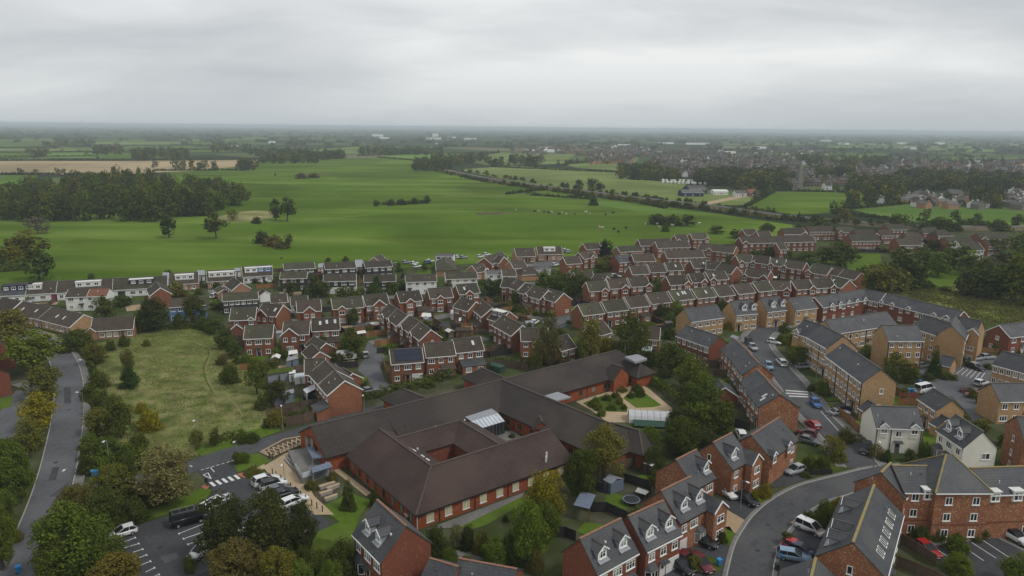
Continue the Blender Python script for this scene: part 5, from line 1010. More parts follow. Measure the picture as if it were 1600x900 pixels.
# glazed entrance gable and raised terrace with steps
e0, e1, e2 = KG('K7', 672, 255, 6.0) - CO, KG('K7', 730, 330, 3.2) - CO, KG('K7', 815, 465, 3.0) - CO
dr_ = (A1 - A0)[:2] / np.linalg.norm((A1 - A0)[:2]); nv = np.array([dr_[1], -dr_[0]])
for k in range(4):
    p = A0[:2] - CO[:2] - dr_ * .12 + nv * (-2.6 + k * 1.35)
    part('glass_panel', MB().slab([(*(p - dr_ * .06), 3.9 + (1.3 - abs(k - 1.5)) * .7), (*(p - dr_ * .06 + nv * 1.2), 3.9 + (1.3 - abs(k - 1.5)) * .7), (*(p + dr_ * .06 + nv * 1.2), 3.9 + (1.3 - abs(k - 1.5)) * .7), (*(p + dr_ * .06), 3.9 + (1.3 - abs(k - 1.5)) * .7)], 3.4), 'glass', care)
can = [KG('K7', *a, 2.9) - CO for a in ((640, 385), (715, 395), (812, 465), (690, 478))]
mb = MB(); mb.slab([(p[0], p[1], 2.9) for p in can], .25); part('entrance_canopy', mb, 'shed_blue', care)
for p in can[2:]: part('canopy_post', MB().cone((p[0], p[1], 0), (p[0], p[1], 2.7), .09, .09), 'metal_grey', care)
ter = ob('terrace', None, None, (*KG('K7', 680, 540)[:2], 0)); tag(ter, 'raised grey paved terrace with glass balustrade and steps at the care home entrance', 'terrace'); TO = np.array(ter.location[:])
tq = [KG('K7', *a, 1.2) - TO for a in ((500, 420), (630, 400), (810, 540), (770, 585), (610, 640), (560, 560))]
mb = MB(); mb.slab([(p[0], p[1], 1.2) for p in tq][::-1], 1.2); part('slab', mb, 'paving', ter)
for i in range(2, 5):
    a, b = tq[i], tq[(i + 1) % 6]; n_ = max(2, int(np.linalg.norm((b - a)[:2]) / 1.3))
    for k in range(n_):
        p, q = a + (b - a) * (k + .05) / n_, a + (b - a) * (k + .95) / n_
        part('balustrade_panel', MB().bar((p[0], p[1], 1.75), (q[0], q[1], 1.75), .03, .9), 'glass_light', ter); part('balustrade_post', MB().cone((p[0], p[1], 1.2), (p[0], p[1], 2.25), .03, .03, 6), 'metal_grey', ter)
sa, sb = KG('K7', 470, 500) - TO, KG('K7', 555, 600) - TO; dd = (sb - sa)[:2] / np.linalg.norm((sb - sa)[:2]); nn = np.array([-dd[1], dd[0]]); nn = nn if nn @ (tq[1] - sa)[:2] > 0 else -nn
for k in range(5):
    a = sa[:2] + nn * k * .42; b = sb[:2] + nn * k * .42; c = b + nn * .42; d = a + nn * .42; z = .16 + .2 * (k + 1)
    part('step', MB().slab([(*a, z), (*b, z), (*c, z), (*d, z)][::-1], .2), 'kerb', ter)
    part('step_edge', MB().bar((*a, z + .012), (*b, z + .012), .08, .02), 'cladding_dark', ter)

# ------------------------------------------------------------------ trees
def leaf_cloud(seed, shape, nc, nl, ls, lobes=.32, spread=.55, up=.35):
    """crown of small leaf faces grouped in clumps; x,y in -1..1, z in 0..1"""
    r = np.random.default_rng(seed)
    C = []
    while len(C) < nc:
        p = r.uniform(-1, 1, 3); z = (p[2] + 1) / 2
        if shape == 'round': rad = math.sqrt(max(0, 1 - ((z - .45) / .57) ** 2))
        elif shape == 'dome': rad = max(0, 1 - (max(z - .25, 0) / .77) ** 2.2) ** .5
        elif shape == 'bush': rad = math.sqrt(max(0, 1 - (z / 1.02) ** 2)) * (1 if z > .04 else .95)
        elif shape == 'cone': rad = (1 - z) ** .8 * .98 + .03
        elif shape == 'tall': rad = (math.sin(math.pi * min(max(z * .93 + .05, 0), 1)) ** .55)
        elif shape == 'flat': rad = math.sqrt(max(0, 1 - ((z - .35) / .67) ** 2))
        else: rad = 1
        a = math.atan2(p[1], p[0]); rr = math.hypot(p[0], p[1])
        lob = 1 - lobes * .5 + lobes * .5 * math.sin(a * 3 + seed) * math.cos(z * 7 + seed * 1.7)
        if rr > rad * lob or rr < rad * lob * .38 * (1 if z < .8 else 0) or r.random() < .12: continue
        C.append((p[0], p[1], z))
    C = np.array(C); n = nc * nl
    cen = np.repeat(C, nl, 0); d = r.normal(size=(n, 3)); d /= np.linalg.norm(d, axis=1)[:, None]
    cr = np.repeat(r.uniform(.55, 1.15, nc), nl) * spread * (2.3 / nc ** (1 / 3))
    rad = cr * r.uniform(.55, 1.0, n) ** .5
    zs_ = {'bush': .8, 'tall': .25, 'cone': .42, 'dome': .46}.get(shape, .44)
    pos = cen + d * rad[:, None] * np.array([1, 1, zs_])
    nrm = d * .8 + r.normal(size=(n, 3)) * .5 + np.array([0, 0, up]); nrm /= np.linalg.norm(nrm, axis=1)[:, None]
    t = np.cross(nrm, r.normal(size=(n, 3))); t /= np.linalg.norm(t, axis=1)[:, None]; b = np.cross(nrm, t)
    s = (ls * r.uniform(.55, 1.35, n))[:, None]; b2 = s * r.uniform(.5, .9, n)[:, None]
    sc_ = np.array([1, 1, zs_])
    V = np.stack([pos - t * s * sc_, pos + b * b2 * sc_, pos + t * s * sc_, pos - b * b2 * sc_], 1).reshape(-1, 3)
    V[:, 2] = np.maximum(V[:, 2], 0.0 if shape in ('bush', 'cone') else -.06)
    return V
def quads_mesh(name, V, mats):
    n = len(V) // 4; me = bpy.data.meshes.new(name); me.vertices.add(len(V)); me.vertices.foreach_set('co', V.astype(np.float32).ravel())
    me.loops.add(n * 4); me.loops.foreach_set('vertex_index', np.arange(n * 4, dtype=np.int32)); me.polygons.add(n)
    me.polygons.foreach_set('loop_start', np.arange(0, n * 4, 4, dtype=np.int32)); me.polygons.foreach_set('loop_total', np.full(n, 4, dtype=np.int32))
    for q in mats: me.materials.append(MT(q))
    me.update(calc_edges=True); me.validate(); return me
CROWN = {}
def crown(kind, lod, var):
    k = (kind, lod, var)
    if k not in CROWN:
        shp = dict(round='round', loose='round', cone='cone', tall='tall', bush='bush', flat='flat', dome='dome')[kind]
        nc, nl, ls = {3: (150, 105, .037), 2: (70, 60, .060), 1: (34, 28, .112), 0: (16, 12, .21)}[lod]
        if kind == 'loose': nl = int(nl * .62); sp_ = .62
        else: sp_ = .60
        if kind == 'cone': nc = int(nc * 1.1)
        CROWN[k] = quads_mesh('crown', leaf_cloud({'round': 3, 'loose': 14, 'cone': 25, 'tall': 36, 'bush': 47, 'flat': 58, 'dome': 69}[kind] + var * 7 + lod, shp, nc, nl, ls, spread=sp_, lobes=.6 if kind == 'loose' else .5), ['leaf'])
    return CROWN[k]
TRK = {}
def trunk(kind, var, pale=False):
    k = (kind, var, pale)
    if k not in TRK:
        r = random.Random(var * 3 + len(kind)); mb = MB(); x, y = 0.0, 0.0; pz = 0.0; pr = .028
        pts = [(0, 0, 0, .032)]
        for i in range(1, 6): x += r.uniform(-.02, .02); y += r.uniform(-.02, .02); pts.append((x, y, i * .15, .032 * (1 - i * .155)))
        for a, b in zip(pts, pts[1:]): mb.cone(a[:3], b[:3], a[3], b[3], 7)
        if kind != 'cone':
            for i in range(7):
                q = pts[r.randrange(2, 5)]; a = r.uniform(0, 6.28); l = r.uniform(.12, .24); mb.cone(q[:3], (q[0] + math.cos(a) * l, q[1] + math.sin(a) * l, q[2] + r.uniform(.1, .24)), q[3] * .6, .004, 5)
        TRK[k] = mb.mesh('trunk', ['bark_pale' if pale else 'bark'])
    return TRK[k]
TREES = []
def tree(p, hgt, rad, kind='round', col='g', label=None, group=None, name='tree', cat='tree', seed=None, lod=None, tint=1.0, bare=None, pale=False):
    rs = random.Random(seed if seed is not None else int(p[0] * 31 + p[1] * 17))
    d = math.hypot(p[0], p[1])
    if lod is None: lod = 3 if d < 135 else 2 if d < 260 else 1
    root = ob(name, None, None, (p[0], p[1], 0.0), rs.uniform(0, 6.28)); root.empty_display_size = .5
    tag(root, label, cat, group)
    b = bare if bare is not None else dict(round=.16, loose=.20, cone=.03, tall=.05, bush=0.0, flat=.3, dome=.03)[kind]
    v = rs.randrange(3); c = LEAFC[col]; k = tint * rs.uniform(.88, 1.12); c = (c[0] * k * rs.uniform(.92, 1.1), c[1] * k, c[2] * k * rs.uniform(.85, 1.15))
    if kind != 'bush': ob('trunk', trunk(kind, v, pale), root, (0, 0, 0), 0, (hgt * (.8 if hgt < 8 else 1), hgt * (.8 if hgt < 8 else 1), hgt * 1.1))
    else: ob('trunk', trunk('bush', v), root, (0, 0, 0), 0, (hgt, hgt, hgt * .7))
    ob('crown', crown(kind, lod, v), root, (0, 0, hgt * b), 0, (rad, rad, hgt * (1 - b)), color=c)
    TREES.append((p[0], p[1], rad)); return root
def trees(where, L, look=None, group=None):
    """L: (base x, base y, crown top y, crown width, kind, colour) in photo pixels"""
    CN = dict(d='dark green', g='green', o='olive', y='yellow green', b='brownish', l='light green', p='dark purple', c='deep green', r='orange brown', w='blackish green', k='pale sandy', a='bare grey')
    KN = dict(round='tree', loose='airy tree', cone='conifer', tall='tall tree', bush='bush', flat='spreading tree')
    srt = sorted(range(len(L)), key=lambda i: L[i][0]); typ = {}
    for i in srt: typ.setdefault((L[i][4], L[i][5]), []).append(i)
    for i, (x, y, top, wd, kind, col) in enumerate(L):
        p = G(x, y); h = max(.6, height_to(p, top)); r_ = wd / 2 * depth_of(p) / FPX
        if kind == 'bush': r_ = max(r_, .3)
        same = typ[(kind, col)]
        nm = 'bush' if kind == 'bush' else 'conifer' if kind == 'cone' else 'tree'
        lk = f'{CN[col]} {KN[kind]}'
        lab = f'{lk} {where}' if len(same) == 1 else f'{ordn(same.index(i))} {lk} from left {where}'
        tree(p, h, r_, kind, col, lab, group or ('trees ' + where), name=nm, cat='bush' if kind == 'bush' else 'tree', seed=i * 13 + int(x))
trees('beside the left road', [(20, 545, 486, 62, 'round', 'o'), (55, 585, 518, 84, 'flat', 'l'), (70, 625, 574, 54, 'round', 'o'), (62, 672, 614, 58, 'round', 'y'), (48, 715, 655, 46, 'loose', 'o'), (20, 790, 690, 70, 'round', 'g'), (4, 835, 765, 52, 'round', 'g'), (4, 890, 785, 50, 'round', 'g'), (30, 760, 715, 50, 'bush', 'g'), (12, 850, 815, 40, 'bush', 'o'), (50, 700, 680, 36, 'bush', 'g')])
trees('between the left road and the car park', [(116, 915, 793, 122, 'round', 'g'), (158, 912, 824, 80, 'round', 'g'), (95, 935, 842, 80, 'round', 'd'), (125, 830, 757, 70, 'round', 'b'), (168, 835, 762, 60, 'round', 'd'), (178, 800, 730, 76, 'round', 'o'), (262, 789, 703, 106, 'loose', 'k'), (238, 782, 750, 60, 'bush', 'o'), (185, 940, 868, 92, 'round', 'r'), (210, 815, 780, 50, 'bush', 'd')])
trees('in the care home car park', [(350, 882, 774, 80, 'round', 'w'), (418, 880, 768, 84, 'round', 'w'), (475, 868, 786, 48, 'round', 'w'), (366, 928, 850, 94, 'round', 'b'), (435, 928, 860, 76, 'round', 'o'), (297, 897, 868, 23, 'round', 'd'), (500, 905, 862, 60, 'bush', 'd'), (535, 900, 848, 54, 'bush', 'd'), (470, 925, 880, 60, 'bush', 'g'), (520, 925, 880, 50, 'bush', 'g'), (475, 885, 855, 30, 'bush', 'd')])
trees('on the care home lawn', [(545, 796, 750, 30, 'cone', 'd'), (586, 792, 757, 20, 'cone', 'd'), (370, 728, 706, 14, 'loose', 'g'), (520, 750, 738, 16, 'bush', 'o'), (485, 765, 750, 20, 'bush', 'o'), (395, 742, 730, 28, 'bush', 'o'), (380, 722, 708, 26, 'bush', 'g'), (640, 815, 800, 14, 'bush', 'y')])
trees('behind the dormered brick house', [(682, 865, 824, 42, 'bush', 'd'), (713, 856, 817, 22, 'tall', 'k'), (731, 858, 824, 28, 'bush', 'w'), (752, 866, 832, 30, 'bush', 'o'), (775, 885, 845, 52, 'round', 'g'), (700, 880, 858, 34, 'bush', 'g'), (822, 880, 784, 66, 'round', 'l'), (800, 880, 835, 44, 'bush', 'd'), (853, 822, 737, 66, 'round', 'y'), (850, 850, 785, 54, 'round', 'g'), (908, 785, 700, 58, 'round', 'd'), (942, 752, 668, 76, 'loose', 'o'), (838, 895, 862, 30, 'bush', 'b'), (790, 815, 806, 12, 'bush', 'd'), (730, 892, 870, 30, 'bush', 'g')])
trees('in the belt right of the care home', [(1044, 590, 536, 50, 'round', 'd'), (1078, 612, 558, 54, 'round', 'g'), (1012, 580, 548, 34, 'round', 'd'), (1098, 640, 585, 60, 'round', 'g'), (1078, 650, 600, 46, 'round', 'd'), (1060, 692, 636, 48, 'round', 'w'), (1088, 690, 632, 60, 'round', 'g'), (1120, 690, 625, 56, 'round', 'd'), (1062, 712, 654, 62, 'round', 'd'), (1016, 712, 668, 42, 'round', 'g'), (992, 718, 696, 30, 'bush', 'g'), (1125, 668, 640, 34, 'bush', 'd'), (1098, 705, 668, 50, 'round', 'w'), (1020, 738, 700, 40, 'bush', 'd'), (1000, 620, 604, 18, 'bush', 'd'), (1066, 575, 545, 40, 'round', 'g'), (1090, 600, 574, 36, 'bush', 'g')])
trees('behind the care home', [(981, 572, 485, 50, 'tall', 'd'), (1000, 565, 500, 34, 'tall', 'g'), (920, 572, 496, 46, 'loose', 'o'), (948, 566, 528, 34, 'round', 'y'), (858, 580, 488, 36, 'loose', 'b'), (838, 580, 528, 26, 'loose', 'o'), (900, 568, 540, 26, 'bush', 'g'), (880, 575, 550, 30, 'bush', 'd'), (965, 575, 535, 30, 'round', 'd')])
trees('along the left edge of the meadow', [(150, 570, 538, 38, 'round', 'o'), (173, 548, 531, 18, 'bush', 'd'), (195, 541, 524, 20, 'bush', 'd'), (229, 541, 530, 14, 'bush', 'o'), (200, 580, 546, 22, 'round', 'b'), (203, 606, 567, 36, 'cone', 'c'), (156, 605, 580, 34, 'bush', 'd'), (160, 648, 612, 36, 'round', 'd'), (190, 685, 628, 46, 'round', 'd'), (156, 680, 640, 48, 'round', 'o'), (235, 672, 640, 38, 'bush', 'y'), (222, 645, 628, 20, 'bush', 'y'), (308, 702, 672, 22, 'round', 'o'), (336, 698, 668, 18, 'tall', 'd'), (145, 715, 690, 44, 'bush', 'd'), (180, 722, 690, 50, 'bush', 'd'), (225, 728, 700, 46, 'bush', 'g'), (215, 700, 680, 36, 'bush', 'd'), (140, 625, 600, 26, 'bush', 'd'), (160, 735, 706, 44, 'bush', 'g'), (200, 738, 712, 44, 'bush', 'd'), (140, 700, 678, 34, 'bush', 'g'), (165, 700, 684, 40, 'bush', 'g'), (195, 712, 694, 40, 'bush', 'g'), (250, 740, 716, 40, 'bush', 'o'), (245, 715, 700, 30, 'bush', 'd'), (138, 738, 715, 34, 'bush', 'w'), (110, 548, 520, 40, 'bush', 'd'), (130, 545, 515, 40, 'bush', 'd'), (180, 640, 618, 28, 'bush', 'g')])
trees('along the right edge of the meadow', [(366, 560, 534, 28, 'round', 'd'), (347, 570, 555, 20, 'bush', 'b'), (360, 598, 570, 32, 'bush', 'd'), (360, 585, 568, 20, 'bush', 'o'), (402, 616, 560, 34, 'round', 'g'), (350, 545, 516, 34, 'round', 'd'), (335, 522, 500, 30, 'round', 'd'), (320, 515, 495, 26, 'bush', 'd'), (432, 632, 596, 42, 'round', 'w'), (408, 640, 618, 22, 'bush', 'd'), (432, 665, 640, 34, 'bush', 'o'), (384, 570, 552, 22, 'bush', 'g'), (378, 690, 678, 30, 'bush', 'd'), (420, 668, 652, 22, 'bush', 'd'), (395, 690, 676, 26, 'bush', 'd')])
trees('behind the meadow', [(243, 518, 468, 48, 'round', 'w'), (225, 520, 482, 30, 'round', 'd'), (210, 512, 496, 18, 'bush', 'l'), (282, 513, 490, 24, 'bush', 'd'), (305, 508, 462, 38, 'round', 'd'), (165, 502, 464, 36, 'round', 'd'), (190, 478, 462, 30, 'bush', 'd'), (275, 465, 440, 30, 'round', 'o'), (288, 468, 452, 18, 'bush', 'b'), (340, 450, 440, 16, 'bush', 'd')])
trees('among the white houses', [(490, 462, 421, 34, 'cone', 'c'), (505, 464, 440, 28, 'round', 'd'), (456, 462, 438, 26, 'round', 'w'), (518, 452, 442, 18, 'bush', 'g'), (590, 462, 425, 22, 'cone', 'c'), (582, 466, 445, 30, 'bush', 'd'), (628, 458, 432, 26, 'cone', 'c'), (648, 458, 432, 22, 'cone', 'c'), (676, 452, 434, 16, 'round', 'w'), (612, 460, 440, 24, 'bush', 'd'), (700, 456, 440, 18, 'bush', 'd'), (765, 462, 436, 30, 'round', 'd'), (780, 460, 436, 26, 'round', 'd'), (825, 410, 400, 16, 'round', 'd'), (808, 404, 394, 12, 'round', 'p'), (663, 424, 412, 12, 'round', 'd'), (262, 430, 422, 14, 'bush', 'd'), (143, 437, 428, 12, 'bush', 'd'), (540, 468, 448, 34, 'bush', 'd'), (555, 466, 452, 24, 'bush', 'g'), (513, 409, 403, 10, 'bush', 'd'), (540, 408, 401, 12, 'bush', 'd')])
trees('in the red brick estate', [(552, 562, 514, 44, 'round', 'd'), (536, 555, 540, 22, 'bush', 'd'), (552, 508, 482, 22, 'round', 'd'), (612, 552, 538, 26, 'bush', 'l'), (808, 478, 455, 26, 'round', 'd'), (795, 482, 470, 18, 'bush', 'k'), (875, 535, 512, 22, 'round', 'd'), (876, 528, 514, 18, 'bush', 'y'), (855, 522, 508, 18, 'bush', 'd'), (905, 462, 428, 40, 'round', 'd'), (870, 452, 425, 40, 'round', 'd'), (850, 445, 425, 28, 'bush', 'g'), (947, 404, 378, 27, 'bush', 'p'), (957, 420, 400, 44, 'round', 'o'), (940, 425, 408, 26, 'round', 'g'), (1035, 500, 475, 26, 'bush', 'w'), (1058, 498, 470, 26, 'round', 'l'), (1048, 510, 488, 24, 'bush', 'g'), (1152, 478, 455, 18, 'round', 'g'), (1128, 488, 468, 22, 'bush', 'd'), (1112, 516, 496, 14, 'cone', 'c'), (1025, 455, 436, 22, 'bush', 'g'), (888, 462, 445, 22, 'bush', 'g'), (1140, 412, 398, 18, 'round', 'd'), (900, 440, 420, 40, 'bush', 'd'), (1160, 424, 408, 18, 'bush', 'd'), (1015, 520, 505, 24, 'bush', 'd'), (1045, 530, 512, 22, 'bush', 'd'), (1195, 482, 470, 14, 'bush', 'd'), (505, 545, 525, 20, 'bush', 'd'), (445, 560, 545, 20, 'bush', 'd'), (520, 475, 462, 16, 'bush', 'l'), (480, 470, 455, 18, 'bush', 'd')])
trees('along the right street', [(1240, 555, 520, 32, 'round', 'o'), (1245, 572, 540, 34, 'round', 'g'), (1222, 538, 522, 22, 'bush', 'g'), (1262, 570, 548, 22, 'bush', 'd'), (1285, 618, 592, 24, 'bush', 'g'), (1268, 612, 600, 14, 'bush', 'd'), (1300, 712, 682, 42, 'loose', 'o'), (1320, 690, 668, 26, 'bush', 'o'), (1285, 735, 714, 30, 'bush', 'd'), (1265, 730, 712, 24, 'bush', 'g'), (1310, 722, 700, 28, 'bush', 'o'), (1385, 722, 700, 22, 'cone', 'c'), (1420, 722, 702, 18, 'round', 'd'), (1445, 715, 692, 22, 'bush', 'g'), (1370, 715, 695, 26, 'bush', 'k'), (1400, 590, 552, 46, 'round', 'o'), (1390, 600, 572, 30, 'bush', 'd'), (1422, 598, 570, 30, 'bush', 'd'), (1458, 590, 544, 26, 'cone', 'c'), (1562, 650, 615, 48, 'round', 'o'), (1532, 632, 612, 16, 'bush', 'd'), (1478, 592, 582, 26, 'bush', 'd'), (1450, 594, 584, 22, 'bush', 'd'), (1225, 520, 505, 20, 'bush', 'd'), (1090, 508, 496, 18, 'bush', 'y'), (1140, 515, 502, 22, 'bush', 'y'), (1280, 520, 502, 18, 'bush', 'd'), (1400, 500, 478, 18, 'round', 'd'), (1435, 492, 480, 16, 'bush', 'd'), (1258, 745, 738, 20, 'bush', 'd')])
trees('at the bottom right corner', [(1495, 905, 868, 48, 'round', 'g'), (1590, 920, 870, 62, 'round', 'g'), (1285, 825, 785, 36, 'bush', 'g'), (1262, 822, 800, 30, 'bush', 'd'), (1310, 800, 780, 30, 'bush', 'y'), (1230, 852, 832, 22, 'round', 'd'), (1438, 848, 824, 28, 'bush', 'd'), (1425, 840, 830, 18, 'bush', 'y'), (1460, 842, 824, 30, 'bush', 'd'), (1483, 838, 820, 26, 'bush', 'y'), (1520, 838, 818, 44, 'bush', 'd'), (1540, 836, 822, 24, 'bush', 'y'), (1085, 890, 868, 26, 'bush', 'o'), (1128, 848, 832, 18, 'bush', 'd'), (1195, 778, 758, 22, 'bush', 'y'), (1178, 785, 768, 18, 'bush', 'y'), (1080, 875, 862, 18, 'bush', 'b')])
trees('in the park on the right', [(1360, 462, 415, 40, 'loose', 'o'), (1385, 468, 412, 56, 'round', 'o'), (1408, 455, 392, 62, 'round', 'd'), (1428, 452, 405, 50, 'round', 'd'), (1465, 432, 396, 42, 'round', 'g'), (1448, 418, 390, 30, 'bush', 'd'), (1515, 430, 392, 44, 'round', 'l'), (1490, 420, 380, 52, 'round', 'd'), (1455, 390, 372, 40, 'round', 'w'), (1310, 415, 380, 42, 'round', 'd'), (1285, 412, 385, 40, 'round', 'd'), (1260, 418, 395, 40, 'round', 'd'), (1330, 408, 385, 26, 'round', 'd'), (1312, 425, 402, 22, 'bush', 'd'), (1345, 448, 420, 34, 'bush', 'd'), (1520, 462, 424, 62, 'bush', 'w'), (1548, 465, 415, 66, 'round', 'd'), (1580, 470, 408, 60, 'round', 'w'), (1600, 480, 385, 70, 'round', 'g'), (1575, 425, 392, 50, 'round', 'w'), (1560, 400, 372, 40, 'round', 'd'), (1540, 440, 402, 40, 'round', 'd'), (1592, 400, 365, 46, 'round', 'g'), (1440, 402, 385, 30, 'round', 'd'), (1448, 450, 440, 24, 'bush', 'd'), (1478, 455, 448, 20, 'bush', 'd'), (1230, 405, 390, 26, 'bush', 'g'), (1205, 402, 385, 30, 'bush', 'd'), (1180, 405, 392, 24, 'bush', 'd'), (1250, 372, 352, 34, 'bush', 'd'), (1200, 362, 350, 26, 'bush', 'd'), (1150, 372, 358, 28, 'round', 'd'), (1280, 358, 345, 36, 'bush', 'd'), (1405, 360, 332, 34, 'round', 'd'), (1470, 362, 342, 44, 'bush', 'd'), (1520, 355, 343, 54, 'bush', 'd'), (1560, 360, 345, 40, 'bush', 'd'), (1528, 345, 333, 16, 'round', 'd'), (1590, 355, 335, 24, 'round', 'd'), (1320, 345, 326, 26, 'round', 'o'), (1118, 365, 352, 26, 'round', 'w'), (1040, 362, 352, 14, 'bush', 'd')])
trees('standing in the big field', [(264, 371, 336, 28, 'round', 'w'), (338, 373, 334, 37, 'flat', 'w'), (431, 344, 312, 18, 'flat', 'w'), (449, 346, 309, 27, 'flat', 'w'), (432, 340, 330, 12, 'bush', 'w'), (363, 346, 327, 22, 'loose', 'o'), (402, 349, 340, 18, 'bush', 'w'), (45, 408, 361, 74, 'round', 'o'), (62, 440, 388, 56, 'round', 'd'), (20, 415, 380, 34, 'round', 'y'), (60, 365, 338, 40, 'loose', 'a'), (5, 420, 385, 20, 'round', 'd'), (410, 380, 362, 28, 'bush', 'w'), (428, 384, 370, 34, 'bush', 'b'), (452, 388, 364, 16, 'loose', 'w'), (442, 388, 378, 30, 'bush', 'b'), (588, 322, 313, 10, 'bush', 'w'), (610, 321, 312, 16, 'bush', 'w'), (628, 320, 312, 20, 'bush', 'w'), (648, 319, 310, 14, 'bush', 'w'), (667, 318, 306, 12, 'round', 'w'), (430, 274, 271, 4, 'bush', 'w'), (471, 279, 271, 22, 'bush', 'b'), (490, 278, 271, 18, 'bush', 'b'), (1025, 350, 336, 34, 'bush', 'w'), (1050, 352, 338, 30, 'bush', 'w'), (1073, 353, 335, 26, 'round', 'w'), (927, 321, 309, 16, 'bush', 'w'), (440, 404, 402, 5, 'bush', 'w'), (905, 299, 282, 18, 'round', 'w'), (925, 297, 277, 20, 'round', 'w'), (938, 299, 285, 18, 'round', 'w')])

trees('in the care home garden', [(925, 636, 626, 16, 'bush', 'g'), (935, 642, 628, 14, 'bush', 'o'), (948, 626, 616, 16, 'bush', 'd'), (955, 640, 630, 18, 'bush', 'g'), (968, 632, 620, 14, 'bush', 'o'), (940, 650, 640, 16, 'bush', 'l'), (975, 640, 632, 12, 'bush', 'd'), (962, 622, 612, 16, 'bush', 'd'), (930, 628, 620, 12, 'bush', 'l'), (985, 622, 612, 14, 'bush', 'd'), (972, 612, 604, 20, 'bush', 'o'), (995, 612, 600, 18, 'bush', 'd'), (700, 722, 699, 16, 'bush', 'l'), (690, 721, 704, 18, 'bush', 'o'), (712, 720, 698, 18, 'bush', 'g'), (722, 718, 703, 14, 'bush', 'y'), (704, 714, 696, 16, 'bush', 'g'), (818, 690, 682, 14, 'bush', 'd'), (835, 700, 692, 18, 'bush', 'd'), (800, 684, 678, 12, 'bush', 'd')])
rb = random.Random(77); LL = []
for k in range(46):
    x = rb.uniform(0, 640); y = 447 - x * .052 + rb.uniform(2, 26); LL.append((x, y, y - rb.uniform(4, 9), rb.uniform(7, 15), 'bush', rb.choice('dgodw')))
for (x, y, top, wd, kind, col) in LL:
    p = G(x, y); tree(p, max(1.2, height_to(p, top)), wd / 2 * depth_of(p) / FPX, 'bush', col, 'garden bush between the white houses along the field', 'garden bushes between the white houses', name='bush', cat='bush')

# ------------------------------------------------------------------ cars
def loft(mb, st, m, smooth_cap=True):
    """st: list of (x, [(y,z)...]) cross sections with equal counts, half width mirrored"""
    rings = []
    for x, pr in st:
        full = [(x, y, z) for y, z in pr] + [(x, -y, z) for y, z in reversed(pr)]
        i = len(mb.v); mb.v += full; rings.append((i, len(full)))
    for (a, n), (b, _) in zip(rings, rings[1:]):
        for k in range(n): j = (k + 1) % n; mb.f.append((a + k, a + j, b + j, b + k)); mb.m.append(m)
    a, n = rings[0]; mb.f.append(tuple(a + k for k in range(n))); mb.m.append(m)
    a, n = rings[-1]; mb.f.append(tuple(a + k for k in reversed(range(n)))); mb.m.append(m)
CART = dict(  # length, width, belt z, roof z, (bonnet x, screen base x, roof front x, roof rear x, tail x)
    hatch=(4.1, 1.76, .95, 1.50, (.98, .46, -.10, -.74, -.97)), saloon=(4.6, 1.8, .95, 1.44, (.98, .42, -.02, -.52, -.86)), suv=(4.5, 1.86, 1.08, 1.70, (.98, .48, .02, -.80, -.97)),
    estate=(4.7, 1.8, .96, 1.48, (.98, .44, 0, -.82, -.97)), mpv=(4.4, 1.8, 1.05, 1.78, (.98, .62, .18, -.88, -.97)), van=(5.2, 2.0, 1.35, 2.25, (.98, .72, .45, -.95, -.98)))
def car_meshes(ty):
    def mk():
        L, W, zb, zr, (xb, xs, xf, xrr, xt) = CART[ty]; h = L / 2; w2 = W / 2; bonnet = zb - .12 if ty != 'van' else zb - .15
        body = MB(); sec = lambda s_, lo, hi: [(w2 * s_ * .9, lo), (w2 * s_, lo + .16), (w2 * s_, hi - .14), (w2 * s_ * .93, hi)]
        loft(body, [(h, sec(.80, .36, bonnet - .2)), (h * .93, sec(.95, .25, bonnet - .08)), (h * .6, sec(1, .22, bonnet)), (h * xs, sec(1, .22, zb)), (-h * .5, sec(1, .22, zb)), (-h * .9, sec(.97, .25, zb)), (-h, sec(.86, .36, zb - .12))], 0)
        gl = MB(); g = lambda s_, hi: [(w2 * .94, zb - .03), (w2 * (.94 - .03), zb + .02), (w2 * s_ * .99, hi - .06), (w2 * s_ * .92, hi)]
        loft(gl, [(h * xs, [(w2 * .92, zb - .02), (w2 * .90, zb), (w2 * .88, zb + .015), (w2 * .8, zb + .02)]), (h * xf, g(.82, zr - .03)), (h * (xf + xrr) / 2, g(.84, zr - .01)), (h * xrr, g(.80, zr - .05)), (h * xt, [(w2 * .90, zb - .04), (w2 * .88, zb), (w2 * .84, zb + .05), (w2 * .75, zb + .06)])], 0)
        rf_ = MB(); a = .80
        rf_.slab([(h * xf + .05, -w2 * a * .93, zr - .005), (h * xf + .05, w2 * a * .93, zr - .005), (h * xrr - .02, w2 * a * .93, zr - .01), (h * xrr - .02, -w2 * a * .93, zr - .01)], .06)
        for sx in (-1, 1):                                        # pillars
            for (x0, z0, x1, z1) in ((xs, zb, xf, zr - .03), (xt * .98, zb, xrr, zr - .05), ((xf + xrr) / 2, zb, (xf + xrr) / 2 - .03, zr - .03)):
                rf_.bar((h * x0, sx * w2 * .915, z0), (h * x1, sx * w2 * .80, z1), .07, .07)
        return (body.mesh('body', ['tint_paint'], True), gl.mesh('glazing', ['car_glass'], False), rf_.mesh('roof', ['tint_paint']))
    return cached(('car', ty), mk)
def wheel_mesh():
    def mk(): mb = MB(); mb.cone((0, -.1, 0), (0, .1, 0), .32, .32, 14); return mb.mesh('tyre', ['tyre'])
    def mk2(): mb = MB(); mb.cone((0, -.112, 0), (0, .112, 0), .19, .19, 10); return mb.mesh('rim', ['metal_grey'])
    return cached('tyre', mk), cached('rim', mk2)
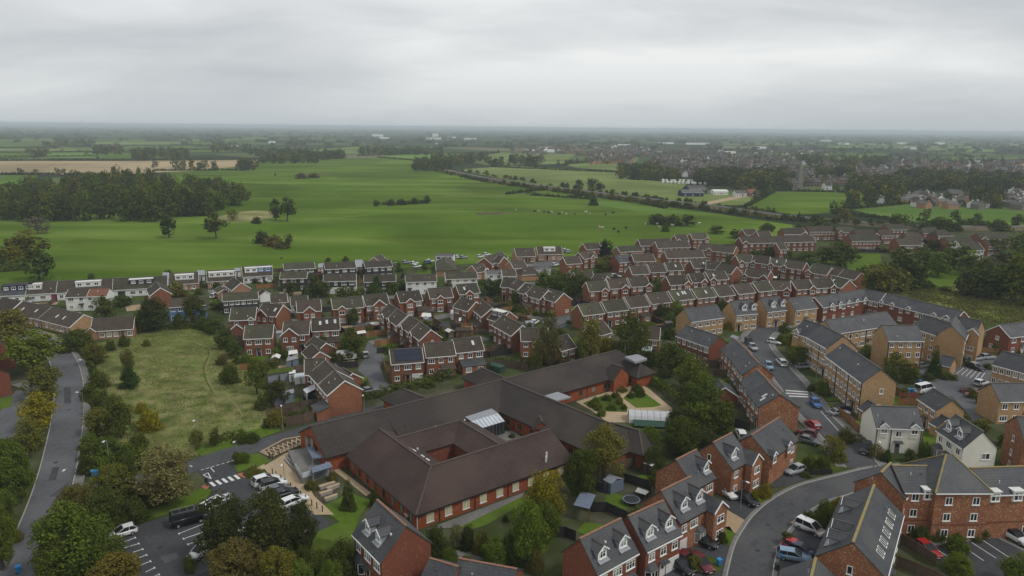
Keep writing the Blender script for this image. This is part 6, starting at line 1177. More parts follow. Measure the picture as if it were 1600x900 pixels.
CARC = dict(white=(.72, .72, .72), black=(.012, .012, .014), silver=(.33, .35, .37), grey=(.12, .125, .135), red=(.36, .02, .02), blue=(.04, .13, .36), navy=(.012, .022, .07), dkred=(.12, .012, .018), teal=(.04, .12, .14), pink=(.36, .08, .10), lblue=(.20, .30, .42))
def car(t, x, y, x2, y2, ty, col, label, z=.14, roofcol=None, group=None):
    p = KG(t, x, y, z); q = KG(t, x2, y2, z); a = math.atan2(q[1] - p[1], q[0] - p[0])
    L, W, zb, zr, pr = CART[ty]; h = L / 2
    root = ob('van' if ty == 'van' else 'car', None, None, (p[0], p[1], z), a); tag(root, label, 'van' if ty == 'van' else 'car', group)
    b, g, r_ = car_meshes(ty); c = CARC[col]
    bo = ob('body', b, root, color=c); ob('glazing', g, root); ob('roof', r_, root, color=CARC[roofcol] if roofcol else c)
    ty_, rim = wheel_mesh(); sc_ = 1.12 if ty in ('suv', 'van') else 1.0
    for sx in (.62, -.60):
        for sy in (-1, 1): wv = ob('wheel', ty_, root, (h * sx, sy * (W / 2 - .1), .32 * sc_), 0, sc_); ob('rim', rim, wv)
    hl = cached('headlight', lambda: MB().box(-.06, .06, -.2, .2, -.07, .07).mesh('headlight', ['lamp_clear'])); tl = cached('taillight', lambda: MB().box(-.05, .05, -.15, .15, -.12, .12).mesh('taillight', ['lamp_red']))
    for sy in (-1, 1): ob('headlight', hl, root, (h * .93, sy * W * .33, zb - .3)); ob('taillight', tl, root, (-h * .96, sy * W * .38, zb - .22))
    pl = cached('plate', lambda: MB().box(-.02, .02, -.26, .26, -.06, .06).mesh('number_plate', ['off_white']))
    ob('number_plate', pl, root, (h * 1.0, 0, .42)); ob('number_plate', pl, root, (-h * 1.0, 0, .62))
    return root
car('Ml', 462, 222, 520, 204, 'suv', 'white', 'white estate car at the left end of the row facing the path'); car('Ml', 508, 245, 560, 230, 'suv', 'white', 'white car with dark roof, second in the row facing the path', roofcol='black')
car('Ml', 545, 278, 600, 262, 'hatch', 'grey', 'grey car, third in the row facing the path'); car('Ml', 580, 302, 640, 285, 'saloon', 'black', 'black car, fourth in the row facing the path'); car('Ml', 640, 350, 690, 330, 'estate', 'white', 'white car at the right end of the row facing the path')
car('Ml', 120, 378, 190, 335, 'hatch', 'white', 'white hatchback parked behind the black van'); car('Ml', 175, 348, 215, 328, 'saloon', 'white', 'white saloon parked ahead of the white hatchback beside a tree')
car('Mk', 1180, 468, 1290, 440, 'van', 'black', 'black van with a roof rack in the care home car park')
car('Mk', 765, 548, 720, 562, 'hatch', 'white', 'white hatchback half hidden by the trees at the left bays'); car('Mk', 1255, 668, 1225, 690, 'hatch', 'white', 'white car peeking out below the car park trees'); car('Ml', 350, 560, 400, 545, 'hatch', 'white', 'white car glimpsed through the dark car park trees'); car('Ml', 640, 575, 680, 560, 'saloon', 'silver', 'silver car glimpsed at the right of the car park trees')
car('Mn', 790, 600, 860, 625, 'saloon', 'black', 'black car on the drive of the bay tower house'); car('Mn', 650, 755, 720, 800, 'estate', 'black', 'black car beside the red car at the bottom'); car('Mn', 785, 745, 830, 785, 'hatch', 'dkred', 'red car with pale windscreen behind a shrub on the drive'); car('Mn', 690, 695, 730, 672, 'hatch', 'dkred', 'dark red car partly hidden on the shared drive')
car('Mn', 945, 290, 980, 318, 'saloon', 'white', 'white saloon between the two bay tower houses'); car('Mn', 1065, 335, 1115, 365, 'saloon', 'black', 'black saloon in front of the white saloon by the hedge'); car('Mn', 1365, 155, 1330, 165, 'hatch', 'silver', 'silver hatchback outside the house with small gablets')
car('Mn', 1460, 520, 1525, 550, 'mpv', 'white', 'white people carrier on the drive inside the bend'); car('Mo', 180, 640, 250, 665, 'hatch', 'red', 'red car farthest in the group of three on the drive'); car('Mo', 215, 662, 265, 680, 'hatch', 'navy', 'dark blue car behind the grey car on the drive'); car('Mo', 160, 695, 215, 705, 'estate', 'lblue', 'grey blue car nearest in the group of three on the drive')
car('Mo', 1540, 570, 1610, 610, 'estate', 'white', 'white car with black roof in the flats car park', roofcol='black'); car('Mo', 995, 655, 1050, 695, 'hatch', 'red', 'red car behind the fence at the flats car park'); car('Mo', 606, 20, 600, 40, 'suv', 'black', 'black car parked on the street below the cream house')
car('Mf', 1283, 278, 1260, 255, 'suv', 'white', 'white car driving on the street above the zebra crossing'); car('Mf', 1497, 535, 1518, 560, 'hatch', 'blue', 'bright blue car on the street below the zebra crossing'); car('Mf', 1478, 668, 1440, 640, 'hatch', 'red', 'bright red hatchback on the street'); car('Mf', 1440, 722, 1410, 715, 'hatch', 'dkred', 'dark red car beside the slate roofed house'); car('Mf', 1455, 768, 1510, 782, 'saloon', 'grey', 'grey saloon parked below the dark red car')
car('Mf', 1425, 300, 1475, 295, 'estate', 'silver', 'silver car parked across the pavement before the tan terrace'); car('Mf', 1240, 148, 1260, 152, 'hatch', 'white', 'white car under the street trees at the bend'); car('Mf', 1105, 182, 1125, 200, 'hatch', 'silver', 'pale car parked left of the street at the bend', z=.3); car('Mf', 1205, 300, 1215, 318, 'hatch', 'lblue', 'pale blue car half hidden behind the stepped terrace', z=.3); car('Mf', 1080, 150, 1095, 170, 'suv', 'black', 'black car parked left of the street at the bend', z=.3)
car('Mg', 470, 570, 515, 565, 'saloon', 'navy', 'dark blue car on the drive behind the cream house'); car('Mg', 445, 592, 500, 588, 'saloon', 'silver', 'silver car beside the dark blue car behind the cream house')
car('Mg', 1300, 305, 1355, 330, 'estate', 'black', 'black car with silver roof in the parking court', roofcol='silver'); car('Mg', 1268, 462, 1225, 452, 'saloon', 'dkred', 'dark red car at the edge of the parking court'); car('Mg', 1295, 482, 1255, 478, 'hatch', 'pink', 'pinkish red car beside the dark red one'); car('Mg', 915, 302, 950, 298, 'hatch', 'red', 'red car under the tree by the square tan block'); car('Mg', 965, 295, 990, 290, 'hatch', 'grey', 'dark car right of the red car by the square tan block'); car('Mg', 780, 285, 800, 300, 'hatch', 'white', 'white car under the tree by the square tan block'); car('Mg', 1330, 405, 1350, 400, 'hatch', 'white', 'white car by the tan house corner at the court'); car('Mg', 975, 450, 1000, 445, 'van', 'white', 'white van behind the small tan house')
car('Mg', 1240, 262, 1270, 255, 'hatch', 'grey', 'grey car at the back left of the parking court'); car('Mg', 1370, 242, 1400, 240, 'hatch', 'silver', 'silver car at the back right of the parking court'); car('Mg', 1300, 250, 1330, 246, 'hatch', 'silver', 'silver car at the back middle of the parking court')
car('L4', 845, 575, 900, 565, 'saloon', 'grey', 'dark car beside the blank red gable'); car('L4', 805, 225, 790, 190, 'hatch', 'silver', 'silver car at the mouth of the cul-de-sac'); car('L1', 1390, 498, 1440, 490, 'saloon', 'black', 'black car on the drive of the wide gabled house'); car('L1', 1370, 470, 1410, 462, 'suv', 'grey', 'grey car behind the black car at the wide gabled house')
car('L3', 350, 490, 400, 490, 'saloon', 'navy', 'dark blue car left of the pair by the gravel drive'); car('L3', 450, 520, 440, 500, 'hatch', 'lblue', 'pale blue car on the gravel drive'); car('L3', 415, 478, 440, 480, 'hatch', 'navy', 'dark blue car right of the pair by the gravel drive'); car('L3', 465, 650, 480, 640, 'hatch', 'white', 'white car beside the small estate road'); car('L3', 660, 95, 690, 88, 'hatch', 'white', 'white car in the upper small cul-de-sac'); car('L3', 1250, 205, 1290, 205, 'hatch', 'white', 'white car behind the second row houses')
car('P4', 470, 448, 500, 448, 'hatch', 'white', 'white car outside the brick chalet with black and white dormer'); car('P4', 720, 520, 750, 510, 'suv', 'white', 'white car outside the long dark terrace'); car('Ma', 285, 640, 250, 635, 'saloon', 'black', 'black car below the tan gabled bungalow'); car('L8', 630, 395, 625, 375, 'hatch', 'grey', 'grey car between the two chalets'); car('P5', 430, 362, 440, 350, 'hatch', 'red', 'red car between the dark clad pairs')
for i, (x, y, c) in enumerate(((1340, 265, 'white'), (1365, 295, 'white'), (1260, 255, 'silver'), (1170, 280, 'grey'), (1470, 255, 'teal'), (1490, 245, 'white'))): car('P5', x, y, x + 25, y - 4, 'hatch', c, f'{["white","white","silver","grey","teal","white"][i]} car, {ordn(sorted([1340,1365,1260,1170,1470,1490]).index(x))} from left parked at the field edge', group='cars parked at the field edge')
for i, (x, y, c) in enumerate(((1500, 138, 'white'), (1520, 152, 'silver'), (470, 205, 'white'), (520, 205, 'silver'), (740, 180, 'white'), (680, 200, 'white'))): car('P2', x, y, x + 25, y - 4, 'hatch', c, f'{["white","silver","white","silver","white","white"][i]} car, {ordn(sorted([1500,1520,470,520,740,680]).index(x))} from left behind the houses at the field edge', group='cars behind the field edge houses')
car('Me', 610, 150, 640, 152, 'hatch', 'silver', 'silver car beyond the park hedge'); car('Me', 460, 132, 510, 150, 'estate', 'grey', 'grey car left of the park hedge'); car('Md', 1045, 172, 1070, 172, 'hatch', 'white', 'white car between the upper terraces'); car('Md', 245, 332, 275, 330, 'hatch', 'white', 'white car behind the second row left end')
car('K1', 790, 462, 770, 415, 'estate', 'white', 'white car in the yard behind the house with small gablets')
# roof rack of the black van
p = KG('Mk', 1180, 468, .14); q = KG('Mk', 1290, 440, .14); a = math.atan2(q[1] - p[1], q[0] - p[0]); vn = [o for o in COL.objects if o.name.startswith('van')][0]
mb = MB()
for sy in (-.75, .75): mb.bar((-2.3, sy, 2.42), (1.0, sy, 2.42), .05, .06)
for k in range(4): mb.bar((-2.2 + k * 1.05, -.75, 2.4), (-2.2 + k * 1.05, .75, 2.4), .05, .05); mb.box(-2.22 + k * 1.05, -2.18 + k * 1.05, -.74, -.70, 2.2, 2.4); mb.box(-2.22 + k * 1.05, -2.18 + k * 1.05, .70, .74, 2.2, 2.4)
part('roof_rack', mb, 'metal_grey', vn)
# caravan and covered trailer
p = KG('L4', 625, 262); cv = ob('caravan', None, None, (p[0], p[1], .12), math.radians(20)); tag(cv, 'white caravan parked beside the garages and the round tree', 'caravan')
mb = MB(); loft(mb, [(-2.6, [(.9, .5), (1.05, .8), (1.05, 1.6), (.9, 1.9)]), (-2.2, [(1.1, .4), (1.12, .8), (1.12, 2.2), (.95, 2.45)]), (1.8, [(1.1, .4), (1.12, .8), (1.12, 2.2), (.95, 2.45)]), (2.6, [(.9, .5), (1.05, .9), (1.05, 1.4), (.9, 1.6)])], 0); part('body', mb, 'white_paint', cv)
for x in (-1.4, .2): part('window', MB().box(x - .45, x + .45, -1.14, -1.115, 1.3, 1.9), 'glass', cv)
part('window', MB().box(2.3, 2.5, -.7, .7, 1.45, 1.9), 'glass', cv); part('drawbar', MB().bar((2.4, 0, .5), (3.7, 0, .5), .1, .1), 'metal_grey', cv)
for sy in (-1, 1): ob('wheel', wheel_mesh()[0], cv, (-.2, sy * .98, .32))
p = KG('L2', 155, 580); bt = ob('covered_boat', None, None, (p[0], p[1], .12), math.radians(12)); tag(bt, 'small brown hulled boat under a cream cover on a trailer', 'boat')
mb = MB(); loft(mb, [(-2.6, [(.7, .7), (.9, .95), (1.0, 1.2), (.95, 1.35)]), (0, [(.8, .6), (1.0, .9), (1.1, 1.2), (1.05, 1.35)]), (1.8, [(.4, .75), (.6, .95), (.75, 1.25), (.7, 1.4)]), (2.7, [(.03, 1.1), (.06, 1.2), (.09, 1.35), (.05, 1.45)])], 0); part('hull', mb, 'wood', bt)
mb = MB(); loft(mb, [(-2.65, [(1.0, 1.3), (1.02, 1.4), (.6, 1.6), (.2, 1.7)]), (0, [(1.1, 1.3), (1.12, 1.42), (.7, 1.9), (.2, 2.1)]), (2.3, [(.4, 1.38), (.42, 1.45), (.25, 1.55), (.1, 1.62)])], 0); part('cover', mb, 'off_white', bt)
for sy in (-1, 1): ob('wheel', wheel_mesh()[0], bt, (-.6, sy * .9, .32))
# ------------------------------------------------------------------ street furniture
def lamp(t, x, y, label, h=6.0, ang=0.0):
    p = KG(t, x, y); r_ = ob('street_lamp', None, None, (p[0], p[1], 0), ang); tag(r_, label, 'street lamp', 'street lamps')
    part('base', MB().cone((0, 0, 0), (0, 0, 1.1), .11, .10, 8), 'metal_grey', r_); part('pole', MB().cone((0, 0, 1.1), (0, 0, h), .07, .045, 8), 'metal_grey', r_)
    part('arm', MB().cone((0, 0, h - .05), (0, -.8, h + .12), .035, .03, 6), 'metal_grey', r_); part('lantern', MB().box(-.14, .14, -1.25, -.65, h + .06, h + .2), 'lamp_clear', r_)
for t, x, y, l, a in (('Mk', 140, 270, 'street lamp standing in the left hedge beside the road', 1.6), ('Mh', 545, 390, 'street lamp beside the left road at the conifer', -1.5), ('Mh', 532, 610, 'street lamp beside the left road at the round bushes', -1.5), ('Mh', 1240, 790, 'street lamp at the lower meadow corner by the access road', 0), ('Mk', 1188, 300, 'street lamp on the grass verge of the car park', 1.0), ('Mk', 688, 130, 'street lamp behind the olive trees left of the car park', 0), ('Mi', 568, 690, 'street lamp at the gate of the care home drive', .3), ('Mh', 420, 190, 'street lamp where the left road bends away', -1), ('Mn', 1025, 400, 'tall street lamp before the black saloon on the bend', .6), ('Ml', 285, 80, 'slim post at the corner of the lawn island', 0), ('K7', 475, 690, 'slim lamp post between path and parked cars', 0), ('Mo', 660, 130, 'street lamp near the junction below the cream house', 0), ('Mf', 1500, 380, 'street lamp before the tan terrace', 1), ('Mi', 1078, 575, 'slim brown post by the care home fence', 0), ('Mk', 440, 265, 'white topped post at the road junction', 0)): lamp(t, x, y, l, 5.5 if 'post' not in l else 4.0, a)
bm = MB(); bm.cone((0, 0, 0), (0, 0, .95), .09, .09, 8); bm = bm.mesh('post', ['black_plastic']); bc = MB().cone((0, 0, .95), (0, 0, 1.1), .11, .07, 8).mesh('cap', ['cladding_dark'])
for k, (x, y) in enumerate(((380, 612), (410, 632), (447, 660), (482, 692), (523, 725), (563, 755), (602, 788), (640, 822), (687, 858), (727, 880), (770, 905))):
    p = KG('K7', x, y); r_ = ob('bollard', None, None, (p[0], p[1], .16)); tag(r_, f'black bollard, {ordn(k)} from left along the beige path edge', 'bollard', 'bollards along the beige path'); ob('post', bm, r_); ob('cap', bc, r_)
for k, (x, y) in enumerate(((355, 480), (380, 490), (432, 455), (250, 580))):
    p = KG('K7', x, y); r_ = ob('bollard', None, None, (p[0], p[1], .16)); tag(r_, f'black bollard, {ordn(k)} of four at the lattice end of the path', 'bollard', 'bollards at the lattice'); ob('post', bm, r_); ob('cap', bc, r_)
# lattice beds by the entrance road
lt = ob('lattice_bed', None, None, (*KG('K7', 450, 400)[:2], 0)); tag(lt, 'lattice of pale stone strips over dark planting beside the access road', 'planting bed'); LO = np.array(lt.location[:])
lq = [KG('K7', *a) - LO for a in ((285, 440), (470, 340), (620, 315), (640, 370), (500, 420), (370, 480))]; mb = MB(); mb.slab([(p[0], p[1], .2) for p in lq][::-1], .1); part('bed', mb, 'soil', lt)
for k in range(9):
    for s_ in (0, 1):
        f = (k + .5) / 9; a = lq[0] + (lq[2] - lq[0]) * f; b = lq[5] + (lq[3] - lq[5]) * min(max(f + (.12 if s_ else -.12), 0), 1)
        part('stone_strip', MB().bar((a[0], a[1], .26 + s_ * .03), (b[0], b[1], .26 + s_ * .03), .22, .1), 'paving_beige', lt)
for (a, b) in ((0, 1), (1, 2), (2, 3), (3, 4), (4, 5), (5, 0)): part('stone_strip', MB().bar((*lq[a][:2], .25), (*lq[b][:2], .25), .25, .12), 'paving_beige', lt)
# garden shelter with a dark blue roof, benches, raised beds
def boxthing(name, t, quad, h0, h1, roofm, wallm, label, cat, pitch=0.0, open_=False, z0=0.1):
    q = [KG(t, *a, z0) for a in quad]; c = sum(q) / 4; r_ = ob(name, None, None, (c[0], c[1], z0)); tag(r_, label, cat); v = [p - c for p in q]
    ax = v[1] - v[0]
    if sum(v[i][0] * v[(i + 1) % 4][1] - v[(i + 1) % 4][0] * v[i][1] for i in range(4)) < 0: v = [v[0], v[3], v[2], v[1]]
    if open_:
        for p in v: part('post', MB().box(p[0] * .92 - .07, p[0] * .92 + .07, p[1] * .92 - .07, p[1] * .92 + .07, 0, h0), wallm, r_)
        part('back_wall', MB().poly([(*v[2][:2] * .92, 0), (*v[3][:2] * .92, 0), (*v[3][:2] * .92, h0), (*v[2][:2] * .92, h0)]), wallm, r_)
    else:
        mb = MB(); mb.slab([(*p[:2] * .93, h0) for p in v], h0); part('wall', mb, wallm, r_)
        d = (v[0] * .93 + v[1] * .93) / 2; e_ = (v[1] - v[0])[:2]; e_ = e_ / np.linalg.norm(e_); o = np.array([e_[1], -e_[0]]) * .03
        part('door', MB().bar((*(d[:2] + o), .05), (*(d[:2] + o), min(1.85, h0 - .1)), .06, .8), 'fence_dark', r_)
    m0, m1 = (v[0] + v[3]) / 2, (v[1] + v[2]) / 2
    if pitch:
        for a, b in ((v[0], v[1]), (v[2], v[3])):
            x, y = (m0, m1) if a is v[0] else (m1, m0); mb = MB(); mb.slab([(*a[:2], h0), (*b[:2], h0), (*y[:2], h0 + pitch), (*x[:2], h0 + pitch)], .07); part('roof_panel', mb, roofm, r_)
        part('ridge_cap', MB().bar((*m0[:2], h0 + pitch + .02), (*m1[:2], h0 + pitch + .02), .16, .06), roofm, r_)
    else:
        mb = MB(); mb.slab([(*v[0][:2], h0 + .1), (*v[1][:2], h0 + .1), (*v[2][:2], h1), (*v[3][:2], h1)], .12); part('roof_panel', mb, roofm, r_)
        part('trim', MB().bar((*v[0][:2], h0 + .06), (*v[1][:2], h0 + .06), .06, .16), 'cladding_dark', r_)
    return r_
boxthing('garden_shelter', 'K7', ((695, 690), (855, 640), (830, 610), (690, 655)), 2.1, 2.5, 'shed_blue', 'shed_grey', 'dark blue roofed bench shelter beside the raised beds', 'shelter', 0, True)
for k, (a, b, c, d) in enumerate((((740, 715), (860, 680), (870, 690), (755, 728)), ((800, 730), (895, 695), (905, 705), (815, 742)), ((745, 770), (840, 742), (848, 754), (757, 782)), ((785, 810), (880, 778), (888, 790), (795, 824)))):
    q = [KG('K7', *p, .15) for p in (a, b, c, d)]; cc = sum(q) / 4; r_ = ob('stone_bench', None, None, (cc[0], cc[1], .15)); tag(r_, f'pale stone bench wall, {["farthest", "second farthest", "third farthest", "nearest"][k]} of four beside the beige path', 'bench wall', 'bench walls by the path'); v = [p - cc for p in q]
    if sum(v[i][0] * v[(i + 1) % 4][1] - v[(i + 1) % 4][0] * v[i][1] for i in range(4)) < 0: v = v[::-1]
    mb = MB(); mb.slab([(*p[:2], .5) for p in v], .5); part('wall', mb, 'kerb', r_); mb = MB(); mb.slab([(*p[:2] * 1.05, .58) for p in v], .08); part('coping', mb, 'paving_beige', r_)
boxthing('shed', 'Mn', ((165, 265), (215, 292), (300, 262), (245, 240)), 2.0, 2.2, 'shed_grey', 'shed_blue', 'grey metal shed with pitched pale roof on the small lawn', 'shed', .55)
boxthing('summerhouse', 'Mn', ((-20, 445), (80, 470), (120, 395), (30, 370)), 2.3, 2.9, 'shed_blue', 'wood', 'open timber garden bar with sloping dark metal roof', 'summerhouse', 0, True)
boxthing('shed', 'Mn', ((412, 160), (470, 180), (510, 150), (455, 130)), 1.9, 2.2, 'off_white', 'fence_wood', 'small timber shed with pale roof behind the mottled gable', 'shed')
boxthing('table', 'Mn', ((365, 305), (430, 325), (455, 300), (385, 275)), .8, .86, 'off_white', 'fence_wood', 'pale square garden table on the small lawn', 'table', 0, True)
boxthing('shed', 'Mi', ((470, 400), (630, 375), (640, 350), (490, 370)), 2.1, 2.4, 'lawn_dark', 'shed_grey', 'long shed with mossy flat roof beside the meadow', 'shed')
boxthing('shed', 'Mi', ((515, 540), (640, 510), (640, 490), (515, 515)), 1.9, 2.3, 'lead', 'shed_blue', 'low shed with shiny flat roof at the meadow corner', 'shed')
boxthing('shed', 'Mi', ((608, 390), (650, 385), (650, 365), (610, 368)), 2.0, 2.2, 'off_white', 'off_white', 'small white shed beside the long mossy shed', 'shed')
boxthing('gazebo', 'Mi', ((605, 265), (665, 255), (655, 235), (610, 240)), 2.1, 2.4, 'off_white', 'white_paint', 'white gazebo behind the red brick houses by the meadow', 'gazebo', .5, True)
boxthing('shed', 'Mi', ((590, 310), (670, 290), (650, 275), (600, 285)), 2.0, 2.3, 'metal_grey', 'shed_blue', 'grey shed with corrugated roof near the white gazebo', 'shed')
boxthing('greenhouse', 'Mi', ((640, 405), (725, 395), (715, 375), (650, 380)), 1.7, 2.0, 'glass_light', 'white_paint', 'white framed greenhouse behind the red brick pair', 'greenhouse', .6)
for k, (x, y, w_, d_, rm, wm, nm, lb) in enumerate(((655, 510, 100, 30, 'off_white', 'wood', 'pergola', 'timber pergola with pale slatted top in the middle gardens'), (840, 600, 90, 36, 'cladding_dark', 'fence_dark', 'shed', 'black shed in the middle gardens'), (930, 470, 90, 45, 'glass_light', 'white_paint', 'conservatory', 'conservatory with blue glass roof in the middle gardens'), (1080, 500, 90, 50, 'white_paint', 'white_paint', 'conservatory', 'white framed conservatory right of the blue glass roof'), (1190, 570, 100, 60, 'glass_light', 'white_paint', 'conservatory', 'grey roofed conservatory at the house back'), (1010, 650, 160, 30, 'tile_brown', 'fence_wood', 'shed', 'brown roofed shed behind the extension house'), (1310, 690, 110, 40, 'lawn_dark', 'fence_wood', 'gazebo', 'green topped gazebo beside the brick houses'), (1060, 640, 90, 30, 'fence_orange', 'fence_orange', 'shed', 'orange timber shed in the middle gardens'), (990, 545, 50, 30, 'white_paint', 'wood', 'gazebo', 'white tent roof in the middle gardens'), (700, 460, 60, 24, 'tile_grey', 'fence_wood', 'shed', 'small grey roofed shed below the white gabled row'))):
    boxthing(nm, 'L2', ((x - w_ / 2, y + d_ / 2), (x + w_ / 2, y + d_ / 2), (x + w_ / 2 - 8, y - d_ / 2), (x - w_ / 2 + 8, y - d_ / 2)), 2.0, 2.4, rm, wm, lb, nm, .5 if nm in ('conservatory', 'gazebo') else 0, nm in ('pergola', 'gazebo'))
boxthing('gazebo', 'L3', ((1030, 660), (1120, 650), (1130, 610), (1050, 620)), 2.4, 2.6, 'cladding_blue', 'fence_dark', 'dark gazebo with blue top behind the birches', 'gazebo', .7, True)
boxthing('shed', 'L8', ((1135, 480), (1215, 475), (1275, 455), (1140, 460)), 2.0, 2.2, 'off_white', 'fence_wood', 'garden store with long pale flat roof left of the dark shrubs', 'shed')
boxthing('garage', 'P4', ((810, 420), (870, 440), (900, 400), (815, 370)), 2.3, 2.5, 'off_white', 'render_white', 'white flat roofed garage beside the pale brick gable', 'garage')
for k, (t, q) in enumerate((('P4', ((215, 370), (280, 368), (278, 335), (215, 335))), ('P4', ((548, 365), (622, 362), (618, 312), (545, 315))), ('P4', ((900, 325), (965, 322), (960, 290), (900, 292))), ('P5', ((415, 350), (465, 348), (462, 305), (415, 308))), ('P5', ((770, 345), (845, 342), (842, 268), (770, 270))))):
    boxthing('garage', t, q, 2.2, 2.3, 'lead', 'render_white', f'white flat roofed garage, {ordn(k)} from left between the field edge houses', 'garage')
# polytunnel and tables in the care home garden
mat('poly_sheet', (0.42, 0.43, 0.44), (0.52, 0.53, 0.54), 3, rough=.4)
p = KG('Mf', 465, 630); pt = ob('polytunnel', None, None, (p[0], p[1], .15), math.radians(-6)); tag(pt, 'white polytunnel with green netting in the care home garden', 'polytunnel')
for k in range(7):
    mb = MB(); n_ = 8; x0, x1 = -4.6 + k * 1.3, -4.6 + (k + 1) * 1.3 - .06
    for i in range(n_):
        a, b = math.pi * i / n_, math.pi * (i + 1) / n_; mb.poly([(x0, 2.2 * math.cos(a), 2.0 * math.sin(a)), (x1, 2.2 * math.cos(a), 2.0 * math.sin(a)), (x1, 2.2 * math.cos(b), 2.0 * math.sin(b)), (x0, 2.2 * math.cos(b), 2.0 * math.sin(b))])
    part('cover_panel', mb, 'poly_sheet', pt)
mat('net', (0.022, 0.055, 0.042), (0.04, 0.085, 0.06), 5)
part('netting', MB().slab([(-3.6, -4.2, .35), (3.4, -4.2, .35), (3.6, -2.2, .9), (-3.8, -2.2, .9)], .06), 'net', pt)
for t, q, lb in (('K8', ((940, 60), (1050, 100), (1010, 120), (930, 90)), 'green sports netting by the extension house fence'), ('Mi', ((1320, 445), (1350, 435), (1350, 450), (1325, 460)), 'green sheet over the hedge behind the care home')):
    boxthing('green_sheet', t, q, 1.2, 1.5, 'net', 'net', lb, 'sheet')
p = KG('Mn', 345, 350); tr = ob('trampoline', None, None, (p[0], p[1], .13)); tag(tr, 'round black trampoline on the small lawn below the metal shed', 'trampoline')
part('mat', MB().cone((0, 0, .68), (0, 0, .72), 1.25, 1.25, 18), 'black_plastic', tr)
mb = MB()
for k in range(18): a, b = 6.2832 * k / 18, 6.2832 * (k + 1) / 18; mb.bar((1.35 * math.cos(a), 1.35 * math.sin(a), .72), (1.35 * math.cos(b), 1.35 * math.sin(b), .72), .22, .06)
part('frame_pad', mb, 'shed_blue', tr)
for k in range(6): a = 1.0472 * k; part('leg', MB().cone((1.3 * math.cos(a), 1.3 * math.sin(a), 0), (1.3 * math.cos(a), 1.3 * math.sin(a), .7), .03, .03, 6), 'metal_grey', tr)
for k, (x, y) in enumerate(((1165, 718), (1195, 735), (1262, 728))):
    p = KG('K8', x, y); tb = ob('picnic_table', None, None, (p[0], p[1], .16), .5); tag(tb, f'pale picnic table, {ordn(k)} from left on the brick paving inside the care home', 'table', 'picnic tables'); part('table_top', MB().box(-.9, .9, -.4, .4, .70, .76), 'off_white', tb)
    for s_ in (-1, 1): part('bench', MB().box(-.9, .9, s_ * .72 - .14, s_ * .72 + .14, .42, .47), 'off_white', tb); part('leg', MB().box(s_ * .6 - .05, s_ * .6 + .05, -.7, .7, 0, .42).box(s_ * .6 - .05, s_ * .6 + .05, -.3, .3, .42, .70), 'wood', tb)
# goal on the park lawn
p = KG('Me', 385, 232); gl = ob('goal', None, None, (p[0], p[1], .11)); tag(gl, 'white football goal on the park lawn', 'goal')
part('crossbar', MB().bar((-3.6, 0, 2.4), (3.6, 0, 2.4), .16, .16), 'white_paint', gl)
for s_ in (-1, 1): part('post', MB().box(s_ * 3.6 - .08, s_ * 3.6 + .08, -.08, .08, 0, 2.4), 'white_paint', gl)
# wheelie bins
def bin_(t, x, y, c, label, group=None):
    p = KG(t, x, y); r_ = ob('wheelie_bin', None, None, (p[0], p[1], .14), .4); tag(r_, label, 'bin', group)
    mb = MB(); loft(mb, [(-.26, [(.22, .12), (.23, .2), (.27, .95), (.27, 1.0)]), (.26, [(.22, .12), (.23, .2), (.27, .95), (.27, 1.0)])], 0); ob('body', mb.mesh('body', ['cloth']), r_, color=c); ob('lid', MB().slab([(-.32, -.3, 1.03), (.34, -.3, 1.03), (.34, .3, 1.09), (-.32, .3, 1.09)], .06).mesh('lid', ['cloth']), r_, color=tuple(a * 1.3 for a in c))
    for s_ in (-1, 1): part('wheel', MB().cone((-.24, s_ * .22, .1), (-.24, s_ * .26, .1), .1, .1, 8), 'tyre', r_)
BL = (.03, .18, .42)
bin_('Mn', 893, 740, BL, 'blue bin on the verge by the red car'); bin_('Mo', 78, 700, BL, 'blue bin beside the grey blue car'); bin_('Mo', 55, 770, (.03, .03, .03), 'black bin near the blue one by the bend')
for k in range(4): bin_('Mg', 885 + k * 20, 395 + k * 4, BL if k % 2 else (.03, .06, .12), f'recycling bin, {ordn(k)} from left in the parking court group', 'bins in the parking court')
for k in range(3): bin_('Mg', 860 + k * 20, 460, BL, f'blue bin, {ordn(k)} from left against the dark red fence', 'bins against the dark red fence')
bin_('Mk', 585, 180, BL, 'blue bin store beside the left road'); bin_('Mk', 605, 178, BL, 'blue bin right of the first beside the left road'); bin_('Mk', 118, 785, BL, 'blue bin at the bottom left by the road')
bin_('K1', 740, 70, BL, 'blue bin beside the hipped garage'); bin_('K6', 615, 650, BL, 'blue bin behind the dark brick terrace')
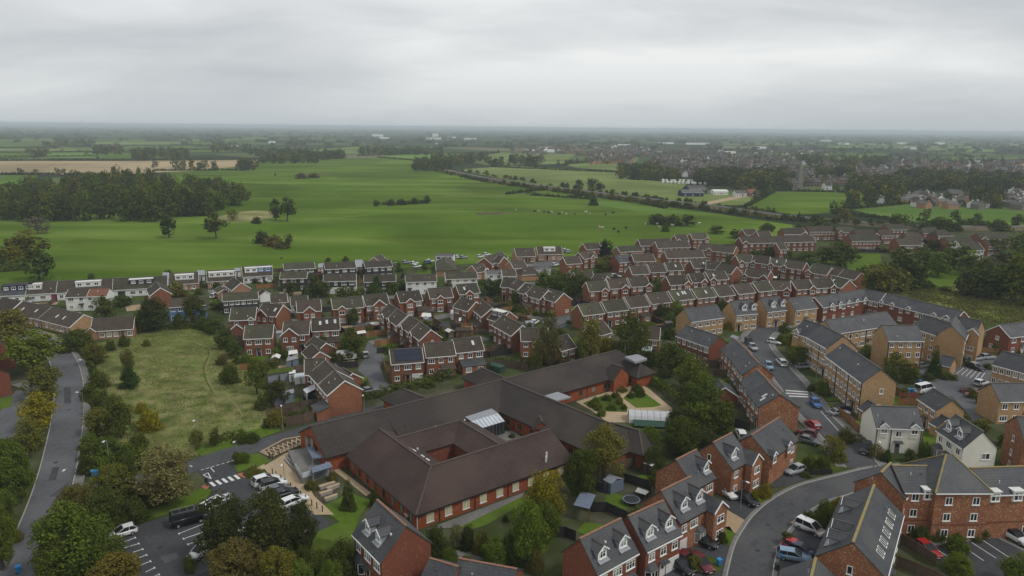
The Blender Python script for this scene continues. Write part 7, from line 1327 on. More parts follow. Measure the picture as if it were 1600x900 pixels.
# ------------------------------------------------------------------ fences and hedges
def fence(t, pts, h, m, label, step=1.83):
    P_ = [KG(t, *p, .08) for p in pts]; r_ = ob('fence', None, None, (P_[0][0], P_[0][1], .08)); tag(r_, label, 'fence'); O_ = P_[0]; d_ = depth_of(P_[0])
    pm = MB()
    for a, b in zip(P_, P_[1:]):
        L = float(np.linalg.norm((b - a)[:2])); n_ = max(1, round(L / step)); u = (b - a) / n_; ang = math.atan2(u[1], u[0]); l = float(np.linalg.norm(u[:2])); far = d_ > 190
        def mk():
            mb = MB(); nb = 9
            for k in range(nb): mb.box(.06 + (l - .12) * k / nb, .06 + (l - .12) * (k + .94) / nb, -.02 + (.012 if k % 2 else 0), .02, .06, h)
            mb.box(.05, l - .05, -.035, .035, h, h + .05); return mb.mesh('panel', [m])
        def mk1(): return MB().box(.05, l - .05, -.025, .025, .05, h).mesh('panel', [m])
        me = mk1() if far else mk(); po = cached(('post', m, h), lambda: MB().box(-.05, .05, -.05, .05, 0, h + .1).mesh('post', [m]))
        for k in range(n_): p = a + u * k - O_; ob('panel', me, r_, (p[0], p[1], 0), ang); ob('post', po, r_, (p[0], p[1], 0), ang)
    return r_
for f in (('Mi', [(590, 670), (700, 650), (890, 590), (1070, 555)], 2.2, 'fence_wood', 'tall timber fence along the care home drive below the blank gable'), ('Mo', [(830, 605), (930, 665), (1050, 745)], 1.8, 'fence_wood', 'timber fence behind the flats car park ending at the red car'), ('Mo', [(800, 745), (930, 795), (1050, 845), (1150, 895)], 1.8, 'fence_wood', 'timber fence along the garden strip at the bottom right'),
          ('Mn', [(120, 260), (160, 280), (175, 235), (300, 215), (450, 260), (470, 300)], 1.7, 'fence_dark', 'dark fence round the lawn with the metal shed'), ('Mn', [(100, 400), (190, 400), (340, 470)], 1.7, 'fence_dark', 'dark fence between the garden bar and the lawn'), ('Mn', [(0, 290), (120, 250)], 1.7, 'fence_dark', 'dark fence behind the garden bar'), ('Mn', [(1330, 160), (1380, 150), (1480, 170), (1600, 165)], 1.0, 'fence_dark', 'low dark fence around the corner garden'),
          ('K1', [(520, 480), (740, 385), (860, 420)], 1.9, 'fence_dark', 'black fence behind the slate roofed house with gablets'), ('K4', [(30, 465), (130, 530), (235, 640)], 1.8, 'fence_orange', 'red brown fence along the cream house lawn'), ('K4', [(555, 355), (720, 350)], 1.9, 'brick_dark', 'dark red wall behind the nearest tan terrace'), ('K4', [(545, 390), (715, 392)], 1.6, 'fence_orange', 'tan fence left of the small tan house'),
          ('Mm', [(1000, 560), (1130, 560), (1200, 590)], 1.8, 'fence_dark', 'dark fence beside the shaded lawn at the bottom'), ('Mm', [(1330, 190), (1500, 130), (1600, 110)], 1.8, 'fence_wood', 'timber fence below the care home east wing'), ('K6', [(450, 640), (540, 640), (640, 650)], 1.8, 'fence_orange', 'orange fence behind the dark brick terrace'), ('K6', [(440, 665), (640, 670), (640, 620)], 1.8, 'fence_wood', 'timber fence below the orange fence'), ('K6', [(520, 735), (620, 740), (720, 745)], 1.8, 'fence_wood', 'timber fence before the hipped garage'),
          ('L3', [(860, 440), (1050, 425)], 1.8, 'fence_wood', 'timber fence in front of the second row left end'), ('P1', [(1120, 500), (1350, 520)], 1.8, 'fence_orange', 'tan fence right of the archway flats'), ('L2', [(520, 440), (700, 440), (860, 395)], 1.6, 'fence_wood', 'timber fence below the white gabled row'), ('L2', [(640, 560), (900, 570), (1100, 570)], 1.6, 'fence_wood', 'timber fence across the middle gardens'), ('L2', [(980, 580), (1090, 570)], 1.7, 'fence_orange', 'orange fence piece in the middle gardens'), ('L2', [(880, 640), (1100, 610), (1260, 640)], 1.7, 'fence_wood', 'timber fence behind the extension house'), ('L2', [(1220, 790), (1400, 780), (1480, 740)], 1.7, 'fence_wood', 'timber fence beside the gazebo garden'),
          ('Mh', [(440, 90), (560, 110), (700, 105)], 1.5, 'fence_wood', 'timber fence below the long low bungalow'), ('Me', [(440, 130), (560, 175), (740, 180)], 1.6, 'fence_dark', 'dark fence at the back of the park lawn'), ('Mj', [(680, 290), (830, 300), (900, 320)], 1.8, 'fence_wood', 'timber fence behind the care home rear wing'), ('L6', [(80, 380), (200, 370)], 1.7, 'fence_orange', 'orange fence in the upper estate'), ('L6', [(1330, 510), (1410, 515)], 1.7, 'fence_orange', 'orange fence beside the white tunnel')): fence(*f)
def hedge(t, pts, h, wd, col, label, cat='hedge', dens=1.0):
    P_ = [KG(t, *p) for p in pts]; O_ = P_[0]; r = np.random.default_rng(int(abs(O_[0]) * 7) + 3); VV = []
    d_ = depth_of(P_[0]); ls = max(.12, d_ * .0016)
    for a, b in zip(P_, P_[1:]):
        L = float(np.linalg.norm((b - a)[:2])); n_ = int(L * (h + wd) * 4.2 / ls ** 1.2 * .55 * dens) + 30
        n_ = min(n_, 9000); u = (b - a) / L; v = np.array([-u[1], u[0], 0])
        s = r.uniform(0, L, n_); th = r.uniform(-.25, math.pi + .25, n_); bump = .82 + .18 * np.sin(s * 1.7 + a[0]) * np.cos(s * .73) + r.uniform(-.12, .12, n_)
        y = np.cos(th) * wd / 2 * bump; z = np.maximum(np.clip(np.sin(th) * 1.25, 0, 1) * h * bump, r.uniform(0, .3, n_) * h)
        pos = (a - O_)[None] + u[None] * s[:, None] + v[None] * y[:, None]; pos[:, 2] = z
        nr = v[None] * np.cos(th)[:, None] + np.array([0, 0, 1])[None] * np.abs(np.sin(th))[:, None] + r.normal(size=(n_, 3)) * .5; nr /= np.linalg.norm(nr, axis=1)[:, None]
        t_ = np.cross(nr, r.normal(size=(n_, 3))); t_ /= np.linalg.norm(t_, axis=1)[:, None]; bb = np.cross(nr, t_); sz = (ls * r.uniform(.6, 1.4, n_))[:, None]
        VV.append(np.stack([pos - t_ * sz, pos + bb * sz * .7, pos + t_ * sz, pos - bb * sz * .7], 1).reshape(-1, 3))
    o = ob('hedge', quads_mesh('hedge', np.concatenate(VV), ['leaf']), None, (O_[0], O_[1], .05), 0, color=LEAFC[col]); tag(o, label, cat); return o
for f in (('Mi', [(1180, 485), (1330, 450), (1480, 400), (1640, 360)], 2.6, 2.2, 'd', 'long clipped hedge behind the care home roofs'), ('Mi', [(1000, 510), (1180, 485)], 1.6, 1.4, 'd', 'low dark hedge beside the dark car and fence'), ('Mi', [(590, 620), (740, 590), (880, 555)], 1.4, 1.2, 'd', 'dark hedge below the blank red gable extension'), ('Mf', [(440, 375), (520, 430), (640, 530)], 2.4, 2.0, 'g', 'green hedge curving round the care home garden'), ('Mk', [(560, 0), (545, 60), (575, 110), (640, 130)], 1.8, 2.6, 'd', 'dark scrub hedge along the left road footpath'), ('Mh', [(430, 130), (560, 260), (600, 380), (600, 600), (580, 780)], 1.5, 1.8, 'd', 'long scrub hedge between left road and meadow'),
          ('Mi', [(110, 780), (220, 750), (340, 720)], 1.4, 1.6, 'd', 'low hedge at the lower edge of the meadow'), ('Mh', [(440, 95), (600, 100), (760, 85), (1000, 60)], 1.5, 2.5, 'd', 'scrubby hedge at the top of the meadow'), ('P4', [(680, 605), (860, 600), (1030, 585)], 2.2, 1.8, 'l', 'bright clipped hedge before the long dark terrace'), ('P4', [(670, 640), (860, 640)], 2.2, 2.4, 'w', 'dark hedge below the bright clipped hedge'), ('Mn', [(1090, 330), (1215, 262)], 1.3, 1.0, 'y', 'yellow green hedge beside the black saloon'), ('Mn', [(1320, 130), (1400, 155), (1520, 165)], .8, .8, 'w', 'dark low hedge at the corner garden edge'),
          ('Mg', [(1005, 355), (1100, 370), (1180, 380)], 1.2, 1.6, 'd', 'low dark hedge in the parking court'), ('Mg', [(540, 740), (590, 770), (640, 810)], 1.2, 1.8, 'k', 'pale hedge left of the cream house front'), ('Mo', [(1000, 520), (1180, 520), (1360, 530)], .9, 1.2, 'd', 'planting strip along the brick flats wall'), ('Me', [(430, 115), (600, 160), (760, 175)], 1.6, 1.8, 'd', 'dark hedge along the back of the park'), ('Mj', [(690, 280), (830, 290), (960, 280), (1080, 270)], 2.2, 2.4, 'd', 'dark hedge behind the north wing of the care home'), ('Mb', [(690, 440), (860, 455)], 1.6, 1.6, 'g', 'hedge between white houses and brick estate'), ('L8', [(0, 150), (120, 140), (260, 125)], 3.0, 5, 'd', 'dark hedge at the far left beside the field'), ('Mh', [(1000, 60), (1260, 50), (1320, 90)], 1.8, 2.2, 'd', 'hedge along the upper right meadow edge')): hedge(*f)
# ------------------------------------------------------------------ a person at the crossing
def person(t, x, y, label):
    p = KG(t, x, y); vs_ = [(0, 0, .95), (0, 0, 1.15), (0, .01, 1.35), (0, 0, 1.47), (0, -.01, 1.56), (0, -.02, 1.68), (-.10, 0, .90), (-.11, -.03, .50), (-.11, .03, .09), (-.11, -.10, .05), (.10, 0, .90), (.12, .04, .50), (.12, .10, .09), (.12, -.02, .05), (-.19, .01, 1.40), (-.24, .0, 1.14), (-.22, -.08, .92), (-.21, -.11, .83), (.19, .01, 1.40), (.24, .02, 1.14), (.23, -.04, .92), (.22, -.06, .83)]
    es = [(0, 1), (1, 2), (2, 3), (3, 4), (4, 5), (0, 6), (6, 7), (7, 8), (8, 9), (0, 10), (10, 11), (11, 12), (12, 13), (2, 14), (14, 15), (15, 16), (16, 17), (2, 18), (18, 19), (19, 20), (20, 21)]
    rd = [.16, .15, .17, .07, .09, .095, .10, .075, .055, .05, .10, .075, .055, .05, .075, .055, .045, .04, .075, .055, .045, .04]
    me = bpy.data.meshes.new('body'); me.from_pydata(vs_, es, []); r_ = ob('person', None, None, (p[0], p[1], .14), .5); tag(r_, label, 'person')
    o = ob('body', me, r_); me.materials.append(MT('cloth')); o.color = (.02, .02, .024, 1)
    md = o.modifiers.new('skin', 'SKIN'); sv = me.skin_vertices
    if not sv: me.attributes  # layer appears with the modifier below
    bm_ = __import__('bmesh').new(); bm_.from_mesh(me); ly = bm_.verts.layers.skin.verify()
    bm_.verts.ensure_lookup_table()
    for v, q in zip(bm_.verts, rd): v[ly].radius = (q, q * .8)
    bm_.verts[0][ly].use_root = True; bm_.to_mesh(me); bm_.free(); o.modifiers.new('sub', 'SUBSURF').levels = 1; o.modifiers['sub'].render_levels = 1
    hd = MB(); n_ = 8
    for i in range(n_):
        for j in range(4):
            a0, a1 = 6.283 * i / n_, 6.283 * (i + 1) / n_; b0, b1 = math.pi * (j - 2) / 4, math.pi * (j - 1) / 4
            hd.poly([(.088 * math.cos(b) * math.cos(a), -.02 + .1 * math.cos(b) * math.sin(a), 1.69 + .12 * math.sin(b)) for a, b in ((a0, b0), (a1, b0), (a1, b1), (a0, b1))], 0 if j < 3 and 3 < i < 8 else 1)
    mat('skin', (.42, .26, .19), (.48, .30, .22), 8); mat('hair', (.02, .015, .012), (.03, .024, .02), 8)
    ob('head', hd.mesh('head', ['skin', 'hair'], True), r_); part('nose', MB().box(-.012, .012, -.135, -.11, 1.67, 1.71), 'skin', r_)
person('Mk', 1292, 246, 'person in dark clothes standing at the zebra crossing of the car park')
# ------------------------------------------------------------------ cows
def cow_mesh():
    mb = MB(); loft(mb, [(-.85, [(.12, .75), (.2, .85), (.2, 1.25), (.1, 1.38)]), (-.6, [(.28, .65), (.34, .8), (.32, 1.25), (.12, 1.42)]), (0, [(.26, .55), (.38, .75), (.34, 1.25), (.1, 1.38)]), (.6, [(.24, .6), (.32, .8), (.28, 1.25), (.1, 1.42)]), (.9, [(.12, .85), (.18, .95), (.17, 1.3), (.08, 1.4)]), (1.15, [(.08, .75), (.12, .8), (.12, 1.1), (.06, 1.25)]), (1.4, [(.06, .45), (.1, .5), (.1, .75), (.06, .85)])], 0)
    for x, y in ((-.65, .2), (-.65, -.2), (.6, .18), (.6, -.18)): mb.cone((x, y, .75), (x + .03, y, .4), .1, .065, 6); mb.cone((x + .03, y, .4), (x, y, 0), .06, .055, 6)
    for s_ in (-1, 1): mb.cone((1.15, s_ * .1, 1.15), (1.12, s_ * .26, 1.12), .05, .02, 5)
    mb.cone((-.87, 0, 1.3), (-.98, 0, .6), .03, .02, 5)
    return mb.mesh('cow', ['cloth'], True)
cw = cow_mesh(); rc = random.Random(4)
spots = [(806, 330, 'w'), (835, 332, 'k'), (842, 332, 'w'), (850, 333, 'k'), (857, 334, 'k'), (862, 333, 'w'), (873, 336, 'k'), (878, 334, 'w'), (885, 336, 'w'), (898, 336, 'k'), (916, 333, 'w'), (922, 336, 'w'), (946, 337, 'k'), (958, 334, 'k'), (936, 357, 'w'), (940, 358, 'w'), (959, 360, 'k'), (966, 364, 'k'), (978, 358, 'k'), (1008, 352, 'w'), (1030, 357, 'w'), (1027, 352, 'w'), (1070, 353, 'w'), (1085, 353, 'w'), (1050, 354, 'w'), (1092, 351, 'w')]
for x, y, c in spots:
    p = G(x, y); o = ob('cow', cw, None, (p[0], p[1], .03), rc.uniform(0, 6.28), 1.15, color=(.5, .46, .4) if c == 'w' else (.02, .018, .018)); tag(o, 'pale cow grazing in the big green field' if c == 'w' else 'dark cow grazing in the big green field', 'cow', 'pale cows in the field' if c == 'w' else 'dark cows in the field')

# ------------------------------------------------------------------ the dark wood left of the field
def inpoly(x, y, P):
    c = False
    for i in range(len(P)):
        (xa, ya), (xb, yb) = P[i], P[i - 1]
        if (ya > y) != (yb > y) and x < (xb - xa) * (y - ya) / (yb - ya) + xa: c = not c
    return c
rw = random.Random(21)
WP = [(-30, 348), (286, 347), (328, 339), (350, 327), (396, 317), (382, 305), (330, 299), (240, 291), (120, 293), (40, 296), (-30, 302)]; pts = []
while len(pts) < 150:
    x, y = rw.uniform(-30, 395), rw.uniform(290, 348)
    if not inpoly(x, y, WP): continue
    p = G(x, y)
    if all((p[0] - q[0]) ** 2 + (p[1] - q[1]) ** 2 > 45 for q in pts): pts.append((p[0], p[1], x, y))
    elif rw.random() < .02: pts.append((p[0], p[1], x, y))
for p in pts:
    edge = p[3] > 335
    tree((p[0], p[1]), rw.uniform(11, 15) + (5.5 * math.exp(-((p[2] - 215) / 110) ** 2)), rw.uniform(5.4, 8.2), 'dome', rw.choice('ddgdwog' if not edge else 'ddgdw'), 'dark broadleaf tree in the dense wood beside the field', 'trees of the dense wood', lod=1, bare=.04, tint=.95)
# ------------------------------------------------------------------ far woods, hedgerows, town
STUFF = {k: [] for k in 'wdo'}
c0 = {k: [leaf_cloud(100 + i, k, 16, 12, .21, spread=.62) for i in range(3)] for k in ('round', 'bush')}
c00 = {k: [leaf_cloud(200 + i, k, 9, 7, .34, spread=.66) for i in range(3)] for k in ('round', 'bush')}
def far_tree(x, y, h, r_, kind='round', col=None):
    p = G(x, y); d = depth_of(p); V = rw.choice((c0 if d < 1500 else c00)[kind]); a = rw.uniform(0, 6.28); ca, sa = math.cos(a), math.sin(a)
    W = np.empty_like(V); W[:, 0] = (V[:, 0] * ca - V[:, 1] * sa) * r_ + p[0]; W[:, 1] = (V[:, 0] * sa + V[:, 1] * ca) * r_ + p[1]; W[:, 2] = np.maximum(V[:, 2] * h * (.94 if kind == 'round' else 1) + (h * .05 if kind == 'round' else 0), 0)
    STUFF[col or rw.choice('wwdo')].append(W)
def block(x0, x1, yt, yb, n, h=(9, 14), col=None):
    for _ in range(n): far_tree(rw.uniform(x0, x1), rw.uniform(yb - (yb - yt) * .55, yb), rw.uniform(*h), rw.uniform(3.6, 6.2) * (1 if yb > 235 else 1.5), 'round', col)
def hedgerow(a, b, h=2.4, gap=1.6):
    A, B = G(*a), G(*b); L = np.linalg.norm((B - A)[:2]); d = depth_of((A + B) / 2); st = max(gap * 1.6, d * .0035); n = int(L / st)
    for k in range(n):
        p = A + (B - A) * (k + rw.uniform(.2, .8)) / n; x, y = proj(p); big = rw.random() < .07
        far_tree(x, y, rw.uniform(6, 9) if big else h * rw.uniform(.7, 1.25), (3.2 if big else st * rw.uniform(.55, .8)), 'round' if big else 'bush', rw.choice('wwd'))
for b in ((88, 137, 214, 230, 40), (148, 192, 223, 243, 50), (205, 292, 225, 251, 90), (70, 92, 222, 232, 12), (45, 75, 236, 246, 14), (332, 392, 219, 238, 55), (388, 482, 229, 246, 80), (408, 494, 243, 256, 60), (484, 538, 233, 251, 50), (562, 602, 227, 242, 46), (600, 692, 226, 243, 90), (645, 702, 246, 268, 40), (676, 722, 241, 261, 55), (720, 762, 241, 257, 24), (798, 818, 247, 257, 16), (822, 846, 248, 260, 18), (764, 786, 251, 260, 10), (968, 1028, 256, 281, 80), (1020, 1058, 271, 283, 30), (1088, 1152, 262, 291, 95), (1148, 1226, 258, 298, 130), (1222, 1240, 276, 298, 20), (1245, 1282, 238, 260, 40), (1288, 1384, 240, 264, 80), (1304, 1332, 262, 281, 30), (1328, 1442, 277, 303, 110), (1436, 1524, 262, 299, 120), (1518, 1640, 268, 299, 90), (1375, 1400, 308, 321, 8), (1322, 1334, 313, 327, 6), (1350, 1362, 308, 321, 6), (1520, 1560, 303, 326, 20), (240, 300, 258, 266, 5), (300, 345, 260, 267, 6), (370, 404, 252, 267, 14), (1276, 1300, 262, 283, 20), (1400, 1440, 266, 285, 30)): block(*b)
for y, n in ((206.5, 60), (208.5, 80), (211, 110), (214, 120), (217.5, 120), (221, 110), (225, 90), (230, 70)):
    for _ in range(n):
        x = rw.uniform(-20, 1620); yy = y + (x - 800) * .009375
        if yy > 222 and x < 420 and rw.random() < .6: continue
        for k in range(4): far_tree(x + k * rw.uniform(.5, 3.5), yy + rw.uniform(-.7, .7), rw.uniform(7, 11), rw.uniform(4, 8) * (1 if y > 212 else 1.7))
for a, b in (((0, 251), (404, 249)), ((0, 272.5), (180, 273)), ((0, 239), (390, 233)), ((0, 231), (330, 227)), ((0, 246), (150, 244)), ((240, 267), (390, 266)), ((0, 273), (60, 273)), ((767, 261), (975, 270)), ((790, 304), (850, 297)), ((825, 305), (930, 312)), ((560, 244), (690, 239)), ((590, 246), (650, 251)), ((700, 246), (780, 239)), ((870, 259), (1000, 245)), ((1000, 262), (1060, 260)), ((1165, 324), (1210, 300)), ((1330, 327), (1425, 318)), ((1300, 334), (1400, 344)), ((1430, 345), (1600, 357)), ((985, 281), (1080, 284)), ((1210, 299), (1330, 301)), ((1330, 302), (1430, 304)), ((420, 237), (560, 229)), ((1330, 325), (1300, 333)), ((590, 320), (670, 318)), ((1000, 318), (1040, 326))): hedgerow(a, b)
for a, b, n in (((660, 262), (760, 284), 60), ((760, 284), (930, 307), 75), ((930, 307), (1210, 342), 90), ((1210, 342), (1500, 361), 90), ((700, 263), (930, 300), 40), ((930, 300), (1210, 333), 45)):
    for _ in range(n):
        f = rw.random(); far_tree(a[0] + (b[0] - a[0]) * f, a[1] + (b[1] - a[1]) * f + rw.uniform(-.6, 1.6), rw.uniform(1.5, 4.5), rw.uniform(1.5, 3.2), 'bush')
for y0, y1, n in ((224, 258, 190),):
    for _ in range(n): far_tree(rw.uniform(1130, 1640), rw.uniform(y0, y1), rw.uniform(6, 11), rw.uniform(4, 8))
TOWN = [(1020, 1236, 246, 276, 430), (924, 988, 241, 257, 70), (1232, 1300, 252, 292, 60), (1280, 1400, 254, 288, 110), (1400, 1640, 252, 283, 270), (800, 1020, 229, 242, 130), (1436, 1640, 303, 328, 62), (1374, 1438, 310, 320, 12), (560, 760, 214, 226, 40), (1000, 1300, 232, 246, 90)]
for x0, x1, y0, y1, n in TOWN:
    for _ in range(int(n * .30)): far_tree(rw.uniform(x0, x1), rw.uniform(y0, y1), rw.uniform(5, 10), rw.uniform(2.6, 5))
for k, v in STUFF.items():
    o = ob('far_trees', quads_mesh('far_trees', np.concatenate(v), ['leaf']), color=LEAFC[k]); tag(o, {'w': 'dark far-off woods and hedgerows across the plain', 'd': 'green far-off trees across the plain', 'o': 'olive far-off trees across the plain'}[k], 'woodland', kind='stuff')
FH = []
for wl_, rf_ in (('render_white', 'tile_brown'), ('brick_pale', 'tile_grey'), ('brick_pale', 'tile_brown'), ('stone', 'tile_grey'), ('stone', 'tile_brown')):
    mb = MB(); hl, hw = 4.6, 3.6; mb.box(-hl, hl, -hw, hw, 0, 4.9, 0)
    for s_ in (-1, 1): mb.poly([(s_ * hl, -hw, 4.9), (s_ * hl, hw, 4.9), (s_ * hl, 0, 7.3)][::s_], 0)
    mb.slab([(-hl - .2, -hw - .3, 4.75), (hl + .2, -hw - .3, 4.75), (hl + .2, 0, 7.5), (-hl - .2, 0, 7.5)], .15, 1); mb.slab([(hl + .2, hw + .3, 4.75), (-hl - .2, hw + .3, 4.75), (-hl - .2, 0, 7.5), (hl + .2, 0, 7.5)], .15, 1)
    mb.box(-hl + .8, -hl + 1.6, -.4, .4, 6.6, 8.4, 0)
    for fl in (1.4, 3.9):
        for x in (-2.9, 0, 2.9): mb.box(x - .7, x + .7, -hw - .05, -hw, fl - .6, fl + .6, 2)
    FH.append((mb, wl_, rf_))
FHM = [m.mesh('house', [a, b, 'glass']) for m, a, b in FH]
far_list = []
for ti, (x0, x1, y0, y1, n) in enumerate(TOWN):
    base = rw.uniform(-.5, .5)
    for _ in range(n):
        x, y = rw.uniform(x0, x1), rw.uniform(y0, y1); p = G(x, y); a = (0.25 if ti in (6, 7) else base) + rw.choice((0, 0, 1.57)) + rw.uniform(-.15, .15); far_list.append((y, p, a, ti))
far_list.sort(key=lambda q: -q[0])
TL = {0: 'grey roofed town house in the dense quarter beyond the field', 1: 'small terrace house at the far left of the town', 2: 'pale town house near the church spire', 3: 'town house with pale walls right of the church', 4: 'town house at the far right behind the wood', 5: 'far town house on the plain', 6: 'brown roofed house in the white row beyond the right field', 7: 'house at the left end beyond the right field', 8: 'far town house', 9: 'far town house'}
SV, SF, SM, off = [], [], [], 0
MIX = ['render_white', 'brick_pale', 'stone', 'tile_brown', 'tile_grey', 'tile_red', 'glass']
for i, (y, p, a, ti) in enumerate(far_list):
    k = rw.randrange(5) if ti not in (6, 7) else rw.choice((0, 0, 1, 3)); s_ = rw.uniform(.85, 1.25)
    if i < 125: o = ob('house', FHM[k], None, (p[0], p[1], 0), a, (s_, s_, .8 if ti in (6, 7) else 1)); tag(o, TL[ti], 'house', 'houses: ' + TL[ti])
    else:
        mb, wl_, rf_ = FH[k]; V = np.array(mb.v); c, s = math.cos(a), math.sin(a); W = np.stack([(V[:, 0] * c - V[:, 1] * s) * s_ + p[0], (V[:, 0] * s + V[:, 1] * c) * s_ + p[1], V[:, 2]], 1)
        SV.append(W); SF += [tuple(off + q for q in f) for f in mb.f]; SM += [MIX.index((wl_, rf_, 'glass')[q]) for q in mb.m]; off += len(V)
me = bpy.data.meshes.new('far_town'); me.from_pydata(np.concatenate(SV).tolist(), [], SF)
for q in MIX: me.materials.append(MT(q))
me.polygons.foreach_set('material_index', SM); me.update(); tag(ob('far_town', me), 'mass of small houses of the distant town', 'town', kind='stuff')
mb = MB()
for x, y, w_, h in ((590, 214, 60, 14), (600, 217, 50, 8), (680, 215, 30, 22), (678, 218, 70, 9), (706, 216, 40, 8), (735, 218, 60, 7), (858, 238, 26, 7), (830, 238, 20, 6), (1040, 225, 60, 7), (1090, 226, 90, 7), (1140, 241, 24, 7), (975, 229, 40, 8), (994, 233, 20, 6), (1290, 221, 50, 9), (1318, 226, 40, 8), (1410, 225, 40, 7), (1468, 225.5, 40, 9), (425, 225, 16, 9), (367, 230, 14, 6), (1190, 233, 30, 8), (1420, 233, 40, 6)):
    p = G(x, y); mb.box(p[0] - w_ / 2, p[0] + w_ / 2, p[1] - 10, p[1] + 10, 0, h)
tag(part('far_sheds', mb, 'white_paint', None), 'scattered white sheds and works far out on the plain', 'sheds', kind='stuff')
# church with its spire
p = G(1247, 296.5); ch = ob('church', None, None, (p[0], p[1], 0), .3); tag(ch, 'grey stone church with a tall spire among the trees', 'church')
ht = height_to(p, 251); part('tower', MB().box(-3, 3, -3, 3, 0, ht * .45), 'stone', ch); part('spire', MB().cone((0, 0, ht * .45), (0, 0, ht), 3.1, .05, 8), 'stone', ch)
mb = MB().box(-26, -3, -4.5, 4.5, 0, 7); part('nave', mb, 'stone', ch); mb = MB(); mb.slab([(-26.4, -5, 6.9), (-3, -5, 6.9), (-3, 0, 12), (-26.4, 0, 12)], .2); mb.slab([(-3, 5, 6.9), (-26.4, 5, 6.9), (-26.4, 0, 12), (-3, 0, 12)], .2); part('roof', mb, 'tile_grey', ch)
for k in range(5): part('window', MB().box(-24 + k * 4.2, -22.8 + k * 4.2, -4.56, -4.5, 1.8, 5), 'glass', ch)
for sx in (-2.9, 2.9):
    for sy in (-2.9, 2.9): part('pinnacle', MB().cone((sx, sy, ht * .45), (sx, sy, ht * .53), .4, .05, 6), 'stone', ch)
# barns and the caravan store beyond the railway
row('x', 'y', [('Ms', 690, 440, 800, 438, dict(look='=dark blue grey barn at the left of the farm beyond the railway', wlm='cladding_navy', w_=20, cols=3)), ('Ms', 650, 464, 785, 462, dict(look='=long low dark barn in front of the blue grey barn', wlm='cladding_navy', w_=14, he=3.4, cols=3)), ('Ms', 850, 464, 940, 463, dict(look='=long pale shed right of the dark barns', style='white', rfm='off_white', w_=12, he=3.4, rise=1.4)), ('Ms', 1065, 462, 1120, 458, dict(look='=farm house with orange red roof beyond the railway', rfm='tile_red', wlm='brick', w_=12, he=4)), ('Ms', 990, 470, 1060, 466, dict(look='=grey farm shed left of the orange red roof', w_=9, he=3.4)),
               ('Mt', 475, 312, 545, 308, dict(look='=large white gabled house on the rise behind the church', style='white', w_=12, he=6, rfm='tile_brown')), ('Mt', 708, 362, 770, 358, dict(look='=white square villa in the town centre', style='white', w_=12, he=8, rise=2)), ('Mt', 785, 376, 868, 372, dict(look='=long white building right of the white villa', style='white', w_=10, he=5.5)), ('Mt', 350, 425, 390, 420, dict(look='=white gabled house below the church', style='white', w_=9)), ('Ms', 1300, 380, 1360, 376, dict(look='=grey hall left of the church', style='grey', w_=10))], style='grey', he=4.6, rise=2.6, align=4, cat='building', name='building')
cvm = MB(); loft(cvm, [(-2.6, [(.9, .5), (1.05, .8), (1.05, 1.8), (.9, 2.1)]), (-2.2, [(1.1, .4), (1.12, .8), (1.12, 2.3), (.95, 2.55)]), (1.8, [(1.1, .4), (1.12, .8), (1.12, 2.3), (.95, 2.55)]), (2.6, [(.9, .5), (1.05, .9), (1.05, 1.6), (.9, 1.8)])], 0); cvm = cvm.mesh('caravan', ['off_white'])
for k in range(22):
    p = G(1036 + (k % 11) * 6.4 + rw.uniform(-1.6, 1.6), 284 + (k // 11) * 2.8 + (k % 11) * .18 + rw.uniform(-.4, .4)); o = ob('caravan', cvm, None, (p[0], p[1], .1), rw.uniform(1.2, 1.8), 1.15); tag(o, 'white caravan in the storage rows left of the dark barns', 'caravan', 'caravans in the storage rows')
# rough grass in the meadows, leaf by leaf
def tufts(name, poly, t, n, sz, cols, label, seed):
    r = np.random.default_rng(seed); Q = [KG(t, *p)[:2] for p in poly]; xs = [q[0] for q in Q]; ys = [q[1] for q in Q]; P_ = []
    while len(P_) < n:
        x, y = r.uniform(min(xs), max(xs)), r.uniform(min(ys), max(ys))
        if inpoly(x, y, Q) and math.sin(x * .31 + 2) * math.cos(y * .23) + r.normal() * .7 > -.1: P_.append((x, y))
    P_ = np.array(P_); a = r.uniform(0, 6.28, n); s = sz * r.uniform(.5, 1.5, n); h = s * r.uniform(.7, 1.3, n); dx, dy = np.cos(a) * s, np.sin(a) * s; tx = r.normal(size=n) * s * .4
    V = np.stack([np.stack([P_[:, 0] - dx, P_[:, 1] - dy, np.full(n, .1)], 1), np.stack([P_[:, 0] + dx, P_[:, 1] + dy, np.full(n, .1)], 1), np.stack([P_[:, 0] + dx * .5 + tx, P_[:, 1] + dy * .5 + tx, .1 + h], 1), np.stack([P_[:, 0] - dx * .4 + tx, P_[:, 1] - dy * .4, .1 + h * .8], 1)], 1).reshape(-1, 3)
    o = ob(name, quads_mesh(name, V, ['leaf']), color=cols); tag(o, label, 'grass', kind='stuff')
MP = [(130, 545), (200, 522), (290, 509), (345, 514), (380, 556), (420, 620), (440, 655), (425, 678), (310, 710), (215, 742), (135, 738), (126, 650)]
tufts('rough_grass', MP, 'O', 6500, .16, (.27, .245, .11), 'straw coloured rough grass in the meadow', 1); tufts('rough_grass', MP, 'O', 4000, .14, (.19, .23, .06), 'green rough grass in the meadow', 2)
RP = [(900, 400), (1150, 395), (1620, 420), (1620, 640), (1380, 625), (1200, 560), (1000, 500), (800, 420)]
tufts('rough_grass', RP, 'Me', 5000, .35, (.14, .15, .04), 'olive rough grass in the right meadow', 3); tufts('rough_grass', RP, 'Me', 2500, .3, (.20, .18, .075), 'straw coloured rough grass in the right meadow', 4)
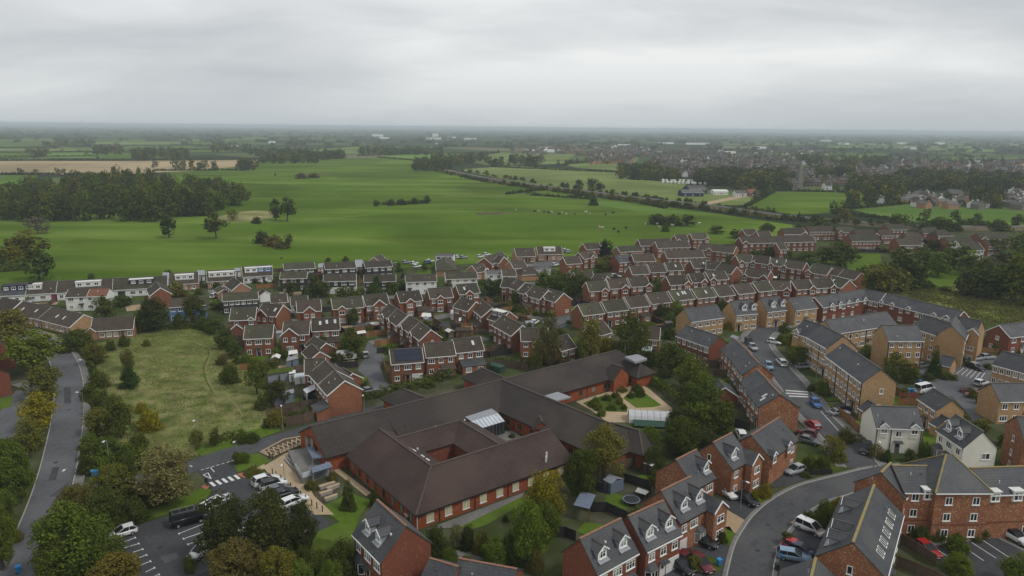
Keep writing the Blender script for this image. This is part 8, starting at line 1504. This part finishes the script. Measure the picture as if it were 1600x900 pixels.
# small shrubs in the gardens
rg = random.Random(8); ns_ = 0
SP = [np.array(p[:2]) for p in ST + BN]
for (px, py, ang, L, w_, st, d_) in HOUSES:
    if d_ > 330 or ns_ > 285 or d_ < 95: continue
    for _ in range(3):
        lx, ly = rg.uniform(-L / 2 - 1.5, L / 2 + 1.5), rg.choice((-1, 1, 1)) * (w_ / 2 + rg.uniform(1.5, 8)); x = px + math.cos(ang) * lx - math.sin(ang) * ly; y = py + math.sin(ang) * lx + math.cos(ang) * ly
        if min(np.hypot(*(q - (x, y))) for q in SP) < 6.5: continue
        if any(abs(math.cos(a) * (x - hx) + math.sin(a) * (y - hy)) < hl / 2 + .8 and abs(-math.sin(a) * (x - hx) + math.cos(a) * (y - hy)) < hw_ / 2 + .8 for hx, hy, a, hl, hw_, *_r in HOUSES): continue
        ix, iy = proj((x, y, 0))
        if 440 < ix < 640 and 520 < iy < 620 and inpoly((ix - 440) * 6.154, (iy - 520) * 6.154, [(830, 85), (890, 110), (1000, 230), (950, 330), (990, 450), (1060, 545), (900, 590), (830, 440), (730, 360), (760, 300)]): continue
        tree((x, y), rg.uniform(1.0, 2.8), rg.uniform(.8, 1.9), 'bush', rg.choice('dgdogl'), 'small green garden shrub among the houses', 'garden shrubs among the houses', name='shrub', cat='shrub', lod=1 if d_ > 150 else 2); ns_ += 1
# garden lawns, patios and sheds between the houses
ROADPX = [('O', [(590, 600), (500, 640), (430, 680), (420, 860), (700, 880), (1000, 720), (1020, 560), (900, 560)]), ('O', [(1320, 600), (1400, 540), (1600, 530), (1600, 660), (1500, 670), (1420, 610)]), ('L4', [(830, 85), (890, 110), (1000, 230), (950, 330), (990, 450), (1060, 545), (900, 590), (830, 440), (730, 360), (760, 300), (800, 250), (790, 180)]), ('L3', [(330, 545), (530, 545), (800, 545), (810, 640), (700, 720), (590, 735), (520, 600), (340, 600)])]
def shed_meshes(wm, rm):
    b = MB().box(-1.2, 1.2, -.9, .9, 0, 1.9); b.poly([(-1.2, -.9, 1.9), (-1.2, 0, 2.3), (-1.2, .9, 1.9)]).poly([(1.2, -.9, 1.9), (1.2, .9, 1.9), (1.2, 0, 2.3)])
    r_ = MB().slab([(-1.35, -1.05, 1.84), (1.35, -1.05, 1.84), (1.35, 0, 2.36), (-1.35, 0, 2.36)], .06); r_.slab([(1.35, 1.05, 1.84), (-1.35, 1.05, 1.84), (-1.35, 0, 2.36), (1.35, 0, 2.36)], .06)
    return b.mesh('wall', [wm]), r_.mesh('roof', [rm]), MB().box(-.4, .4, -.94, -.9, .05, 1.75).mesh('door', ['fence_dark'])
SHM = [shed_meshes('fence_wood', 'tile_grey'), shed_meshes('fence_orange', 'tile_moss'), shed_meshes('shed_grey', 'lead'), shed_meshes('fence_wood', 'off_white')]; nsh = 0
for (px, py, ang, L, w_, st, d_) in HOUSES:
    if st not in ('red', 'redn', 'pale', 'white', 'dark', 'tan') or d_ > 340 or d_ < 130: continue
    for sy in (1, -1):
        ly = sy * (w_ / 2 + rg.uniform(4.2, 5.2)); lx = rg.uniform(-1.5, 1.5); hx_, hy_ = min(L * .42, 4.2), rg.uniform(2.0, 3.0)
        W_ = lambda x, y: (px + math.cos(ang) * x - math.sin(ang) * y, py + math.sin(ang) * x + math.cos(ang) * y)
        q = [W_(lx + a * hx_, ly + b * hy_) for a, b in ((-1, -1), (1, -1), (1, 1), (-1, 1))]; ctr = W_(lx, ly)
        bad = lambda p: inpoly(*proj((*p, 0)), MP) or any(inpoly(*proj((*p, 0)), [K(t_, *c_) for c_ in q_]) for t_, q_ in ROADPX) or any(abs(math.cos(a) * (p[0] - hx) + math.sin(a) * (p[1] - hy)) < hl / 2 + .2 and abs(-math.sin(a) * (p[0] - hx) + math.cos(a) * (p[1] - hy)) < hw_ / 2 + .2 for hx, hy, a, hl, hw_, *_r in HOUSES) or min(np.hypot(*(s_ - p)) for s_ in SP) < 6
        if any(bad(p) for p in q + [ctr]): continue
        structure('garden_lawn', MB().poly([(*p, rg.uniform(.086, .094)) for p in q]), rg.choice(('lawn', 'lawn', 'lawn_dark', 'lawn_dark', 'paving', 'paving', 'gravel')))
        sp_ = W_(lx + rg.choice((-1, 1)) * (hx_ - .6), ly + sy * (hy_ + 1.4))
        if nsh < 60 and rg.random() < .5 and not bad(sp_):
            b, r_, dd_ = rg.choice(SHM); o = ob('shed', None, None, (*sp_, .08), ang + rg.choice((0, 1.57, 3.14))); tag(o, 'small garden shed in a back garden of the estate', 'shed', 'small garden sheds of the estate'); ob('wall', b, o); ob('roof', r_, o); ob('door', dd_, o); nsh += 1
# garden fences of the red brick estate
nf = 0; fcache = {}
def blocked(x, y, m):
    return any(abs(math.cos(a) * (x - hx) + math.sin(a) * (y - hy)) < hl / 2 + m and abs(-math.sin(a) * (x - hx) + math.cos(a) * (y - hy)) < hw_ / 2 + m for hx, hy, a, hl, hw_, *_r in HOUSES)
fp = {m: (MB().box(.04, 1.76, -.025, .025, .05, 1.7).mesh('panel', [m]), MB().box(-.05, .05, -.05, .05, 0, 1.8).mesh('post', [m])) for m in ('fence_wood', 'fence_dark', 'fence_orange')}
for (px, py, ang, L, w_, st, d_) in HOUSES:
    if st not in ('red', 'redn', 'pale', 'white', 'dark') or d_ > 420 or d_ < 130 or nf > 110: continue
    for sy in (1, -1):
        if rg.random() < .25: continue
        ex = rg.choice((-1, 1)); x0 = px + math.cos(ang) * ex * (L / 2 + .4) - math.sin(ang) * sy * w_ / 2; y0 = py + math.sin(ang) * ex * (L / 2 + .4) + math.cos(ang) * sy * w_ / 2
        dx, dy = -math.sin(ang) * sy, math.cos(ang) * sy; P_ = []
        for k in range(6):
            a, b = x0 + dx * 1.8 * k, y0 + dy * 1.8 * k
            ix, iy = proj((a, b, 0))
            if blocked(a + dx * 1.8, b + dy * 1.8, .3) or inpoly(ix, iy, MP) or inpoly(ix, iy, [(590, 600), (500, 640), (440, 690), (520, 860), (700, 880), (1000, 720), (1020, 560), (900, 560)]) or min(np.hypot(*(q - (a, b))) for q in SP) < 6 or any(inpoly(ix, iy, [K(t_, *c_) for c_ in q_]) for t_, q_ in ROADPX): break
            P_.append((a, b, math.atan2(dy, dx)))
        if len(P_) < 3: continue
        if not blocked(P_[-1][0] + dx * 1.8 + dy * 5, P_[-1][1] + dy * 1.8 - dx * 5, .5):
            for k in range(4):
                ix, iy = proj((P_[-1][0], P_[-1][1], 0))
                if any(inpoly(ix + ox, iy + oy, [K(t_, *c_) for c_ in q_]) for t_, q_ in ROADPX for ox, oy in ((0, 0), (8, 0), (-8, 0), (0, 5))): break
                P_.append((P_[-1][0] + (dx if k == 0 else dy) * 1.8, P_[-1][1] + (dy if k == 0 else -dx) * 1.8, math.atan2(-dx, dy)))
        m = rg.choice(('fence_wood', 'fence_wood', 'fence_dark', 'fence_orange')); r_ = ob('fence', None, None, (P_[0][0], P_[0][1], .06)); tag(r_, 'timber garden fence among the estate houses', 'fence', 'garden fences of the estate'); nf += 1
        for a, b, g in P_: ob('panel', fp[m][0], r_, (a - P_[0][0], b - P_[0][1], 0), g); ob('post', fp[m][1], r_, (a - P_[0][0], b - P_[0][1], 0), g)
# ------------------------------------------------------------------ haze
hm = bpy.data.materials.new('haze'); hm.use_nodes = True; t = hm.node_tree; t.nodes.clear(); out = N('ShaderNodeOutputMaterial', t); pv = N('ShaderNodeVolumePrincipled', t)
pv.inputs['Color'].default_value = (0.78, 0.87, 0.96, 1); pv.inputs['Density'].default_value = HAZE_D; pv.inputs['Anisotropy'].default_value = 0.0; LK(pv.outputs[0], out.inputs['Volume'], t); MATS['haze'] = hm
tag(part('haze', MB().box(-40600, 40600, -700, 45600, -1, 66), 'haze', None), kind='stuff')
